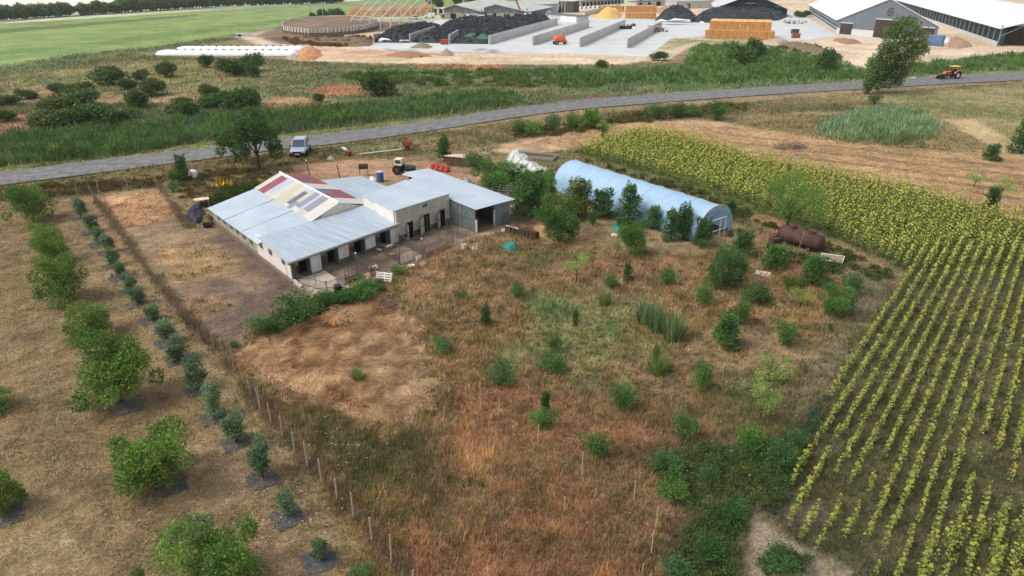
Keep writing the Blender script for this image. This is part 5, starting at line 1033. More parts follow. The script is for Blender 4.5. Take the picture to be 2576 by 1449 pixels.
mb.add(vs,[(i*(na+1)+k,i*(na+1)+k+1,(i+1)*(na+1)+k+1,(i+1)*(na+1)+k) for i in range(nl) for k in range(na)]); mb.build('film',FILM,gh,smooth=True,local=False)
RIB=mat('galvanised_pipe',lin(206,206,200),.5,.1,3,metal=.3)
for i in range(9):
    t=i/8*gL; q_=MB(); q_.tube([gpt(t,k/14,0,1.008) for k in range(15)],  .05 if i==0 else .018,5); q_.build('arch',RIB if i==0 else mat('film_rib',lin(196,214,226),.5,.05),gh,local=False)
mb=MB(); mb.add([gpt(gL,k/na) for k in range(na+1)],[tuple(range(na+1))]); mb.build('rear_end_film',FILM,gh,local=False)
mb=MB()
for f0,f1 in ((.0,.18),(.8,1.0)): 
    ks=[f0+(f1-f0)*j/6 for j in range(7)]; pts=[gpt(.05,k) for k in ks]; foot=[gA+gd*.05+gn*(gpt(0,f1 if f0==0 else f0)-gA).dot(gn)]
    mb.add(pts+foot,[tuple(range(8))])
top=[gpt(.05,k/20) for k in range(6,15)]; mb.add([top[0],*top[1:],],[tuple(range(len(top)))])
mb.build('front_end_film',mat('clear_film',lin(190,206,206),.3,.1,1,spec=.5,tr=.4),gh,local=False)
mb=MB(); zc=top[0].z
fp=lambda s,z,f=-.5: gA+gd*f+gn*s+Vector((0,0,z))
for a_,b_ in (((.9,0),(.9,1.9)),((3.6,0),(3.6,1.9)),((.9,1.9),(3.6,1.9)),((.9,.75),(3.6,.75)),((2.8,0),(2.8,1.9)),((2.6,0),(.9,1.3))): mb.tube([fp(*a_),fp(*b_)],.045,5)
mb.build('door_frame',mat('white_frame',lin(222,218,200),.7,.08),gh,local=False)
mb=MB(); 
for a_,b_ in (((GW_*.3,0),(GW_*.3,2.5)),((GW_*.7,0),(GW_*.7,2.5)),((.6,1.8),(GW_-.6,1.8)),((GW_*.3,1.8),(GW_*.55,2.7))): mb.tube([fp(*a_,.1),fp(*b_,.1)],.03,5)
mb.build('end_braces',RIB,gh,local=False)
mb=MB(); mb.prism([(p.x,p.y) for p in (gpt(.3,.08)-Vector((0,0,0)),gpt(gL-.3,.08),gpt(gL-.3,.92),gpt(.3,.92))],.0,.03); tag(mb.build('greenhouse_soil',mat('dark_soil',lin(88,72,58),1,.2,3)),kind='structure')
# ================================================================ FARM AT THE TOP
CW=mat('bunker_concrete',lin(204,200,194),.9,.07,.25,col2=lin(186,182,176),bump=.02,bscale=2)
APR=mat('apron_concrete',lin(206,208,206),.85,.05,.08,col2=lin(190,190,186),bump=.005,bscale=1)
def sheetpoly(name,pts,z,m,kind='structure'):
    mb=MB(); q_=[P(*a) for a in pts]; mb.prism([(p.x,p.y) for p in q_],-.2,z); o=mb.build(name,m); return tag(o,kind=kind)
sheetpoly('concrete_yard',[(897,121),(1000,127),(1133,130),(1300,133.5),(1476,137),(1628,143.5),(1690,97),(1771,92),(1952,100),(2035,101),(2108,92),(2092,82),(2030,42),(2010,30),(1960,34),(1800,52),(1650,50),(1560,40),(1470,46),(1380,44),(1240,48),(1100,52),(1060,58),(1130,70),(1225,75),(1229,110),(960,108)],.06,APR)
sheetpoly('concrete_path',[(2106,92),(2330,112),(2322,104),(2110,84.5)],.05,CW)
sheetpoly('roadside_gravel_patch',[(2250,203),(2300,194),(2320,199),(2262,207)],.05,mat('pale_gravel',lin(196,196,184),.95,.1,1))
def bunkwall(x0,y0,x1,y1,label,h=2.9,h1=None,t=.35):
    a,b=P(x0,y0),P(x1,y1); w=thing('bunker_wall',label,'wall',a); mb=MB(); mb.wall(a,b,t,0,h,z1b=h1 if h1 is not None else h); mb.build('wall_body',CW,w,local=False)
    d=(b-a).normalized(); mb=MB(); mb.wall(a+d*.05,b,t+.12,0,.12); mb.build('foot',CONC,w,local=False); return w
bunkwall(1230,112.5,1402,62,'longest bunker wall, right edge of the black tyre heap'); bunkwall(1339,114.5,1481,68,'bunker wall between the tyre heap wall and the orange tanker')
bunkwall(1457,118.5,1572,66,'bunker wall right of the orange tanker'); bunkwall(1576.5,121.5,1664,70,'bunker wall at the right end, beside the scrap pile')
bunkwall(940,107,957,96,'short wedge wall at the left end of the tyre heap',2.7,1.8); bunkwall(1031,106,1094,84,'second wedge wall inside the tyre heap',2.6,2.7); bunkwall(1130,110.5,1153,97,'wedge wall right of the second, inside the tyre heap',2.9,3.0)
# black tyre-weighted silage heaps
TYR=mat('tyre_rubber',lin(52,55,60),.85,.3,1.2,col2=lin(30,33,38)); SIL=mat('black_sheet',lin(50,54,58),.6,.35,.5,col2=lin(38,50,46)); TARP=mat('white_tarp',lin(236,238,240),.6,.04,1,bump=.05,bscale=2)
def heap(name,poly,h,label,cat,m,edge=3.0,noise=.35,step=1.1,amp2=.0,cell=2.5,kind=None,ty=0,basez=0.0):
    q_=wp(poly); x0,y0=q_.min(0); x1,y1=q_.max(0); nx_=max(6,min(150,int((x1-x0)/step))); ny_=max(6,min(150,int((y1-y0)/step))); X,Y=np.meshgrid(np.linspace(x0-1,x1+1,nx_),np.linspace(y0-1,y1+1,ny_))
    d=sdist(X,Y,q_); t=np.clip(d/edge,0,1); Z=h*(1-(1-t)**2)*(1-noise+noise*2*fbm(X,Y,cell,3,8))-.05+np.where(d>0,.0,-.3)+basez; Z=np.where(d>0,np.maximum(Z,.02),-.4)
    mb=MB(); keep=d>-step*1.5; vs=np.stack([X,Y,Z],-1).reshape(-1,3); fs=[]
    K=keep
    for j in range(ny_-1):
        for i in range(nx_-1):
            if K[j,i] and K[j,i+1] and K[j+1,i] and K[j+1,i+1]: fs.append((j*nx_+i,j*nx_+i+1,(j+1)*nx_+i+1,(j+1)*nx_+i))
    c=q_.mean(0)
    used=sorted({i for f in fs for i in f}); rm={u:i for i,u in enumerate(used)}; mb.add([tuple(vs[u]) for u in used],[tuple(rm[i] for i in f) for f in fs]); r=thing(name,label,cat,(c[0],c[1],0)) if ty else None
    if r is None:
        mb.v=[(v[0]-c[0],v[1]-c[1],v[2]) for v in mb.v]; o=mb.build(name,m,loc=(c[0],c[1],0),smooth=True); tag(o,label,cat,kind=kind); return o
    mb.build('cover_sheet',m,r,smooth=True,local=False)
    g2=np.random.default_rng(int(abs(c[0]))); n=ty; X=g2.uniform(x0,x1,n*3); Y=g2.uniform(y0,y1,n*3); d=sdist(X,Y,q_); k=d>.4; X,Y,d=X[k][:n],Y[k][:n],d[k][:n]
    t=np.clip(d/edge,0,1); Z=h*(1-(1-t)**2)*(1-noise+noise*2*fbm(X,Y,cell,3,8))+.08+basez; mb=MB()
    for a,b,c2 in zip(X,Y,Z):
        tilt=g2.uniform(-.5,.5); rr=g2.uniform(.38,.55)
        n6=7; o_=len(mb.v)
        for q in range(n6):
            a_=2*math.pi*q/n6
            for r2,z2 in ((rr*.5,.08),(rr*.8,.18),(rr,.02)): mb.v.append((a+r2*math.cos(a_),b+r2*math.sin(a_),c2+z2+tilt*r2*math.sin(a_)))
        for q in range(n6):
            q2=(q+1)%n6
            for e_ in (0,1): mb.f.append((o_+q*3+e_,o_+q2*3+e_,o_+q2*3+e_+1,o_+q*3+e_+1)); mb.m.append(0)
    o=mb.build('tyres',TYR,r,local=False); tag(o,kind='stuff'); return r
heap('silage_heap',[(942,107),(1030,108),(1032,106),(1093,84),(1110,66),(1060,72),(1010,80),(960,90)],3.2,'black tyre-covered silage heap at the left with white sheet showing','silage heap',SIL,edge=7,ty=650)
heap('silage_heap',[(1033,107),(1128,109),(1150,97),(1235,68),(1300,56),(1180,58),(1112,66),(1095,84)],3.2,'middle black silage heap covered with tyres','silage heap',SIL,edge=7,ty=900)
heap('silage_heap',[(1132,110.5),(1228,112),(1398,62),(1385,54),(1302,56),(1237,68),(1153,96)],3.6,'right black silage heap with green patches of netting, against the longest wall','silage heap',SIL,edge=8,ty=1200)
def tarppiece(name,pts,z,label,m=TARP,th=.06):
    mb=MB(); q_=[P(x,y) for x,y in pts]; c=sum(q_,Vector())/len(q_)
    vs=[(p.x,p.y,z+R.uniform(-.15,.15)) for p in q_]; mb.slab(vs,th); mb.v=[(v[0]-c.x,v[1]-c.y,v[2]) for v in mb.v]; o=mb.build(name,m,loc=(c.x,c.y,0)); return tag(o,label,'tarp')
# white sheet draped on the front slope of the left heap
def drape(pts,label,m=TARP,nm='white_sheet',cat='tarp'):  # points with heights
    q_=[P(x,y,z+.9) for x,y,z in pts]; c=sum(q_,Vector())/len(q_); mb=MB(); mb.slab([(p.x-c.x,p.y-c.y,p.z) for p in q_],.08); return tag(mb.build(nm,m,loc=(c.x,c.y,0)),label,cat)
for pts,lb in [([(952,100,2.4),(960,95,2.7),(975,97,2.6),(984,101,2.3),(970,99,2.6),(962,100,2.5)],'white sheet on top of the left tyre heap'),([(951,104,1.2),(956,99,2.4),(963,100,2.3),(960,104,1.3)],'white sheet strip hanging down the left tyre heap'),([(1004,104,1.6),(1006,100,2.3),(1028,100,2.4),(1029,104,1.5),(1020,102,2)],'white sheet beside the second wedge wall')]: drape(pts,lb)
GN=mat('green_net',lin(60,112,84),.9,.3,1)
for pts,lb in [([(1165,90,3.5),(1185,83,3.7),(1198,86,3.6),(1180,93,3.4)],'green netting on the right tyre heap, left piece'),([(1198,95,3.3),(1212,84,3.8),(1225,88,3.6),(1228,97,3.2),(1212,99,3.1)],'green netting on the right tyre heap, beside the wall')]: drape(pts,lb,GN,'green_net','net')
heap('silage_heap',[(1646,54),(1700,57),(1748,57),(1752,44),(1735,33),(1700,30),(1665,33)],4.4,'rounded dark silage heap with white sheet at its foot','silage heap',SIL,edge=9,ty=500)
heap('silage_heap',[(1745,57),(1800,58),(1960,52),(1985,42),(1960,34),(1860,32),(1780,34),(1748,44)],4.0,'long dark silage heap in front of the dark barn','silage heap',SIL,edge=9,ty=700)
drape([(1650,53,.4),(1662,48,1.4),(1680,52,1.0),(1697,46,1.6),(1735,49,1.2),(1738,54,.4),(1690,54,.5)],'white sheet along the foot of the rounded silage heap')
for x,y,lb in [(1798,55,'crumpled white sheet at the left foot of the long silage heap'),(1765,57,'small white sheet between the two dark heaps')]: heap('white_sheet',[(x-8,y),(x,y-3),(x+8,y-1),(x+9,y+1.5),(x-2,y+2)],.7,lb,'tarp',TARP,edge=1.5,step=.5)
# silage bags
BAGM=mat('white_bag',lin(238,242,246),.45,.03,.3,bump=.04,bscale=1.2)
def bag(x0,y0,x1,y1,r,label):
    a,b=P(x0,y0),P(x1,y1); L=(b-a).length; t=thing('silage_bag',label,'silage bag',a); d=(b-a).normalized(); n_=Vector((-d.y,d.x,0)); mb=MB(); N_=40; K=12
    for i in range(N_+1):
        s=i/N_; rr=r*min(1,(1-(1-min(s*9,1))**2)**.5+.02)*min(1,(1-(1-min((1-s)*12,1))**2)**.5+.2)*(1+.03*math.sin(i*2.2))
        for k in range(K+1): an=math.pi*k/K; p=a+d*(L*s)+n_*(math.cos(an)*rr*1.15)+Vector((0,0,math.sin(an)*rr)); mb.v.append(tuple(p))
    for i in range(N_):
        for k in range(K): o_=i*(K+1)+k; mb.f.append((o_,o_+1,o_+K+2,o_+K+1)); mb.m.append(0)
    mb.build('skin',BAGM,t,smooth=True,local=False); q_=MB()
    for i in range(3,18): p=a+d*(L*i/18.5)+n_*R.uniform(-.3,.3); q_.ring((p.x,p.y,r*1.0+.1),.2,.42,.16,8)
    q_.build('tyres',TYR,t,local=False); return t
bag(390,137.5,752,139,1.45,'front white silage bag lying along the edge of the marsh'); bag(440,127,770,126,1.3,'rear white silage bag behind the front one')
# round slurry pond with a board wall
pts=[(713,83),(740,87.5),(780,90.5),(830,90),(880,86),(920,80),(951,71),(952,62),(925,56),(880,53.5),(830,53),(780,56),(735,62),(713,72)]
rp=thing('slurry_tank','round open slurry basin with a pale board wall','basin',P(833,72)); q_=[P(*a) for a in pts]; zt=2.6
mb=MB()
for i in range(len(q_)): mb.wall(q_[i],q_[(i+1)%len(q_)],.25,1.0,zt)
mb.build('board_wall',mat('board_wall',lin(218,214,200),.9,.1,.6,col2=lin(180,172,154)),rp,local=False)
mb=MB()
for i in range(len(q_)): mb.wall(q_[i],q_[(i+1)%len(q_)],.3,0,1.1)
mb.build('lower_wall',mat('lower_wall',lin(134,114,92),.95,.3,.8,col2=lin(96,80,64)),rp,local=False)
mb=MB(); mb.prism([(p.x*.995+rp.location.x*.005,p.y*.995+rp.location.y*.005) for p in q_],.5,2.35); mb.build('slurry',mat('slurry',lin(134,112,90),.95,.3,.12,col2=lin(104,84,68)),rp,local=False)
for i in range(len(q_)//2):
    for s in range(5):
        a,b=q_[i],q_[i+1]; p=a+(b-a)*(s/5)-Vector((0,.35,0)); mb=MB(); mb.box((p.x,p.y,zt/2),(.22,.22,zt)); mb.build('wall_post',mat('post_dark',(1,1,1)),rp,local=False)
# --- steel frame under construction
stm=mat('primed_steel',lin(206,208,190),.6,.05,2)
sf=thing('steel_frame','unfinished pale steel hall frame of seven leaning trusses','steel frame',P(985,74))
cols_=[(885,70),(908,72),(931,74),(958,76),(983,75),(1006,74),(1033,70)]; node=[]
for k,(x,y) in enumerate(cols_):
    c=P(x,y); zn=hgt(x,y,48+(k<2)*1); rb_=P(x+54,y-9); zr=hgt(x+54,y-9,-3); mid=P(x+27,y-5); zm=hgt(x+27,y-5,24)
    mb=MB(); mb.tube([c,(c.x,c.y,zn)],.2,4); mb.tube([(c.x,c.y,zn),(rb_.x,rb_.y,zr)],.2,4); mb.tube([rb_,(rb_.x,rb_.y,zr)],.18,4); mb.tube([(mid.x,mid.y,zm*.99),(mid.x,mid.y,zn*.6)],.1,4); mb.tube([(c.x,c.y,zn),(mid.x,mid.y,zn*.6),(rb_.x,rb_.y,zn)],.09,4); mb.tube([(mid.x,mid.y,zn*.6),(rb_.x,rb_.y,zr*.75)],.09,4)
    mb.build('truss',stm,sf,local=False); node.append((Vector((c.x,c.y,zn)),Vector((rb_.x,rb_.y,zr)),Vector((mid.x,mid.y,zm))))
mb=MB()
for j in range(3): mb.tube([n_[j] for n_ in node],.09,4)
mb.build('purlins',stm,sf,local=False)
STR=mat('straw',lin(232,188,112),.95,.08,1.2,col2=lin(214,166,92),bump=.03,bscale=3); STRD=mat('old_straw',lin(180,138,92),.95,.2,.8,col2=lin(140,102,66),bump=.05,bscale=3)
STF=mat('straw_face_shaded',lin(196,146,88),.95,.08,.8,col2=lin(176,126,74),bump=.02,bscale=4)  # bale sides: straw darkened, the shade is put into the colour
heap('straw_bank',[(872,44),(960,43),(1090,40),(1100,34),(1085,31),(960,34),(880,36)],4.2,'long low straw bank behind the steel frame','straw bank',STRD,edge=2.5,noise=.08)
heap('earth_bank',[(716,96),(790,110),(935,118),(940,108),(935,96),(880,96),(830,97),(770,95),(720,90)],.7,'brown weedy earth bank in front of the slurry basin','earth bank',mat('weedy_soil',lin(128,104,84),1,.25,.7,col2=lin(98,84,60)),edge=3,noise=.5)
heap('sand_pile',[(742,152),(752,128),(775,122),(805,126),(812,140),(790,152)],1.1,'orange-brown sand pile at the end of the silage bags','sand pile',mat('orange_sand',lin(204,152,106),1,.15,1,col2=lin(160,112,74)),edge=3,noise=.8,step=.6)
heap('gravel_pile',[(1104,141),(1112,130),(1125,127),(1138,133),(1142,141)],2.2,'small grey gravel cone on the earth strip','gravel pile',mat('grey_gravel',lin(158,138,124),1,.15,2),edge=4,noise=.15)
heap('rubble_pile',[(1030,122),(1048,112),(1070,110),(1088,118),(1080,123)],.9,'weedy rubble pile in front of the second wedge wall','rubble',mat('rubble',lin(150,132,104),1,.3,1,col2=lin(106,98,66)),edge=2,noise=.5)
heap('soil_heap',[(960,141),(1000,136),(1060,136),(1090,142),(1030,146)],1.0,'low brown soil ridge on the earth strip','soil heap',mat('brown_soil',lin(160,120,90),1,.25,1.5),edge=2,noise=.6)
heap('soil_heap',[(1950,116),(1990,112),(2060,120),(2115,142),(2120,154),(2060,148),(2000,128)],1.3,'long weedy soil bank beside the farm track','soil heap',mat('weedy_soil2',lin(126,110,84),1,.35,1.2,col2=lin(84,80,52)),edge=4,noise=.5)
heap('soil_heap',[(2092,102),(2110,98),(2160,104),(2168,109),(2130,112)],.9,'small brown soil heap before the grey barn','soil heap',mat('brown_soil',(1,1,1)),edge=2,noise=.5)
heap('soil_heap',[(2384,120),(2384,100),(2405,90),(2440,108),(2450,118),(2410,123)],1.5,'brown soil heap right of the blue container','soil heap',mat('brown_soil2',lin(166,136,108),1,.2,.8),edge=5,noise=.5)
heap('rubble_pile',[(1918,112),(1930,103),(1965,103),(1990,112),(1960,118)],1.2,'grey rubble heap below the big straw stack','rubble',mat('rubble2',lin(178,164,146),1,.35,1.2,col2=lin(128,116,98)),edge=1.5,noise=.7,step=.6)
heap('rubble_pile',[(713,148),(735,140),(760,143),(752,152)],.8,'pale rubble at the end of the silage bag','rubble',mat('rubble2',(1,1,1)),edge=1.5,noise=.7,step=.5)
heap('straw_pile',[(1495,47),(1530,48),(1562,47),(1566,36),(1540,31),(1508,32)],3.2,'loose straw pile left of the bale stacks','straw pile',STR,edge=6,noise=.5)
# --- bale stacks: every bale that shows is its own
BL=MB(); BL.box((0,0,.5),(2.6,2.3,.95)); 
bme=BL.build('bale_mesh',[STF,STR],bevel=0).data; 
for ob in [o for o in C.objects if o.name.startswith('bale_mesh')]: bpy.data.objects.remove(ob)
for p in bme.polygons:
    if p.normal.z>.5: p.material_index=1  # bale tops get the lighter straw, skylight painted as colour
def bale(loc,rz,lab,grp,sx=1):
    o=bpy.data.objects.new('straw_bale',bme); C.objects.link(o); o.location=loc; o.rotation_euler=(0,0,rz+R.uniform(-.015,.015)); o.scale=(sx,1,1); tag(o,lab,'straw bale',grp)
b0,b1=P(1772,97),P(1947,102); bd=(b1-b0).normalized(); brz=math.atan2(bd.y,bd.x); bn=Vector((-bd.y,bd.x,0)); Lb=(b1-b0).length; bw=Lb/9
for c in range(9):
    for zz in range(3):
        for dpt in range(2):
            if dpt and zz<2 and c<8: continue
            bale(b0+bd*(bw*(c+.5))+bn*(1.15+2.35*dpt)+Vector((R.uniform(-.05,.05),R.uniform(-.05,.05),zz*.98)),brz,'straw bale in the lower tier of the big orange stack','bales of the big stack, lower tier',bw/2.7)
for c in range(8):
    for zz in range(3):
        for dpt in range(6):
            if dpt and zz<2 and c<7: continue
            bale(b0+bd*(bw*(c+.95))+bn*(2.6+2.35*dpt)+Vector((R.uniform(-.05,.05),R.uniform(-.06,.06),(3+zz)*.98)),brz,'straw bale in the upper tier of the big orange stack','bales of the big stack, upper tier',bw/2.7)
def stack(x0,y0,x1,y1,tiers,rows,lab,grp,setb=1.5):
    a,b=P(x0,y0),P(x1,y1); d=(b-a).normalized(); n_=Vector((-d.y,d.x,0)); L=(b-a).length; nc=max(2,int(L/2.8)); w=L/nc; rz=math.atan2(d.y,d.x)
    for t in range(tiers):
        for c in range(nc):
            for dpt in range(rows):
                if dpt and t<tiers-1 and c<nc-1: continue
                bale(a+d*(w*(c+.5))+n_*(1.2+2.35*dpt+(setb if t>=tiers//2 else 0))+Vector((R.uniform(-.05,.05),0,t*.98)),rz,lab,grp,w/2.7)
stack(1572,47,1650,48,6,2,'straw bale of the two-step stack in the far yard, left of the dark heaps','bales of the two-step stack',3.0)
stack(1508,28,1566,29,3,2,'straw bale of the reddish row behind the loose straw pile','bales of the reddish row')
# --- big white-roofed barn
GR=mat('grey_cladding',lin(112,122,128),.6,.08,.3,metal=.1,wave=('X',5,.02)); WR=mat('white_roof',lin(228,236,232),.5,.03,.1,col2=lin(214,224,222),spec=.4); PLN=mat('plinth',lin(206,204,194),.9,.05,.4)
def gbarn(name,label,fl,fr,ztop_l,apex_y,back,eave_y,doors,side=True,wallm=GR,roofm=WR,roof_over=.6,zp=2.2,zapx=None,open_front=False,emblem=None,depth=None,sidewin=True):
    """fl, fr: measured front base corners; back: measured base point along the left side"""
    A,B=P(*fl),P(*fr); Kb=P(*back); d=(B-A).normalized(); n_=(Kb-A).normalized(); W_=(B-A).length; dep=depth or (Kb-A).length; ze=hgt(fl[0],fl[1],eave_y)
    mx=((fl[0]+fr[0])/2,(fl[1]+fr[1])/2); Mw=(A+B)/2
    lo,hi=0,30
    for _ in range(40):
        m=(lo+hi)/2; dd=Mw.y*C_+(H-m)*S_; yy=724.5+F*((H-m)*C_-Mw.y*S_)/dd
        if yy>apex_y: lo=m
        else: hi=m
    za=zapx or lo; t=thing(name,label,'barn',A,math.atan2(d.y,d.x)); f=lambda u,v,z: A+d*u+n_*v+Vector((0,0,z))
    mb=MB(); mb.add([f(0,0,zp),f(W_,0,zp),f(W_,0,ze),f(W_/2,0,za),f(0,0,ze),f(0,.25,zp),f(W_,.25,zp),f(W_,.25,ze),f(W_/2,.25,za),f(0,.25,ze)],[(0,1,2,3,4),(9,8,7,6,5),(0,5,6,1)]); mb.build('front_gable',wallm,t,local=False)
    mb=MB(); mb.wall(f(0,-.03,0),f(W_,-.03,0),.3,0,zp); mb.build('plinth',PLN,t,local=False)
    for nm,s0,s1 in (('left_roof',-.03,.5),('right_roof',.5,1.03)):
        zl=ze-(.0 if 0 else .25); mb=MB()
        z0=zl if nm=='left_roof' else za; z1=za if nm=='left_roof' else zl
        mb.slab([f(W_*s0,-roof_over,z0+.15),f(W_*s1,-roof_over,z1+.15),f(W_*s1,dep,z1+.15),f(W_*s0,dep,z0+.15)],.18); mb.build(nm,roofm,t,local=False)
    mb=MB(); mb.wall(f(.1,.2,0),f(.1,dep,0),.25,0,1.1); mb.wall(f(W_-.1,.2,0),f(W_-.1,dep,0),.25,0,ze-.2); mb.wall(f(.1,dep-.2,0),f(W_-.1,dep-.2,0),.25,0,ze-.1); mb.build('low_wall',PLN,t,local=False)
    if side:
        mb=MB(); mb.wall(f(.45,.3,0),f(.45,dep,0),.1,1.1,ze-.2); mb.build('shaded_side',mat('side_shade',lin(84,92,98),.9,.2,1),t,local=False)  # dark sheet behind the posts, shade of the barn side painted in its colour
        nb=min(60,int(dep/4)); 
        for k in range(nb+1):
            mb=MB(); p=f(.05,.3+k*dep/nb*.995,0); mb.box((p.x,p.y,(ze-.2)/2),(.28,.28,ze-.2)); mb.build('side_post',mat('steel_post',lin(128,138,142),.6,.1),t,local=False)
        for z in (ze*.42,ze*.72,ze*.95): mb=MB(); mb.wall(f(-.05,.3,0),f(-.05,dep,0),.1,z-.16,z+.16); mb.build('side_rail',mat('pale_curtain',lin(178,188,192),.7,.1),t,local=False)
    for u0,u1,z0,z1,nm in doors:
        mb=MB(); mb.wall(f(u0*W_,-.26,0),f(u1*W_,-.26,0),.12,z0,z1); mb.build(nm,mat('barn_opening',lin(46,42,40),1,.35,.8,col2=lin(84,72,60)),t,local=False)
        mb=MB(); mb.wall(f(u0*W_-.1,-.34,0),f(u1*W_+.1,-.34,0),.2,z1,z1+.35); mb.build('door_lintel',mat('lintel',lin(196,200,198),.6,.05),t,local=False)
    return t,f,W_,ze,za
t,f,W_,ze,za=gbarn('dairy_barn','large grey gabled barn with a long white roof behind the leaning poplar',(2103,84.5),(2352,108.5),0,-3,(2030,33),50,[(.035,.165,0,4.0,'side_opening'),(.40,.0+.655,.0,6.2,'main_door'),(.86,.965,1.6,4.6,'window_opening')],depth=130)
mb=MB(); c=f(W_/2+1.2,-.1,ze+(za-ze)*.48)
for k in range(14):
    a0,a1=.7+5.0*k/14,.7+5.0*(k+1)/14; q=lambda a,r_: c+ (f(1,0,0)-f(0,0,0))*(r_*math.cos(a))+Vector((0,0,r_*math.sin(a)))
    mb.quad(q(a0,.95),q(a1,.95),q(a1,1.5),q(a0,1.5))
mb.quad(q(0,0),q(0,1.5),q(-.35,1.5),q(-.6,.2)); mb.quad(c+(f(1,0,0)-f(0,0,0))*-.5+Vector((0,0,-.3)),c+(f(1,0,0)-f(0,0,0))*.5+Vector((0,0,-.3)),c+(f(1,0,0)-f(0,0,0))*.35+Vector((0,0,.5)),c+(f(1,0,0)-f(0,0,0))*-.35+Vector((0,0,.5)))
for v in range(len(mb.v)): p=Vector(mb.v[v]); mb.v[v]=tuple(p+(f(0,-.08,0)-f(0,0,0)))
mb.build('round_emblem',mat('emblem',lin(70,78,84),.6,.05),t,local=False)
# second barn at the right edge: long open side with posts, roof eave, deep front opening
a=P(2508,116); b=P(2352,60); d=(b-a).normalized(); n_=Vector((d.y,-d.x,0)); 
if n_.x<0: n_=-n_
L2=(b-a).length*2.3; z2=hgt(2508,116,72); t=thing('cattle_barn','second white-roofed barn at the right edge with an open posted side','barn',a); W2=34
mb=MB(); mb.wall(a,a+d*L2,.3,0,1.3); mb.build('low_wall',PLN,t,local=False)
mb=MB(); mb.wall(a+n_*1.5,a+d*L2+n_*1.5,.1,0,z2); mb.build('dark_interior',mat('interior_shade',lin(60,74,78),.9,.3,.5),t,local=False)  # dark sheet inside the open side, interior shade is its colour
for k in range(34):
    p=a+d*(L2*k/34); mb=MB(); mb.box((p.x,p.y,z2/2),(.3,.3,z2)); mb.build('side_post',mat('steel_post',(1,1,1)),t,local=False)
mb=MB(); za2=z2+5.5; e0=a-n_*.8-d*1.0; e1=a+d*L2-n_*.8; m0=a+n_*(W2/2)-d*1.0; m1=a+d*L2+n_*(W2/2); r0=a+n_*(W2+.8)-d*1.0; r1=a+d*L2+n_*(W2+.8)
mb.slab([(e0.x,e0.y,z2+.1),(m0.x,m0.y,za2),(m1.x,m1.y,za2),(e1.x,e1.y,z2+.1)],.2); mb.build('left_roof',WR,t,local=False)
mb=MB(); mb.slab([(m0.x,m0.y,za2),(r0.x,r0.y,z2+.1),(r1.x,r1.y,z2+.1),(m1.x,m1.y,za2)],.2); mb.build('right_roof',WR,t,local=False)
mb=MB(); q0,q1=a+d*6+n_*1.5,a+d*6+n_*W2; mb.wall(q0,q1,.2,0,z2+.5); mb.build('back_of_opening',mat('barn_opening',(1,1,1)),t,local=False)
for k in range(5): mb=MB(); p=a+n_*(W2*k/4); mb.box((p.x,p.y,z2/2+.5),(.35,.35,z2+1)); mb.build('front_post',mat('steel_post',(1,1,1)),t,local=False)
mb=MB(); mb.tube([a+Vector((0,0,z2*.55)),a+n_*8+Vector((0,0,z2+2.2))],.18,4); mb.build('brace',mat('steel_post',(1,1,1)),t,local=False)
# blue container
a=P(2317,114); b=P(2376,117.5); dct=(b-a); L=dct.length; t=thing('shipping_container','faded blue container with a round white end tank beside the grey barn','container',(a+b)/2+Vector((0,1.3,0)),math.atan2(dct.y,dct.x)); mb=MB(); h_=3.3
for k in range(24): mb.box((-L/2+L*(k+.5)/24,-1.25,h_/2),(L/24*.55,.08,h_-.3))
mb.box((0,0,h_/2),(L,2.4,h_)); mb.build('body',mat('blue_paint',lin(112,140,172),.7,.15,.6,col2=lin(92,118,150)),t); mb=MB()
for x in (-L/2,L/2):
    for y in (-1.22,1.22): mb.box((x,y,h_/2),(.16,.16,h_+.06))
mb.build('corner_posts',mat('blue_dark',lin(78,104,140),.7,.1),t); mb=MB(); mb.blob((L/2+.9,0,1.5),(.9,1.0,1.1),12,8); mb.build('end_tank',TARP,t,smooth=True)
# dark barn with arched gable
DG=mat('dark_cladding',lin(62,76,80),.7,.15,.3,wave=('X',4,.02)); RB=mat('pale_roof',lin(200,206,200),.6,.06,.2)
gbarn('dark_barn','dark green-grey barn with a pale roof edge behind the long silage heap',(1800,37),(1978,42),0,-16,(1790,20),19,[(.41,.54,0,6.0,'main_door'),(.83,.93,0,4.6,'side_door')],side=False,wallm=DG,roofm=RB,roof_over=4,depth=60,zp=.4)
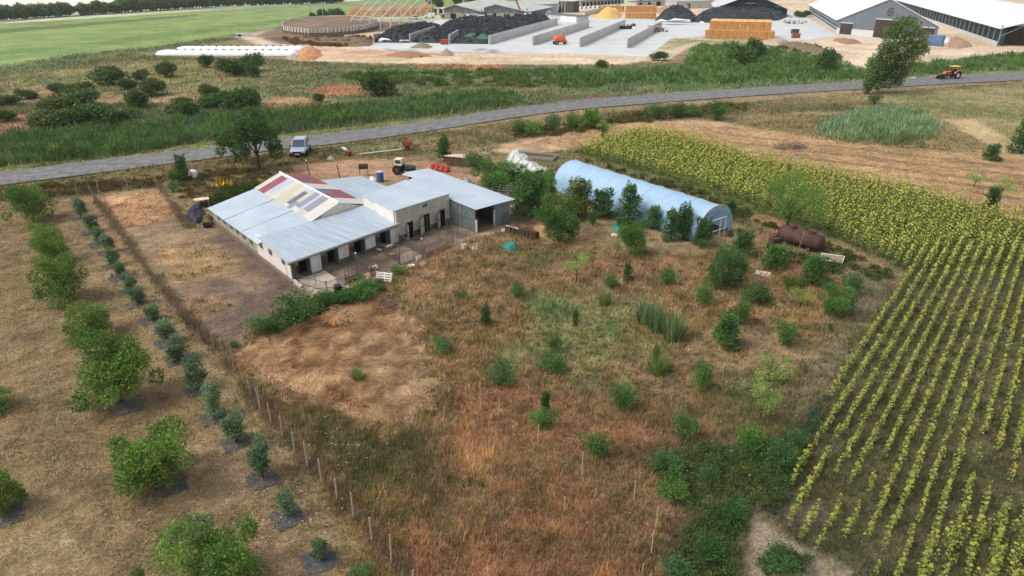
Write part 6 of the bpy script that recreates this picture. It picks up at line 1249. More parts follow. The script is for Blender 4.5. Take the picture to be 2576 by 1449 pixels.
# two old grey-roofed sheds
OLD=mat('old_roof',lin(196,200,188),.8,.08,.15,col2=lin(172,178,168)); OW=mat('old_wall',lin(140,142,138),.9,.25,.5,col2=lin(90,88,84))
def oldshed(label,xl,xa,xr,by,yl,ya,yr,vx,vy,door):
    A,B=P(xl,by),P(xr,by+1.0); d=(B-A).normalized(); n_=Vector((-d.y,d.x,0)); W_=(B-A).length; ze=hgt(xl,by,yl); za=hgt(xa,by,ya); fa=(xa-xl)/(xr-xl)
    Az=Vector(P(xa,by)); Az.z=za; g_=P(vx,vy,za); ax=(g_-Az); ax.z=0; ax=ax.normalized(); dep=90
    t=thing('old_shed',label,'shed',A); f=lambda u,v,z: A+d*(u*W_)+ax*v+Vector((0,0,z)); zr=hgt(xr,by+1,yr)
    mb=MB(); mb.add([f(0,0,ze*.62),f(1,0,zr*.62),f(1,0,zr),f(fa,0,za),f(0,0,ze)],[(0,1,2,3,4)]); mb.add([f(0,.3,ze*.62),f(1,.3,zr*.62),f(1,.3,zr),f(fa,.3,za),f(0,.3,ze)],[(4,3,2,1,0)]); mb.build('gable_wall',OW,t,local=False)
    mb=MB(); mb.slab([f(-.05,-1.5,ze-.15),f(fa,-1.5,za+.1),f(fa,dep,za+.1),f(-.05,dep,ze-.15)],.2); mb.slab([f(fa,-1.5,za+.1),f(1.04,-1.5,zr-.1),f(1.04,dep,zr-.1),f(fa,dep,za+.1)],.2); mb.build('roof',OLD,t,local=False)
    mb=MB(); mb.wall(f(0,1.5,0),f(1,1.5,0),.2,0,min(ze,zr)*.66); mb.build('dark_interior',mat('barn_opening',(1,1,1)),t,local=False)
    for u0,u1,z in door:
        mb=MB(); mb.wall(f(u0,-.1,0),f(u1,-.1,0),.3,0,z); mb.build('low_wall',mat('stained_concrete',lin(160,156,144),.95,.15,.6),t,local=False)
    for u in (0,.12,.5,1):
        mb=MB(); p=f(u,0,0); mb.box((p.x,p.y,ze/2),(.35,.35,ze)); mb.build('post',OW,t,local=False)
    return t
oldshed('left old open shed with a pale worn roof in the far yard',1118,1147,1212,47,21.5,11,28.5,1212,-1,[(0,.17,3.0),(.32,.62,2.6)])
oldshed('right old open shed with a pale worn roof, next to the left one',1219,1249,1326,49,19.5,10,29,1345,-4,[(.06,.2,3.0),(.28,.46,3.2),(.6,.7,2.6)])
def boxb(name,label,x0,y0,x1,y1,top,dep,wm,rm,cat='building',door=None):
    A,B=P(x0,y0),P(x1,y1); d=(B-A).normalized(); n_=Vector((-d.y,d.x,0)); h_=hgt(x0,y0,top); t=thing(name,label,cat,A,math.atan2(d.y,d.x)); L=(B-A).length
    mb=MB(); pts=[A,B,B+n_*dep,A+n_*dep]; mb.prism([(p.x,p.y) for p in pts],0,h_); mb.build('wall',wm,t,local=False)
    mb=MB(); e=.3; pts=[A-d*e-n_*e,B+d*e-n_*e,B+d*e+n_*(dep+e),A-d*e+n_*(dep+e)]; mb.prism([(p.x,p.y) for p in pts],h_+.003,h_+.3); mb.build('roof',rm,t,local=False)
    for u0,u1,z0,z1,m_,nm in door or []:
        mb=MB(); mb.wall(A+d*(L*u0)-n_*.08,A+d*(L*u1)-n_*.08,.12,z0,z1); mb.build(nm,m_,t,local=False)
    return t
boxb('small_house','small cream building left of the old sheds in the far yard',1087,36,1117,38,21,8,mat('cream_wall',lin(210,206,190),.9,.08),OLD,door=[(.25,.42,1.4,2.6,DARK,'window'),(.62,.9,0,3.0,DARK,'doorway')])
boxb('pump_house','white pump house with a flat dark roof beside the bunker walls',1379,51,1451,57.5,36,7,mat('pump_wall',lin(196,198,192),.9,.08),mat('tar_roof',lin(112,112,112),.9,.15),door=[(.45,.98,.1,3.0,mat('white_panel',lin(232,236,240),.5,.03),'white_panel'),(.66,.76,2.2,2.45,mat('sign_dark',lin(110,112,116),.6,.1),'sign')])
boxb('blue_grey_hall','low blue-grey hall behind the pump house',1345,37,1404,34,12,14,mat('blue_grey_wall',lin(164,176,188),.7,.06),RB)
boxb('timber_tower','dark slatted timber block behind the pump house',1405,31,1441,32,3,10,mat('dark_slats',lin(96,86,78),.9,.3,1.2,col2=lin(64,58,54)),RB,door=[(.2,.24,0,6,RB,'pale_post'),(.42,.46,0,6,RB,'pale_post')])
boxb('cow_house','long low barn with pale arches in the far background',1460,17,1570,8,2,12,mat('arch_wall',lin(176,172,166),.9,.2,1.0,col2=lin(120,112,106)),OLD,'barn',door=[(.05+.08*k,.09+.08*k,0,2.6,DARK,'arch') for k in range(11)])
boxb('cow_house','grey flat-roofed barn behind the straw bales',1600,6,1700,5,-6,14,mat('pale_wall',lin(190,188,182),.9,.1),OLD,'barn',door=[(.1,.16,0,3,DARK,'doorway'),(.6,.7,0,3,DARK,'doorway')])
boxb('cow_house','pale walled building left of the dark barn',1700,22,1790,20,4,12,mat('pale_wall2',lin(186,184,180),.9,.15,.5),OLD,'barn',door=[(.3,.4,0,3,DARK,'doorway')])
# vent duct, lamp masts, poles
t=thing('vent_duct','blue-grey elbow duct beside the pump house','duct',P(1375,48)); mb=MB(); h_=hgt(1375,48,30); b=P(1375,48); mb.tube([(0,0,0),(0,0,h_-.6),(.4,0,h_-.1),(1.6,0,h_)],.5,10); mb.build('pipe',mat('blue_grey_wall',(1,1,1)),t); mb=MB(); mb.cyl((1.6,0,h_),(2.0,0,h_),.65,10); mb.build('outlet',mat('blue_grey_wall',(1,1,1)),t)
def mast(x,y,top,label,m=CONC,arm=True,r=.16):
    t=thing('utility_pole',label,'pole',P(x,y)); h_=hgt(x,y,top); mb=MB(); mb.tube([(0,0,-.1),(0,0,h_)],[r,r*.6],7); mb.build('shaft',m,t)
    if arm: mb=MB(); mb.box((0,0,h_-.5),(1.8,.12,.12)); mb.build('crossarm',m,t)
mast(814,52,13,'pale concrete pole beside the slurry basin'); mast(782,36,2,'thin dark pole in the green field left of the pale one',WOOD)
mast(2112,65,6,'slim light mast on the left side of the grey barn',mat('steel_post',(1,1,1)),False)
# ================================================================ FENCES AND STAKES
PW=mat('fence_wood',lin(168,148,118),.9,.2,8); WIRE=mat('wire',lin(120,112,100),.6,.2,5,metal=.3); DWOOD=mat('dark_post',lin(92,78,62),.9,.2,8)
def wirefence(pts,label,step=2.6,h=1.45,m=PW,mesh=True,r=.045,cover=None):
    w=[P(*p) for p in pts]; t=thing('wire_fence',label,'fence',w[0]); wires=MB(); n=0; last=None
    for i in range(len(w)-1):
        a,b=w[i],w[i+1]; L=(b-a).length; k=max(1,round(L/step))
        for j in range(k+(i==len(w)-2)):
            p=a+(b-a)*(j/k); hh=h*R.uniform(.82,1.1); q=MB(); q.tube([(p.x,p.y,-.1),(p.x+R.uniform(-.07,.07),p.y+R.uniform(-.05,.05),hh)],[r*R.uniform(.8,1.2),r*.8],5); q.build('post',m,t,local=False)
    for z in (.12,.45,.8,1.1):
        if z>h: continue
        for i in range(len(w)-1):
            a,b=w[i],w[i+1]; k=max(1,int((b-a).length/step)); wires.tube([(a+(b-a)*(j/k))+Vector((0,0,z+(-.05 if j%2 else .02))) for j in range(k+1)],.008,3,cap=False)
    if mesh:
        for i in range(len(w)-1):
            a,b=w[i],w[i+1]; L=(b-a).length; k=int(L/.3)
            for j in range(k): p=a+(b-a)*(j/k); wires.tube([(p.x,p.y,.08),(p.x,p.y,1.1 if h>1.1 else h)],.005,3,cap=False)
    wires.build('wire_mesh',WIRE,t,local=False); return t
wirefence([(195,492),(228,488)],'short corner of the wire fence by the verge')
wirefence([(228,488),(300,590),(392,715),(470,812),(540,880)],'wire fence between the saplings and the paddock',2.4,1.2,mat('grey_wood',lin(132,110,86),.9,.2,8))
wirefence([(250,487),(395,470)],'wire fence along the verge at the far end of the paddock',2.8,1.7)
wirefence([(395,470),(430,518),(470,572)],'wire fence on the right side of the paddock far end',2.2,1.3,mat('grey_wood',(1,1,1)))
wirefence([(540,880),(590,935),(655,1030)],'upper part of the thin stake fence left of the brown meadow',1.7,1.5,PW,False)
wirefence([(655,1030),(742,1140),(810,1215),(890,1306),(985,1418),(1040,1500)],'lower part of the stake fence left of the brown meadow, down to the bottom edge',1.6,1.5,mat('pale_stake',lin(176,158,128),.9,.15,8),False,.05)
wirefence([(540,880),(640,850),(735,770)],'low wire fence across the bare end of the paddock',2.0,1.1,mat('grey_wood',(1,1,1)),False,.03)
def stake(x,y,top,label,r=.04,m=None,nm='wooden_stake',dx=0,cap=None):
    t=thing(nm,label,'stake',P(x,y)); h=hgt(x,y,top); mb=MB(); mb.tube([(0,0,-.1),(dx*.5,0,h*.5),(dx,0,h)],[r,r*.9,r*.8],6); mb.build('shaft',m or mat('pale_stake',(1,1,1)),t)
    if cap: q=MB(); q.blob((dx,0,h+.05),(.09,.09,.1),8,5); q.build('cap',MW,t)
    return t
for x,y,tp,lb in [(1126,753,720,'short wooden stake in the upper left meadow'),(1209,1020,962,'wooden stake left of the grey seeding bush'),(1256,1050,1003,'thin wooden stake below the grey seeding bush'),(1354,1116,1068,'wooden stake before the pale weed bush'),(1464,1200,1138,'stake low in the centre right, below the green weed bush'),
 (1594,1262,1210,'stake at the left edge of the weed thicket'),(1420,1288,1250,'whitish stake with seed heads in the lower meadow'),(1650,1330,1275,'tall stake near the bottom right of the brown meadow'),(1638,1395,1335,'stake just below the tall one at the bottom right'),(1615,1448,1420,'stake cut by the bottom edge, left of the weeds'),
 (1118,1048,1020,'crooked pale stake at the edge of the flattened straw'),(583,842,812,'thin stake in the bare end of the paddock'),(745,772,742,'pale stake left of the hedge'),(1074,700,676,'short stake at the end of the pens')]:
    stake(x,y,tp,lb)
stake(492,575,535,'grey post at the paddock corner beside the dark tarp',.05,mat('grey_wood',(1,1,1)),'fence_post'); stake(855,446,415,'rusty pole behind the low shed roof, beside the red earth',.07,DWOOD,'pole',-.2); stake(779,440,405,'pole with a white lamp head behind the red roof sheets',.06,DWOOD,'pole',-.2,1)
stake(818,402,375,'short dark post right of the parked pickup',.09,DWOOD,'post',-.15); stake(690,414,385,'pale post beside the roadside tree',.06,PW,'post'); stake(686,412,392,'second pale post beside the roadside tree',.05,PW,'post'); stake(1204,480,449,'thin pole with a white top behind the metal shed roof',.03,BAR,'pole',0,1)
# ================================================================ VEHICLES
TYRE=mat('tyre',lin(34,34,36),.85,.2,4); GLS=mat('car_glass',lin(58,74,84),.12,.05,2,spec=.6); SILV=mat('silver_paint',lin(190,198,208),.35,.03,2,metal=.4,spec=.5); BLKP=mat('black_trim',lin(34,36,40),.6,.1)
def wheel(t,x,y,r,w,rim=None,nm='wheel'):
    q=MB(); q.ring((x,y,r),r*.55,r,w,18,axis='Y'); o=q.build(nm,TYRE,t,smooth=False); q=MB(); q.tube([(x,y-w*.32,r),(x,y+w*.32,r)],r*.58,12); c=q.build('rim',rim or mat('rim',lin(150,152,156),.4,.05,metal=.5),t); c.parent=o
def loft(secs,mi=0,mb=None):
    """secs: list of (x,[(y,z)...]) rings"""
    mb=mb or MB(); o=len(mb.v); n=len(secs[0][1])
    for x,r in secs:
        for y,z in r: mb.v.append((x,y,z))
    for i in range(len(secs)-1):
        for k in range(n): k2=(k+1)%n; mb.f.append((o+i*n+k,o+i*n+k2,o+(i+1)*n+k2,o+(i+1)*n+k)); mb.m.append(mi)
    mb.f.append(tuple(o+k for k in range(n))[::-1]); mb.m.append(mi); e=o+(len(secs)-1)*n; mb.f.append(tuple(e+k for k in range(n))); mb.m.append(mi); return mb
def rs(w,z0,z1,c=.12): return [(-w,z0+c),(-w,z1-c),(-w+c,z1),(w-c,z1),(w,z1-c),(w,z0+c),(w-c,z0),(-w+c,z0)]
def car(loc,rz,label,paint,kind='suv',s=1.0,cat='car'):
    t=thing('parked_car',label,cat,loc,rz); t.scale=(s,s,s)
    b=loft([(-2.25,rs(.78,.45,.85)),(-2.15,rs(.88,.35,.98)),(-1.2,rs(.92,.32,1.02)),(.6,rs(.92,.32,1.05)),(.85,rs(.92,.32,1.02)),(1.9,rs(.88,.34,.92)),(2.2,rs(.8,.4,.78))]); b.build('body',paint,t,smooth=False,bevel=.04)
    if kind=='suv': secs=[(-2.1,rs(.74,1.0,1.02,.0)),(-1.85,rs(.70,1.0,1.62,.08)),(.1,rs(.72,1.0,1.72,.08)),(.95,rs(.8,1.0,1.04,.0))]
    else: secs=[(-2.15,rs(.84,.95,1.5,.1)),(-2.05,rs(.86,.95,1.95,.12)),(.5,rs(.86,.95,1.95,.12)),(1.3,rs(.8,.95,1.0,.0))]
    loft(secs).build('cabin_glass',GLS if kind=='suv' else paint,t)
    rf=MB(); 
    if kind=='suv': rf=loft([(-1.9,rs(.68,1.60,1.66,.02)),(-1.6,rs(.7,1.66,1.74,.03)),(0,rs(.7,1.69,1.77,.03)),(.2,rs(.68,1.66,1.72,.02))]); rf.build('roof_panel',paint,t); 
    for y in (-.72,.72):
        q=MB(); q.tube([(.95,y*1.06,1.04),(.12,y*.98,1.7),(-1.8,y*.96,1.64),(-2.1,y,1.0)],.035,4); q.tube([(-.5,y*1.02,1.04),(-.5,y*.98,1.68)],.03,4); q.build('pillar',paint,t)
        q=MB(); q.tube([(.1,y*.8,1.80),(-1.6,y*.8,1.78)],.025,4); q.build('roof_rail',mat('white_rail',lin(226,230,234),.4,.03),t)
        q=MB(); q.box((.75,y*1.38,1.12),(.14,.2,.14)); q.build('mirror',BLKP,t); q=MB(); q.box((2.14,y*.85,.72),(.12,.3,.13)); q.build('headlight',mat('lamp_glass',lin(220,224,228),.2,.03),t)
    q=MB(); q.box((2.2,0,.45),(.14,1.7,.22)); q.build('bumper',BLKP,t); q=MB(); q.box((2.22,0,.68),(.05,.9,.14)); q.build('grille',BLKP,t); q=MB(); q.box((2.285,0,.46),(.02,.5,.11)); q.build('number_plate',MW,t)
    if kind!='suv': q=MB(); q.add([(.62,-.74,1.86),(.62,.74,1.86),(1.27,.76,1.12),(1.27,-.76,1.12)],[(0,1,2,3)]); q.build('windscreen',GLS,t)
    for x in (-1.4,1.4):
        for y in (-.86,.86): wheel(t,x,y,.35,.24)
    return t
pc=P(757,386); car(pc,math.radians(-83),'silver estate car parked nose-on beside the road by the big tree',SILV,'suv',1.15)
car(P(1081,45.5),math.radians(185),'white van parked in front of the straw bank',mat('white_paint',lin(236,238,240),.4,.03),'van',1.25,'van'); car(P(1040,49),math.radians(170),'pale car parked left of the white van',SILV,'suv',1.1)
ORG=mat('orange_paint',lin(214,110,58),.5,.1,2); RIMW=mat('white_rim',lin(226,226,214),.5,.05)
def tractor(loc,rz,label,body,rim,canopy=None,loader=False,s=1.0,cab=None):
    t=thing('tractor',label,'tractor',loc,rz); t.scale=(s,s,s)
    loft([(.35,rs(.3,.75,1.42,.08)),(1.3,rs(.3,.75,1.38,.08)),(1.75,rs(.27,.78,1.28,.1)),(1.85,rs(.2,.85,1.15,.08))]).build('hood',body,t,bevel=.03)
    q=MB(); q.box((.2,0,.7),(2.9,.36,.34)); q.box((-.75,0,.85),(.9,.5,.5)); q.build('chassis',BLKP,t)
    for y in (-.72,.72):
        wheel(t,-.75,y,.68,.34,rim,'rear_wheel'); wheel(t,1.25,y*.86,.42,.24,rim,'front_wheel')
        q=MB(); n=6
        for i in range(n):
            a0,a1=math.radians(20+i*25),math.radians(20+(i+1)*25); f=lambda a,yy:(-.75+.8*math.cos(a),yy,.7+.8*math.sin(a)); q.quad(f(a0,y-.2*(1 if y>0 else -1)),f(a0,y+.16),f(a1,y+.16),f(a1,y-.2*(1 if y>0 else -1)))
        q.build('fender',body,t)
    q=MB(); q.box((-.55,0,1.2),(.5,.5,.12)); q.box((-.8,0,1.42),(.12,.5,.45)); q.build('seat',BLKP,t); q=MB(); q.tube([(.25,0,1.3),(.05,0,1.5)],.03,5); q.ring((.03,0,1.52),.15,.19,.04,12); q.build('steering_wheel',BLKP,t)
    if canopy:
        for x,y in ((-1.1,-.45),(-1.1,.45),(.1,-.45),(.1,.45)): q=MB(); q.tube([(x,y,1.0),(x,y,2.15)],.03,4); q.build('canopy_post',BLKP,t)
        q=MB(); q.box((-.5,0,2.2),(1.7,1.3,.1)); q.build('canopy',canopy,t,bevel=.04)
    if cab:
        q=MB(); q.box((-.6,0,1.75),(1.1,1.1,1.0)); q.build('cab',cab,t,bevel=.06); q=MB(); q.box((-.6,0,1.85),(.8,1.14,.5)); q.build('window',GLS,t)
    if loader:
        for y in (-.42,.42): q=MB(); q.tube([(-.05,y,1.25),(1.2,y,1.15),(2.2,y,.5)],.06,4); q.build('loader_arm',BLKP,t)
        q=MB(); q.add([(2.1,-.8,.15),(2.1,.8,.15),(2.7,.8,.1),(2.7,-.8,.1),(2.15,-.8,.7),(2.15,.8,.7)],[(0,1,2,3),(0,4,5,1),(0,3,4),(1,5,2)]); q.build('bucket',BLKP,t)
        q=MB(); q.box((-1.75,0,1.1),(.6,.9,.6)); q.build('rear_box',body,t,bevel=.05); q=MB(); q.tube([(1.3,.3,1.35),(1.8,.35,2.0),(2.1,.35,2.4)],.05,4); q.build('front_boom',mat('rust_arm',lin(150,96,60),.8,.2),t)
    return t
tr_=P(2395,199.5); roadd=(ctr(2440)-ctr(2340)).normalized(); tractor(tr_+Vector((0,.8,0)),math.atan2(-roadd.y,-roadd.x),'orange tractor with a straw-coloured canopy driving on the road at right',ORG,RIMW,mat('straw_canopy',lin(222,190,120),.9,.15,3),True,1.25)
tractor(P(1016,437),math.radians(-15),'old green tractor with a white cab behind the tall stable',mat('green_engine',lin(62,76,66),.6,.15),mat('rust_rim',lin(110,70,52),.8,.2),None,False,.85,mat('ivory_cab',lin(226,216,196),.5,.08))
# orange slurry tanker
t=thing('tanker_trailer','orange slurry tanker trailer standing between the bunker walls','trailer',P(1407,112.5),math.radians(20)); sct=1.05; t.scale=(sct,)*3
q=MB(); q.tube([(-1.9,0,1.75),(-1.7,0,1.75),(-1.3,0,1.75),(1.3,0,1.75),(1.7,0,1.75),(1.9,0,1.75)],[.5,.95,1.15,1.15,.95,.5],14); q.build('tank',ORG,t,smooth=True); q=MB(); q.box((.2,0,.75),(4.4,.7,.16)); q.box((2.6,0,.7),(1.2,.14,.14)); q.build('chassis',BLKP,t)
for x in (-1.2,): 
    for y in (-1,1): wheel(t,x,y,.62,.4)
wheel(t,1.9,-.55,.4,.22); wheel(t,1.9,.55,.4,.22)
q=MB(); q.tube([(-1.2,0,2.6),(-1.2,0,2.95),(-1.5,0,3.1),(-1.9,.2,2.9)],.07,5); q.build('fill_pipe',ORG,t); q=MB(); q.box((2.3,0,1.2),(.3,.9,.6)); q.build('front_box',mat('pale_box',lin(216,196,168),.7,.1),t)
# ================================================================ SMALL THINGS
RUST=mat('rust',lin(92,66,56),.9,.25,2.5,col2=lin(64,46,42),bump=.01,bscale=9); REDM=mat('red_paint',lin(176,62,50),.6,.2,2)
# rusty tank
a=P(1962,606); b=P(2060,635); d=b-a; L=d.length; t=thing('rusty_tank','long rust-brown steel tank lying among weeds beside the sunflower field','tank',(a+b)/2,math.atan2(d.y,d.x)); rr=.72
q=MB(); q.tube([(-L/2-.25,0,rr+.15),(-L/2-.12,0,rr+.15),(-L/2,0,rr+.15),(L/2,0,rr+.15),(L/2+.12,0,rr+.15),(L/2+.25,0,rr+.15)],[rr*.3,rr*.75,rr,rr,rr*.75,rr*.3],18); q.build('shell',RUST,t,smooth=True)
for x,s_ in ((-.9,1),(.95,1)): q=MB(); q.cyl((x,0,rr*2+.05),(x,0,rr*2+.42),.36,14); q.build('manhole',RUST,t)
for x in (-L*.3,L*.3): q=MB(); q.box((x,0,.15),(.3,1.3,.35)); q.build('cradle',DWOOD,t)
t=thing('machine_scrap','rusty machine scrap at the left end of the tank','scrap',P(1950,612),.4); q=MB(); q.box((0,0,.35),(1.1,.6,.4)); q.tube([(-.5,0,.3),(.1,.3,.9),(.6,0,.5)],.06,5); q.ring((.35,.3,.35),.15,.3,.12,10,axis='Y'); q.build('machine_body',RUST,t)
# tarps and sheets: crumpled lumps
TQ=mat('turquoise_net',lin(66,146,128),.8,.25,5,col2=lin(36,94,86),bump=.05,bscale=6)
LUMPS={}
def lump(name,x,y,w,h,hh,m,label,cat,noise=.9,step=.09,cell=.35,edge=None):
    k=scale_at(y); q_=[]; n=14
    pts=[(x+w/2*math.cos(2*math.pi*i/n)*R.uniform(.75,1.12),y+h/2*math.sin(2*math.pi*i/n)*R.uniform(.75,1.12)) for i in range(n)]
    return heap(name,pts,hh,label,cat,m,edge=edge or max(.3,w*k*.22),noise=noise,step=step,cell=cell)
lump('tarp',1283,622,44,20,.4,TQ,'crumpled turquoise net heap in dry grass before the metal shed','tarp'); lump('tarp',1270,632,24,10,.25,TQ,'thin turquoise net tail left of the crumpled heap','tarp')
lump('tarp',1556,574,34,30,.22,TQ,'turquoise net lying in front of the greenhouse','tarp'); lump('tarp',1205,618,14,12,.4,mat('dark_green_bag',lin(50,88,80),.7,.2),'small dark green bag on a pallet by the path','bag')
lump('tarp',1192,622,16,14,.45,MBLK,'black sack beside the ivory tub','sack'); pallet(P(1203,626),.5,1.1,.7,'weathered pallet lying by the path under the sacks',WOODW,tilt=.08)
lump('dark_tarp',495,542,50,46,.45,mat('navy_tarp',lin(40,48,64),.6,.3,3),'dark navy tarp heap at the left of the low shed','tarp',cell=.5); lump('bush_pile',524,558,30,26,.45,mat('dry_brush',lin(112,98,58),1,.3,6,bump=.08,bscale=12),'dry brush heap between the navy tarp and the shed','brush heap',cell=.3)
tb=thing('covered_table','white and orange sheet-covered table beside the navy tarp','table',P(510,520),.5); q=MB(); q.box((0,0,.85),(1.5,.9,.05)); q.build('top',mat('patched_cover',lin(228,214,206),.8,.1,1.5,col2=lin(212,130,92)),tb)
for x in(-.65,.65):
    for y in (-.4,.4): q=MB(); q.box((x,y,.42),(.06,.06,.84)); q.build('leg',PW,tb)
bucket(P(521,571),.42,.35,MBLK,'wide black tub at the left corner of the low shed','tub'); lump('white_sack',522,567,11,5,.55,MW,'white sack lying on the black tub','sack',edge=.2)
lump('dark_rag',723-2,0+646,10,6,.25,MBLK,'dark rag on the bare ground beside the shed wall','rag')
lump('white_scrap',389,712,7,5,.25,MW,'white plastic scrap beside the paddock fence, upper','scrap',edge=.15); lump('white_scrap',501,853,10,9,.15,MW,'round white plastic scrap beside the paddock fence, lower','scrap',edge=.15)
lump('dry_bush_pile',838,806,80,44,.35,mat('orange_brush',lin(196,138,92),1,.25,6,bump=.08,bscale=14),'heap of dry orange-brown branches below the hedge','brush heap',cell=.3)
q=MB()
for i in range(60):
    c=P(R.gauss(846,20),R.gauss(806,11)); a_=R.uniform(0,6.28); l=R.uniform(.3,.9); q.tube([(c.x,c.y,.3),(c.x+l*math.cos(a_)*.5,c.y+l*math.sin(a_)*.5,.5+R.uniform(-.1,.15)),(c.x+l*math.cos(a_),c.y+l*math.sin(a_),.3)],.018,4)
tag(q.build('branches',mat('bleached_wood',lin(214,182,140),.9,.1)),'pale bare twigs lying on the orange-brown branch heap',kind='stuff')
lump('purple_weed_pile',978,768,58,26,.22,mat('purple_brush',lin(92,76,74),1,.3,6,bump=.08,bscale=12),'dark purplish brush heap at the top of the flattened straw','brush heap',cell=.3)
# behind the building
t=thing('barrel_grill','dark barrel grill standing on four thin legs behind the sheds','grill',P(916,442),.15); q=MB(); q.tube([(-.55,0,1.15),(.55,0,1.15)],.33,14); q.build('drum',mat('sooty_steel',lin(64,52,50),.8,.2,4),t)
for x in(-.5,.5):
    for y in(-.2,.2): q=MB(); q.tube([(x,y,0),(x,y,1.0)],.025,4); q.build('leg',BAR,t)
barrel(P(957,456),.42,1.15,mat('blue_plastic',lin(70,98,150),.5,.08),'blue plastic barrel behind the low roof',mat('blue_lid',lin(170,190,214),.5,.05)); lump('white_sheet',938,452,24,9,.35,MW,'white sheet lying left of the blue barrel','sheet',edge=.25)
lump('white_scrap',882,436,5,4,.2,MW,'tiny white scrap left of the barrel grill','scrap',edge=.1)
# red drum mower and other red machines
t=thing('hay_tedder','red rotary hay machine with round drums beside the old tractor','machine',P(1107,428),-.5); q=MB(); q.box((0,0,.55),(2.6,.25,.2)); q.tube([(-1.2,0,.5),(0,.7,.9),(1.2,0,.5)],.06,5); q.build('frame',REDM,t)
for x in(-1.1,-.37,.37,1.1): q=MB(); q.tube([(x,-.1,.12),(x,-.1,.2),(x,-.1,.55),(x,-.1,.62)],[.46,.42,.2,.12],12); q.build('drum',REDM,t)
for k in range(8): q=MB(); q.tube([(-1.3+k*.37,-.3,.35),(-1.3+k*.37,-.75,.1)],.02,4); q.build('tine',mat('pale_red',lin(206,120,104),.6,.1),t)
t=thing('red_cart','small rusty-red tipping cart on two wheels near the road','cart',P(1025,377),.2); q=MB(); q.add([(-.6,-.45,.6),(.6,-.45,.6),(.6,.45,.6),(-.6,.45,.6),(-.75,-.6,1.25),(.75,-.6,1.25),(.75,.6,1.25),(-.75,.6,1.25)],[(0,3,2,1),(0,1,5,4),(1,2,6,5),(2,3,7,6),(3,0,4,7)]); q.build('box',mat('faded_red',lin(176,104,84),.8,.2,3),t)
for y in(-.6,.6): wheel(t,0,y,.35,.12,REDM)
q=MB(); q.tube([(.6,0,.55),(1.5,0,.4)],.04,4); q.build('drawbar',BAR,t)
t=thing('garden_tiller','small red garden tiller with a white cover near the parked car','machine',P(876,391),-.4); q=MB(); q.box((0,0,.45),(.7,.4,.35)); q.build('engine',REDM,t,bevel=.05); q=MB(); q.tube([(-.2,0,.5),(-.9,0,1.0)],.04,4); q.build('handlebar',BAR,t); q=MB(); q.box((-.5,0,.9),(.7,.5,.08),ry=.5); q.build('cover',MW,t)
for y in(-.28,.28): wheel(t,.1,y,.25,.12)
q=MB(); a=P(905,390); b=P(1012,378)
for i in range(6): p=a+(b-a)*((i+.5)/6); q.box((p.x,p.y,.12),((b-a).length/6*.97,.35,.16),math.atan2((b-a).y,(b-a).x)+R.uniform(-.02,.02))
tag(q.build('stacked_poles',mat('pale_pole',lin(204,204,180),.8,.15,2)),'long pale concrete poles lying in the grass beside the track','poles')
lump('stone_heap',832,400,22,8,.3,mat('pale_stone',lin(176,166,138),.9,.3,3),'pale stone heap right of the short dark post','stones',cell=.4)
# timber stack with sheets on top
t=thing('timber_stack','grey timber stack with pale boards on top beside the single dark tree','timber stack',P(1158,416),-.35)
for k in range(14): q=MB(); q.tube([(-1.6+.25*k,-.6+R.uniform(-.1,.1),0),(-1.6+.25*k,-.5,1.15+R.uniform(-.1,.1))],.07,5); q.build('pole',mat('grey_wood',(1,1,1)),t)
q=MB(); q.box((0,.1,.55),(3.3,1.0,1.05)); q.build('logs',mat('log_pile',lin(98,82,66),.95,.3,4),t)
for k in range(4): q=MB(); q.box((-.5+.35*k,-.5+.38*k,1.22+.02*k),(3.0,.34,.05),.05*k); q.build('board',mat('pale_board',lin(212,192,168),.85,.1,3),t)
# collapsed white polytunnel behind the trees
q=MB(); q_=[]; n1,n2=12,10
def tunnel(x0,y0,x1,y1,w,h,name,label,m,sag=.3,noise=.18):
    a,b=P(x0,y0),P(x1,y1); d=(b-a).normalized(); n_=Vector((-d.y,d.x,0)); L=(b-a).length; c=(a+b)/2; t=thing(name,label,'tarp',c); mb=MB()
    for i in range(n1+1):
        for k in range(n2+1):
            an=math.pi*k/n2; g=1-.5*(i/n1); e=R.uniform(-noise,noise); p=a+d*(L*i/n1+e)+n_*(math.cos(an)*w*(1+e*.5)); mb.v.append((p.x,p.y,max(0,math.sin(an)*h*g*(1+e))))
    for i in range(n1):
        for k in range(n2): o_=i*(n2+1)+k; mb.f.append((o_,o_+1,o_+n2+2,o_+n2+1)); mb.m.append(0)
    mb.build('film',m,t,local=False)
    for i in (0,5): mb=MB(); g=1-.5*(i/n1); mb.tube([a+d*(L*i/n1)+n_*(math.cos(math.pi*k/10)*w*1.03)+Vector((0,0,math.sin(math.pi*k/10)*h*g*1.05)) for k in range(11)],.05,4); mb.build('arch',RIB,t,local=False)
tunnel(1298,424,1350,452,1.7,2.3,'collapsed_tunnel','torn white plastic tunnel slumping behind the trees',mat('torn_film',lin(206,204,198),.7,.15,2,bump=.05,bscale=3))
lump('debris_heap',1362,436,60,14,.6,mat('beige_debris',lin(188,164,134),.95,.3,2),'beige debris heap between the torn tunnel and the greenhouse','debris'); lump('tyre_heap',1388,440,16,16,.8,mat('navy_tarp',(1,1,1)),'dark tyres heaped at the back corner of the greenhouse','tyre pile')
t=thing('raised_bed','low grey walled bed of dark soil behind the torn tunnel','bed',P(1352,396),-.35); q=MB()
for x,y,sx,sy in ((0,-1,5,.12),(0,1,5,.12),(-2.5,0,.12,2.1),(2.5,0,.12,2.1)): q.box((x,y,.2),(sx,sy,.4))
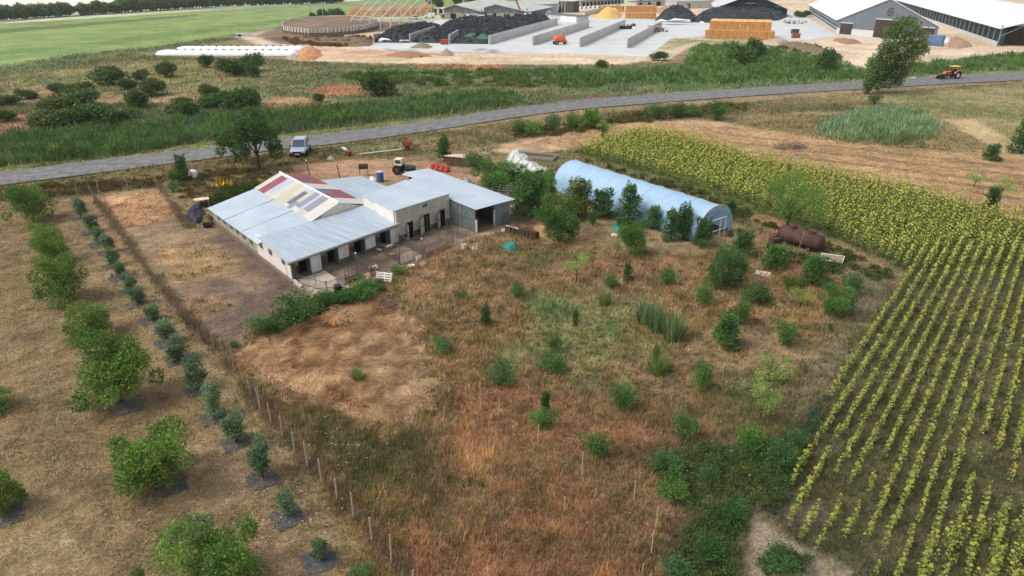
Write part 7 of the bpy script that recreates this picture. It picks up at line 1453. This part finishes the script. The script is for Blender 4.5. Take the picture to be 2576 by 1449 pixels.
q.build('walls',mat('grey_block',lin(150,146,132),.9,.15,3),t); q=MB(); q.box((0,0,.12),(4.8,1.9,.25)); q.build('soil',mat('dark_soil',(1,1,1)),t)
# crates with net beside the shed
t=thing('cage_crate','white wire-sided crate draped with turquoise net behind the metal shed','crate',P(1262,485),-.45)
for z in(.2,.5,.8,1.1):
    q=MB()
    for a_,b_ in(((-1,-.6),(1,-.6)),((1,-.6),(1,.6)),((1,.6),(-1,.6)),((-1,.6),(-1,-.6))): q.tube([(*a_,z),(*b_,z)],.03,4)
    q.build('rail',mat('white_frame',(1,1,1)),t)
for x in(-1,0,1):
    for y in(-.6,.6): q=MB(); q.tube([(x,y,0),(x,y,1.15)],.035,4); q.build('upright',mat('white_frame',(1,1,1)),t)
lump('turquoise_net',1262,472,32,14,1.5,TQ,'turquoise net thrown over the white crate','net',cell=.4,edge=.5)
lump('blue_junk',1170,470,34,14,.8,mat('blue_junk',lin(70,86,120),.6,.5,3,col2=lin(190,194,200)),'blue and grey junk heap behind the metal shed roof','junk',cell=.4)
lump('tub',489,445,30,14,.8,mat('pinkish_foam',lin(222,206,196),.8,.1),'pale pinkish foam block in the grass by the verge','foam block',edge=.25,noise=.2)
for k in range(5): lump('yellow_pipe_coil',547+k*9,466-k*.3,10,11,.95,mat('yellow_plastic',lin(220,176,40),.6,.15,3),'yellow plastic drainage coil in the row behind the low shed','coil',edge=.25,noise=.4).__setitem__('group','yellow coils in a row')
# firewood fence and pallets near the path
t=thing('scrap_wood_rack','dark scrap wood rack with pallets at the end of the path','wood rack',P(1312,592),-.65)
for k in range(9): q=MB(); q.box((-1.6+.4*k,R.uniform(-.15,.15),.35),(.36,.5,.5+R.uniform(-.1,.2)),R.uniform(-.3,.3)); q.build('log',mat('dark_log',lin(84,66,54),.95,.3,6),t)
for k in range(3): q=MB(); q.box((-1.2+.3*k,-.2,.7),(.9,.1,.06),R.uniform(-.2,.2)); q.build('slat',WOODW,t)
for i,(x,y,tp) in enumerate([(1297,588,560),(1305,598,570),(1326,600,572),(1346,606,580)]): stake(x,y,tp,['leftmost post of the scrap wood rack','second post of the scrap wood rack from the left','third post of the scrap wood rack from the left','rightmost post of the scrap wood rack'][i],.04,DWOOD,'post')
lump('grey_scrap',1266,580,22,8,.3,mat('grey_plastic',(1,1,1)),'small grey scrap heap before the metal shed opening','scrap',cell=.25)
# white frames, pallets beside the tank
t=thing('bed_frame','white metal bed frame leaning on bricks right of the rusty tank','bed frame',P(2090,660),-.55); q=MB(); c8=[(-.9,-.5,.25),(.9,-.5,.35),(.9,.6,.55),(-.9,.6,.45)]
for i in range(4): q.tube([c8[i],c8[(i+1)%4]],.045,4)
q.build('frame',mat('white_frame',(1,1,1)),t); q=MB(); q.slab([(-.85,-.45,.22),(.85,-.45,.32),(.85,.55,.5),(-.85,.55,.42)],.03); q.build('base_board',mat('grey_board',lin(140,124,106),.9,.2,4),t)
for i in range(4): q=MB(); q.tube([c8[i],(c8[i][0],c8[i][1],0)],.05,4); q.build('leg',mat('white_frame',(1,1,1)),t)
pallet(P(1916,694),-.5,1.2,.9,'weathered pallet lying flat right of the big dark tree',WOODW,tilt=.1); lump('white_sheet',1898,712,24,8,.2,MW,'white torn sheet lying below the flat pallet','sheet',edge=.2)
pallet(P(1937,640),-.7,1.6,.8,'grey slatted frame lying left of the rusty tank',mat('grey_wood',(1,1,1)),tilt=.12); lump('white_scrap',1922,649,8,5,.25,MW,'small white scrap near the slatted frame','scrap',edge=.12); lump('white_scrap',1707,623,8,3,.12,MW,'white scrap alone in the reddish grass','scrap',edge=.12)
lump('black_sack',1838,592,20,14,.5,MBLK,'black sack beside the greenhouse door','sack'); lump('white_bird_sack',1845,597,9,6,.35,MW,'white rag beside the black sack','rag',edge=.15)
lump('wood_boards',1545,592,26,10,.2,mat('pale_board',(1,1,1)),'loose pale boards beside the turquoise net','boards',edge=.2); lump('beige_tub',1466,549,14,10,.5,mat('beige_plastic',lin(206,178,150),.7,.1),'beige round cover between the dark trees','cover',edge=.35,noise=.1)
# farm yard odds
def pile(x,y,w,h,hh,label,cols,nm='scrap_pile',n=26):
    k=scale_at(y); t=thing(nm,label,'scrap pile',P(x,y)); 
    for j,(c1) in enumerate(cols):
        q=MB()
        for i in range(n//len(cols)):
            dx,dy=R.gauss(0,w*k*.22),R.gauss(0,w*k*.22); q.box((dx,dy,abs(R.gauss(0,hh*.5))+.2),(R.uniform(.4,1.3),R.uniform(.3,.9),R.uniform(.3,.9)),R.uniform(0,3),0,R.uniform(-.6,.6))
        tag(q.build('pieces',mat('scrap_%d_%d_%d'%c1,lin(*c1),.9,.3,2),t),kind='stuff')
pile(1648,80,58,16,1.8,'brown and pink scrap pile behind the last bunker wall',[(118,92,80),(176,150,140),(90,78,70),(214,206,200)],n=64); pile(1621,94,14,8,1.0,'small dark scrap pile with a yellow drum beside the last bunker wall',[(120,106,92),(210,190,132)],n=12)
pile(2000,60,60,10,1.3,'white and beige junk pile right of the big straw stack',[(222,218,212),(170,154,136),(130,122,114)],n=34)
t=thing('tyre_group','upright tyres leaning on the middle bunker wall','tyres',P(1574,73.5),.2)
for k in range(7): q=MB(); q.ring((k*.75-2.2,R.uniform(-.2,.2),.7),.35,.75,.45,12,axis='X'); q.build('tyre',TYR,t)
for x,y,c_,lb in [(1999,85,(96,70,62),'dark red-brown crate on the yard right of the big straw stack'),(2001,96,(150,92,62),'orange-brown crate nearer than the dark one, right of the straw stack'),(1118,112,(168,84,58),'red-brown brick block before the third wedge wall')]:
    t=thing('crate',lb,'crate',P(x,y),.1); q=MB(); q.box((0,0,.95),(2.6,1.7,1.5)); q.build('box',mat('crate_%d'%c_[0],lin(*c_),.9,.2,2),t,bevel=.06); q=MB()
    for xx in(-1,0,1): q.box((xx,0,.1),(.3,1.7,.2))
    q.build('runners',DWOOD,t)
t=thing('excavator','red excavator arm rising beside the right old shed','excavator',P(1327,50),0); q=MB(); q.tube([(-2.5,0,2.2),(-5.5,0,8.6),(-6.8,0,9.6)],.45,5); q.build('boom',mat('red_arm',lin(176,92,70),.7,.15),t); q=MB(); q.box((0,0,2.2),(3.6,2.6,2.0)); q.build('cab',mat('white_paint',(1,1,1)),t,bevel=.15); q=MB(); q.box((0,0,.6),(4.2,2.8,1.0)); q.build('tracks',BLKP,t,bevel=.3)
t=thing('feed_wagon','pale feed mixer wagon in front of the left old shed','wagon',P(1188,52),.3); q=MB(); q.add([(-2.2,-1.1,1),(2.2,-1.1,1),(2.2,1.1,1),(-2.2,1.1,1),(-2.5,-1.3,3.1),(2.5,-1.3,3.1),(2.5,1.3,3.1),(-2.5,1.3,3.1)],[(0,3,2,1),(0,1,5,4),(1,2,6,5),(2,3,7,6),(3,0,4,7)]); q.build('tub',mat('pale_tub',lin(206,218,212),.6,.08),t); q=MB(); q.box((-.8,-1.33,2.0),(1.6,.1,1.6)); q.build('side_panel',mat('dark_panel',lin(96,104,112),.6,.1),t)
for x in(-1,1):
    for y in(-1,1): wheel(t,x,y,.6,.4)
boxb('sunshade_hut','small beige hut beside the small house in the far yard',1108,46,1124,46,36,3,mat('hut_wall',lin(190,182,160),.9,.1),OLD,'hut',door=[(.3,.6,0,1.8,DARK,'doorway')])
boxb('loading_hut','low white trailer shape at the edge of the marsh behind the silage bags',596,93,634,92,87,2.5,mat('white_paint',(1,1,1)),OLD,'trailer',door=[(.1,.3,.2,.9,DARK,'opening')])
# clutter of the yard far behind
for k in range(9):
    t=thing('calf_hutch','white calf hutch in the row at the top edge of the picture','hutch',P(1462+k*11,22-k*.7),.2,'white calf hutches in a row'); q=MB(); q.add([(-1,-1,0),(1,-1,0),(1,1,0),(-1,1,0),(-.7,-1,1.5),(.7,-1,1.5),(.7,.9,1.4),(-.7,.9,1.4)],[(0,1,5,4),(1,2,6,5),(2,3,7,6),(3,0,4,7),(4,5,6,7)]); q.build('shell',MW,t); q=MB(); q.box((0,-1.03,.5),(.8,.05,.95)); q.build('opening',DARK,t)
for a_,b_,lb in (((1470,40),(1560,18),'long grey wall running back beside the loose straw'),((1715,30),(1745,14),'short grey wall behind the rounded silage heap')): bunkwall(*a_,*b_,lb,2.2)
boxb('feed_store','long grey feed store at the top edge left of the dark barn',1690,14,1795,9,-2,14,mat('pale_wall2',(1,1,1)),OLD,'barn',door=[(.05+.12*k,.1+.12*k,0,2.5,DARK,'opening') for k in range(8)])
boxb('milk_house','white low milk house with dark windows at the top edge',1600,17,1672,14,5,8,mat('pale_wall',(1,1,1)),mat('tar_roof',(1,1,1)),'building',door=[(.1,.2,1,2.4,DARK,'window'),(.4,.5,1,2.4,DARK,'window'),(.7,.85,0,2.6,DARK,'doorway')])
for x,y,lb in ((1735,28,'thin dark lamp post right of the hutches'),(1690,30,'thin pale lamp post near the milk house')): mast(x,y,-4,lb,CONC,False,.14)
heap('soil_heap',[(1640,32),(1660,24),(1700,22),(1720,30),(1690,36)],2.0,'grey-brown spoil heap behind the rounded silage heap','soil heap',mat('brown_soil2',(1,1,1)),edge=4,noise=.6)
pile(1590,66,22,6,.8,'dark broken pieces on the yard by the middle bunker wall',[(80,70,66),(140,120,110)],n=10)
car(P(1205,50),math.radians(200),'pale van parked between the two old open sheds',mat('white_paint',(1,1,1)),'van',1.2,'van')
for k,(x,y) in enumerate([(1960,42),(1975,43),(1990,45)]): pile(x,y,10,4,.7,'white scrap bags before the dark barn, '+['left','middle','right'][k]+' one of three',[(220,220,216),(160,150,140)],n=8)
for x,w,lb in ((2010,26,'left'),(2028,24,'right')): plant('farbush',x,44-(x-2010)*.1,w,0,'green bush between the dark barn and the white-roofed barn, '+lb+' one','bush',None,(1,1.05,.9),zs=3)
# ================================================================ HAZE
hz=MB(); hz.box((0,1500,60),(5200,3600,122)); m=bpy.data.materials.new('haze'); m.use_nodes=True; n=m.node_tree; n.nodes.remove(n.nodes['Principled BSDF']); v=n.nodes.new('ShaderNodeVolumePrincipled'); v.inputs['Color'].default_value=(.85,.9,.97,1); v.inputs['Density'].default_value=.00014; v.inputs['Anisotropy'].default_value=.2; n.links.new(v.outputs[0],n.nodes['Material Output'].inputs['Volume'])
if HAZE: o=hz.build('haze',m); tag(o,kind='stuff')
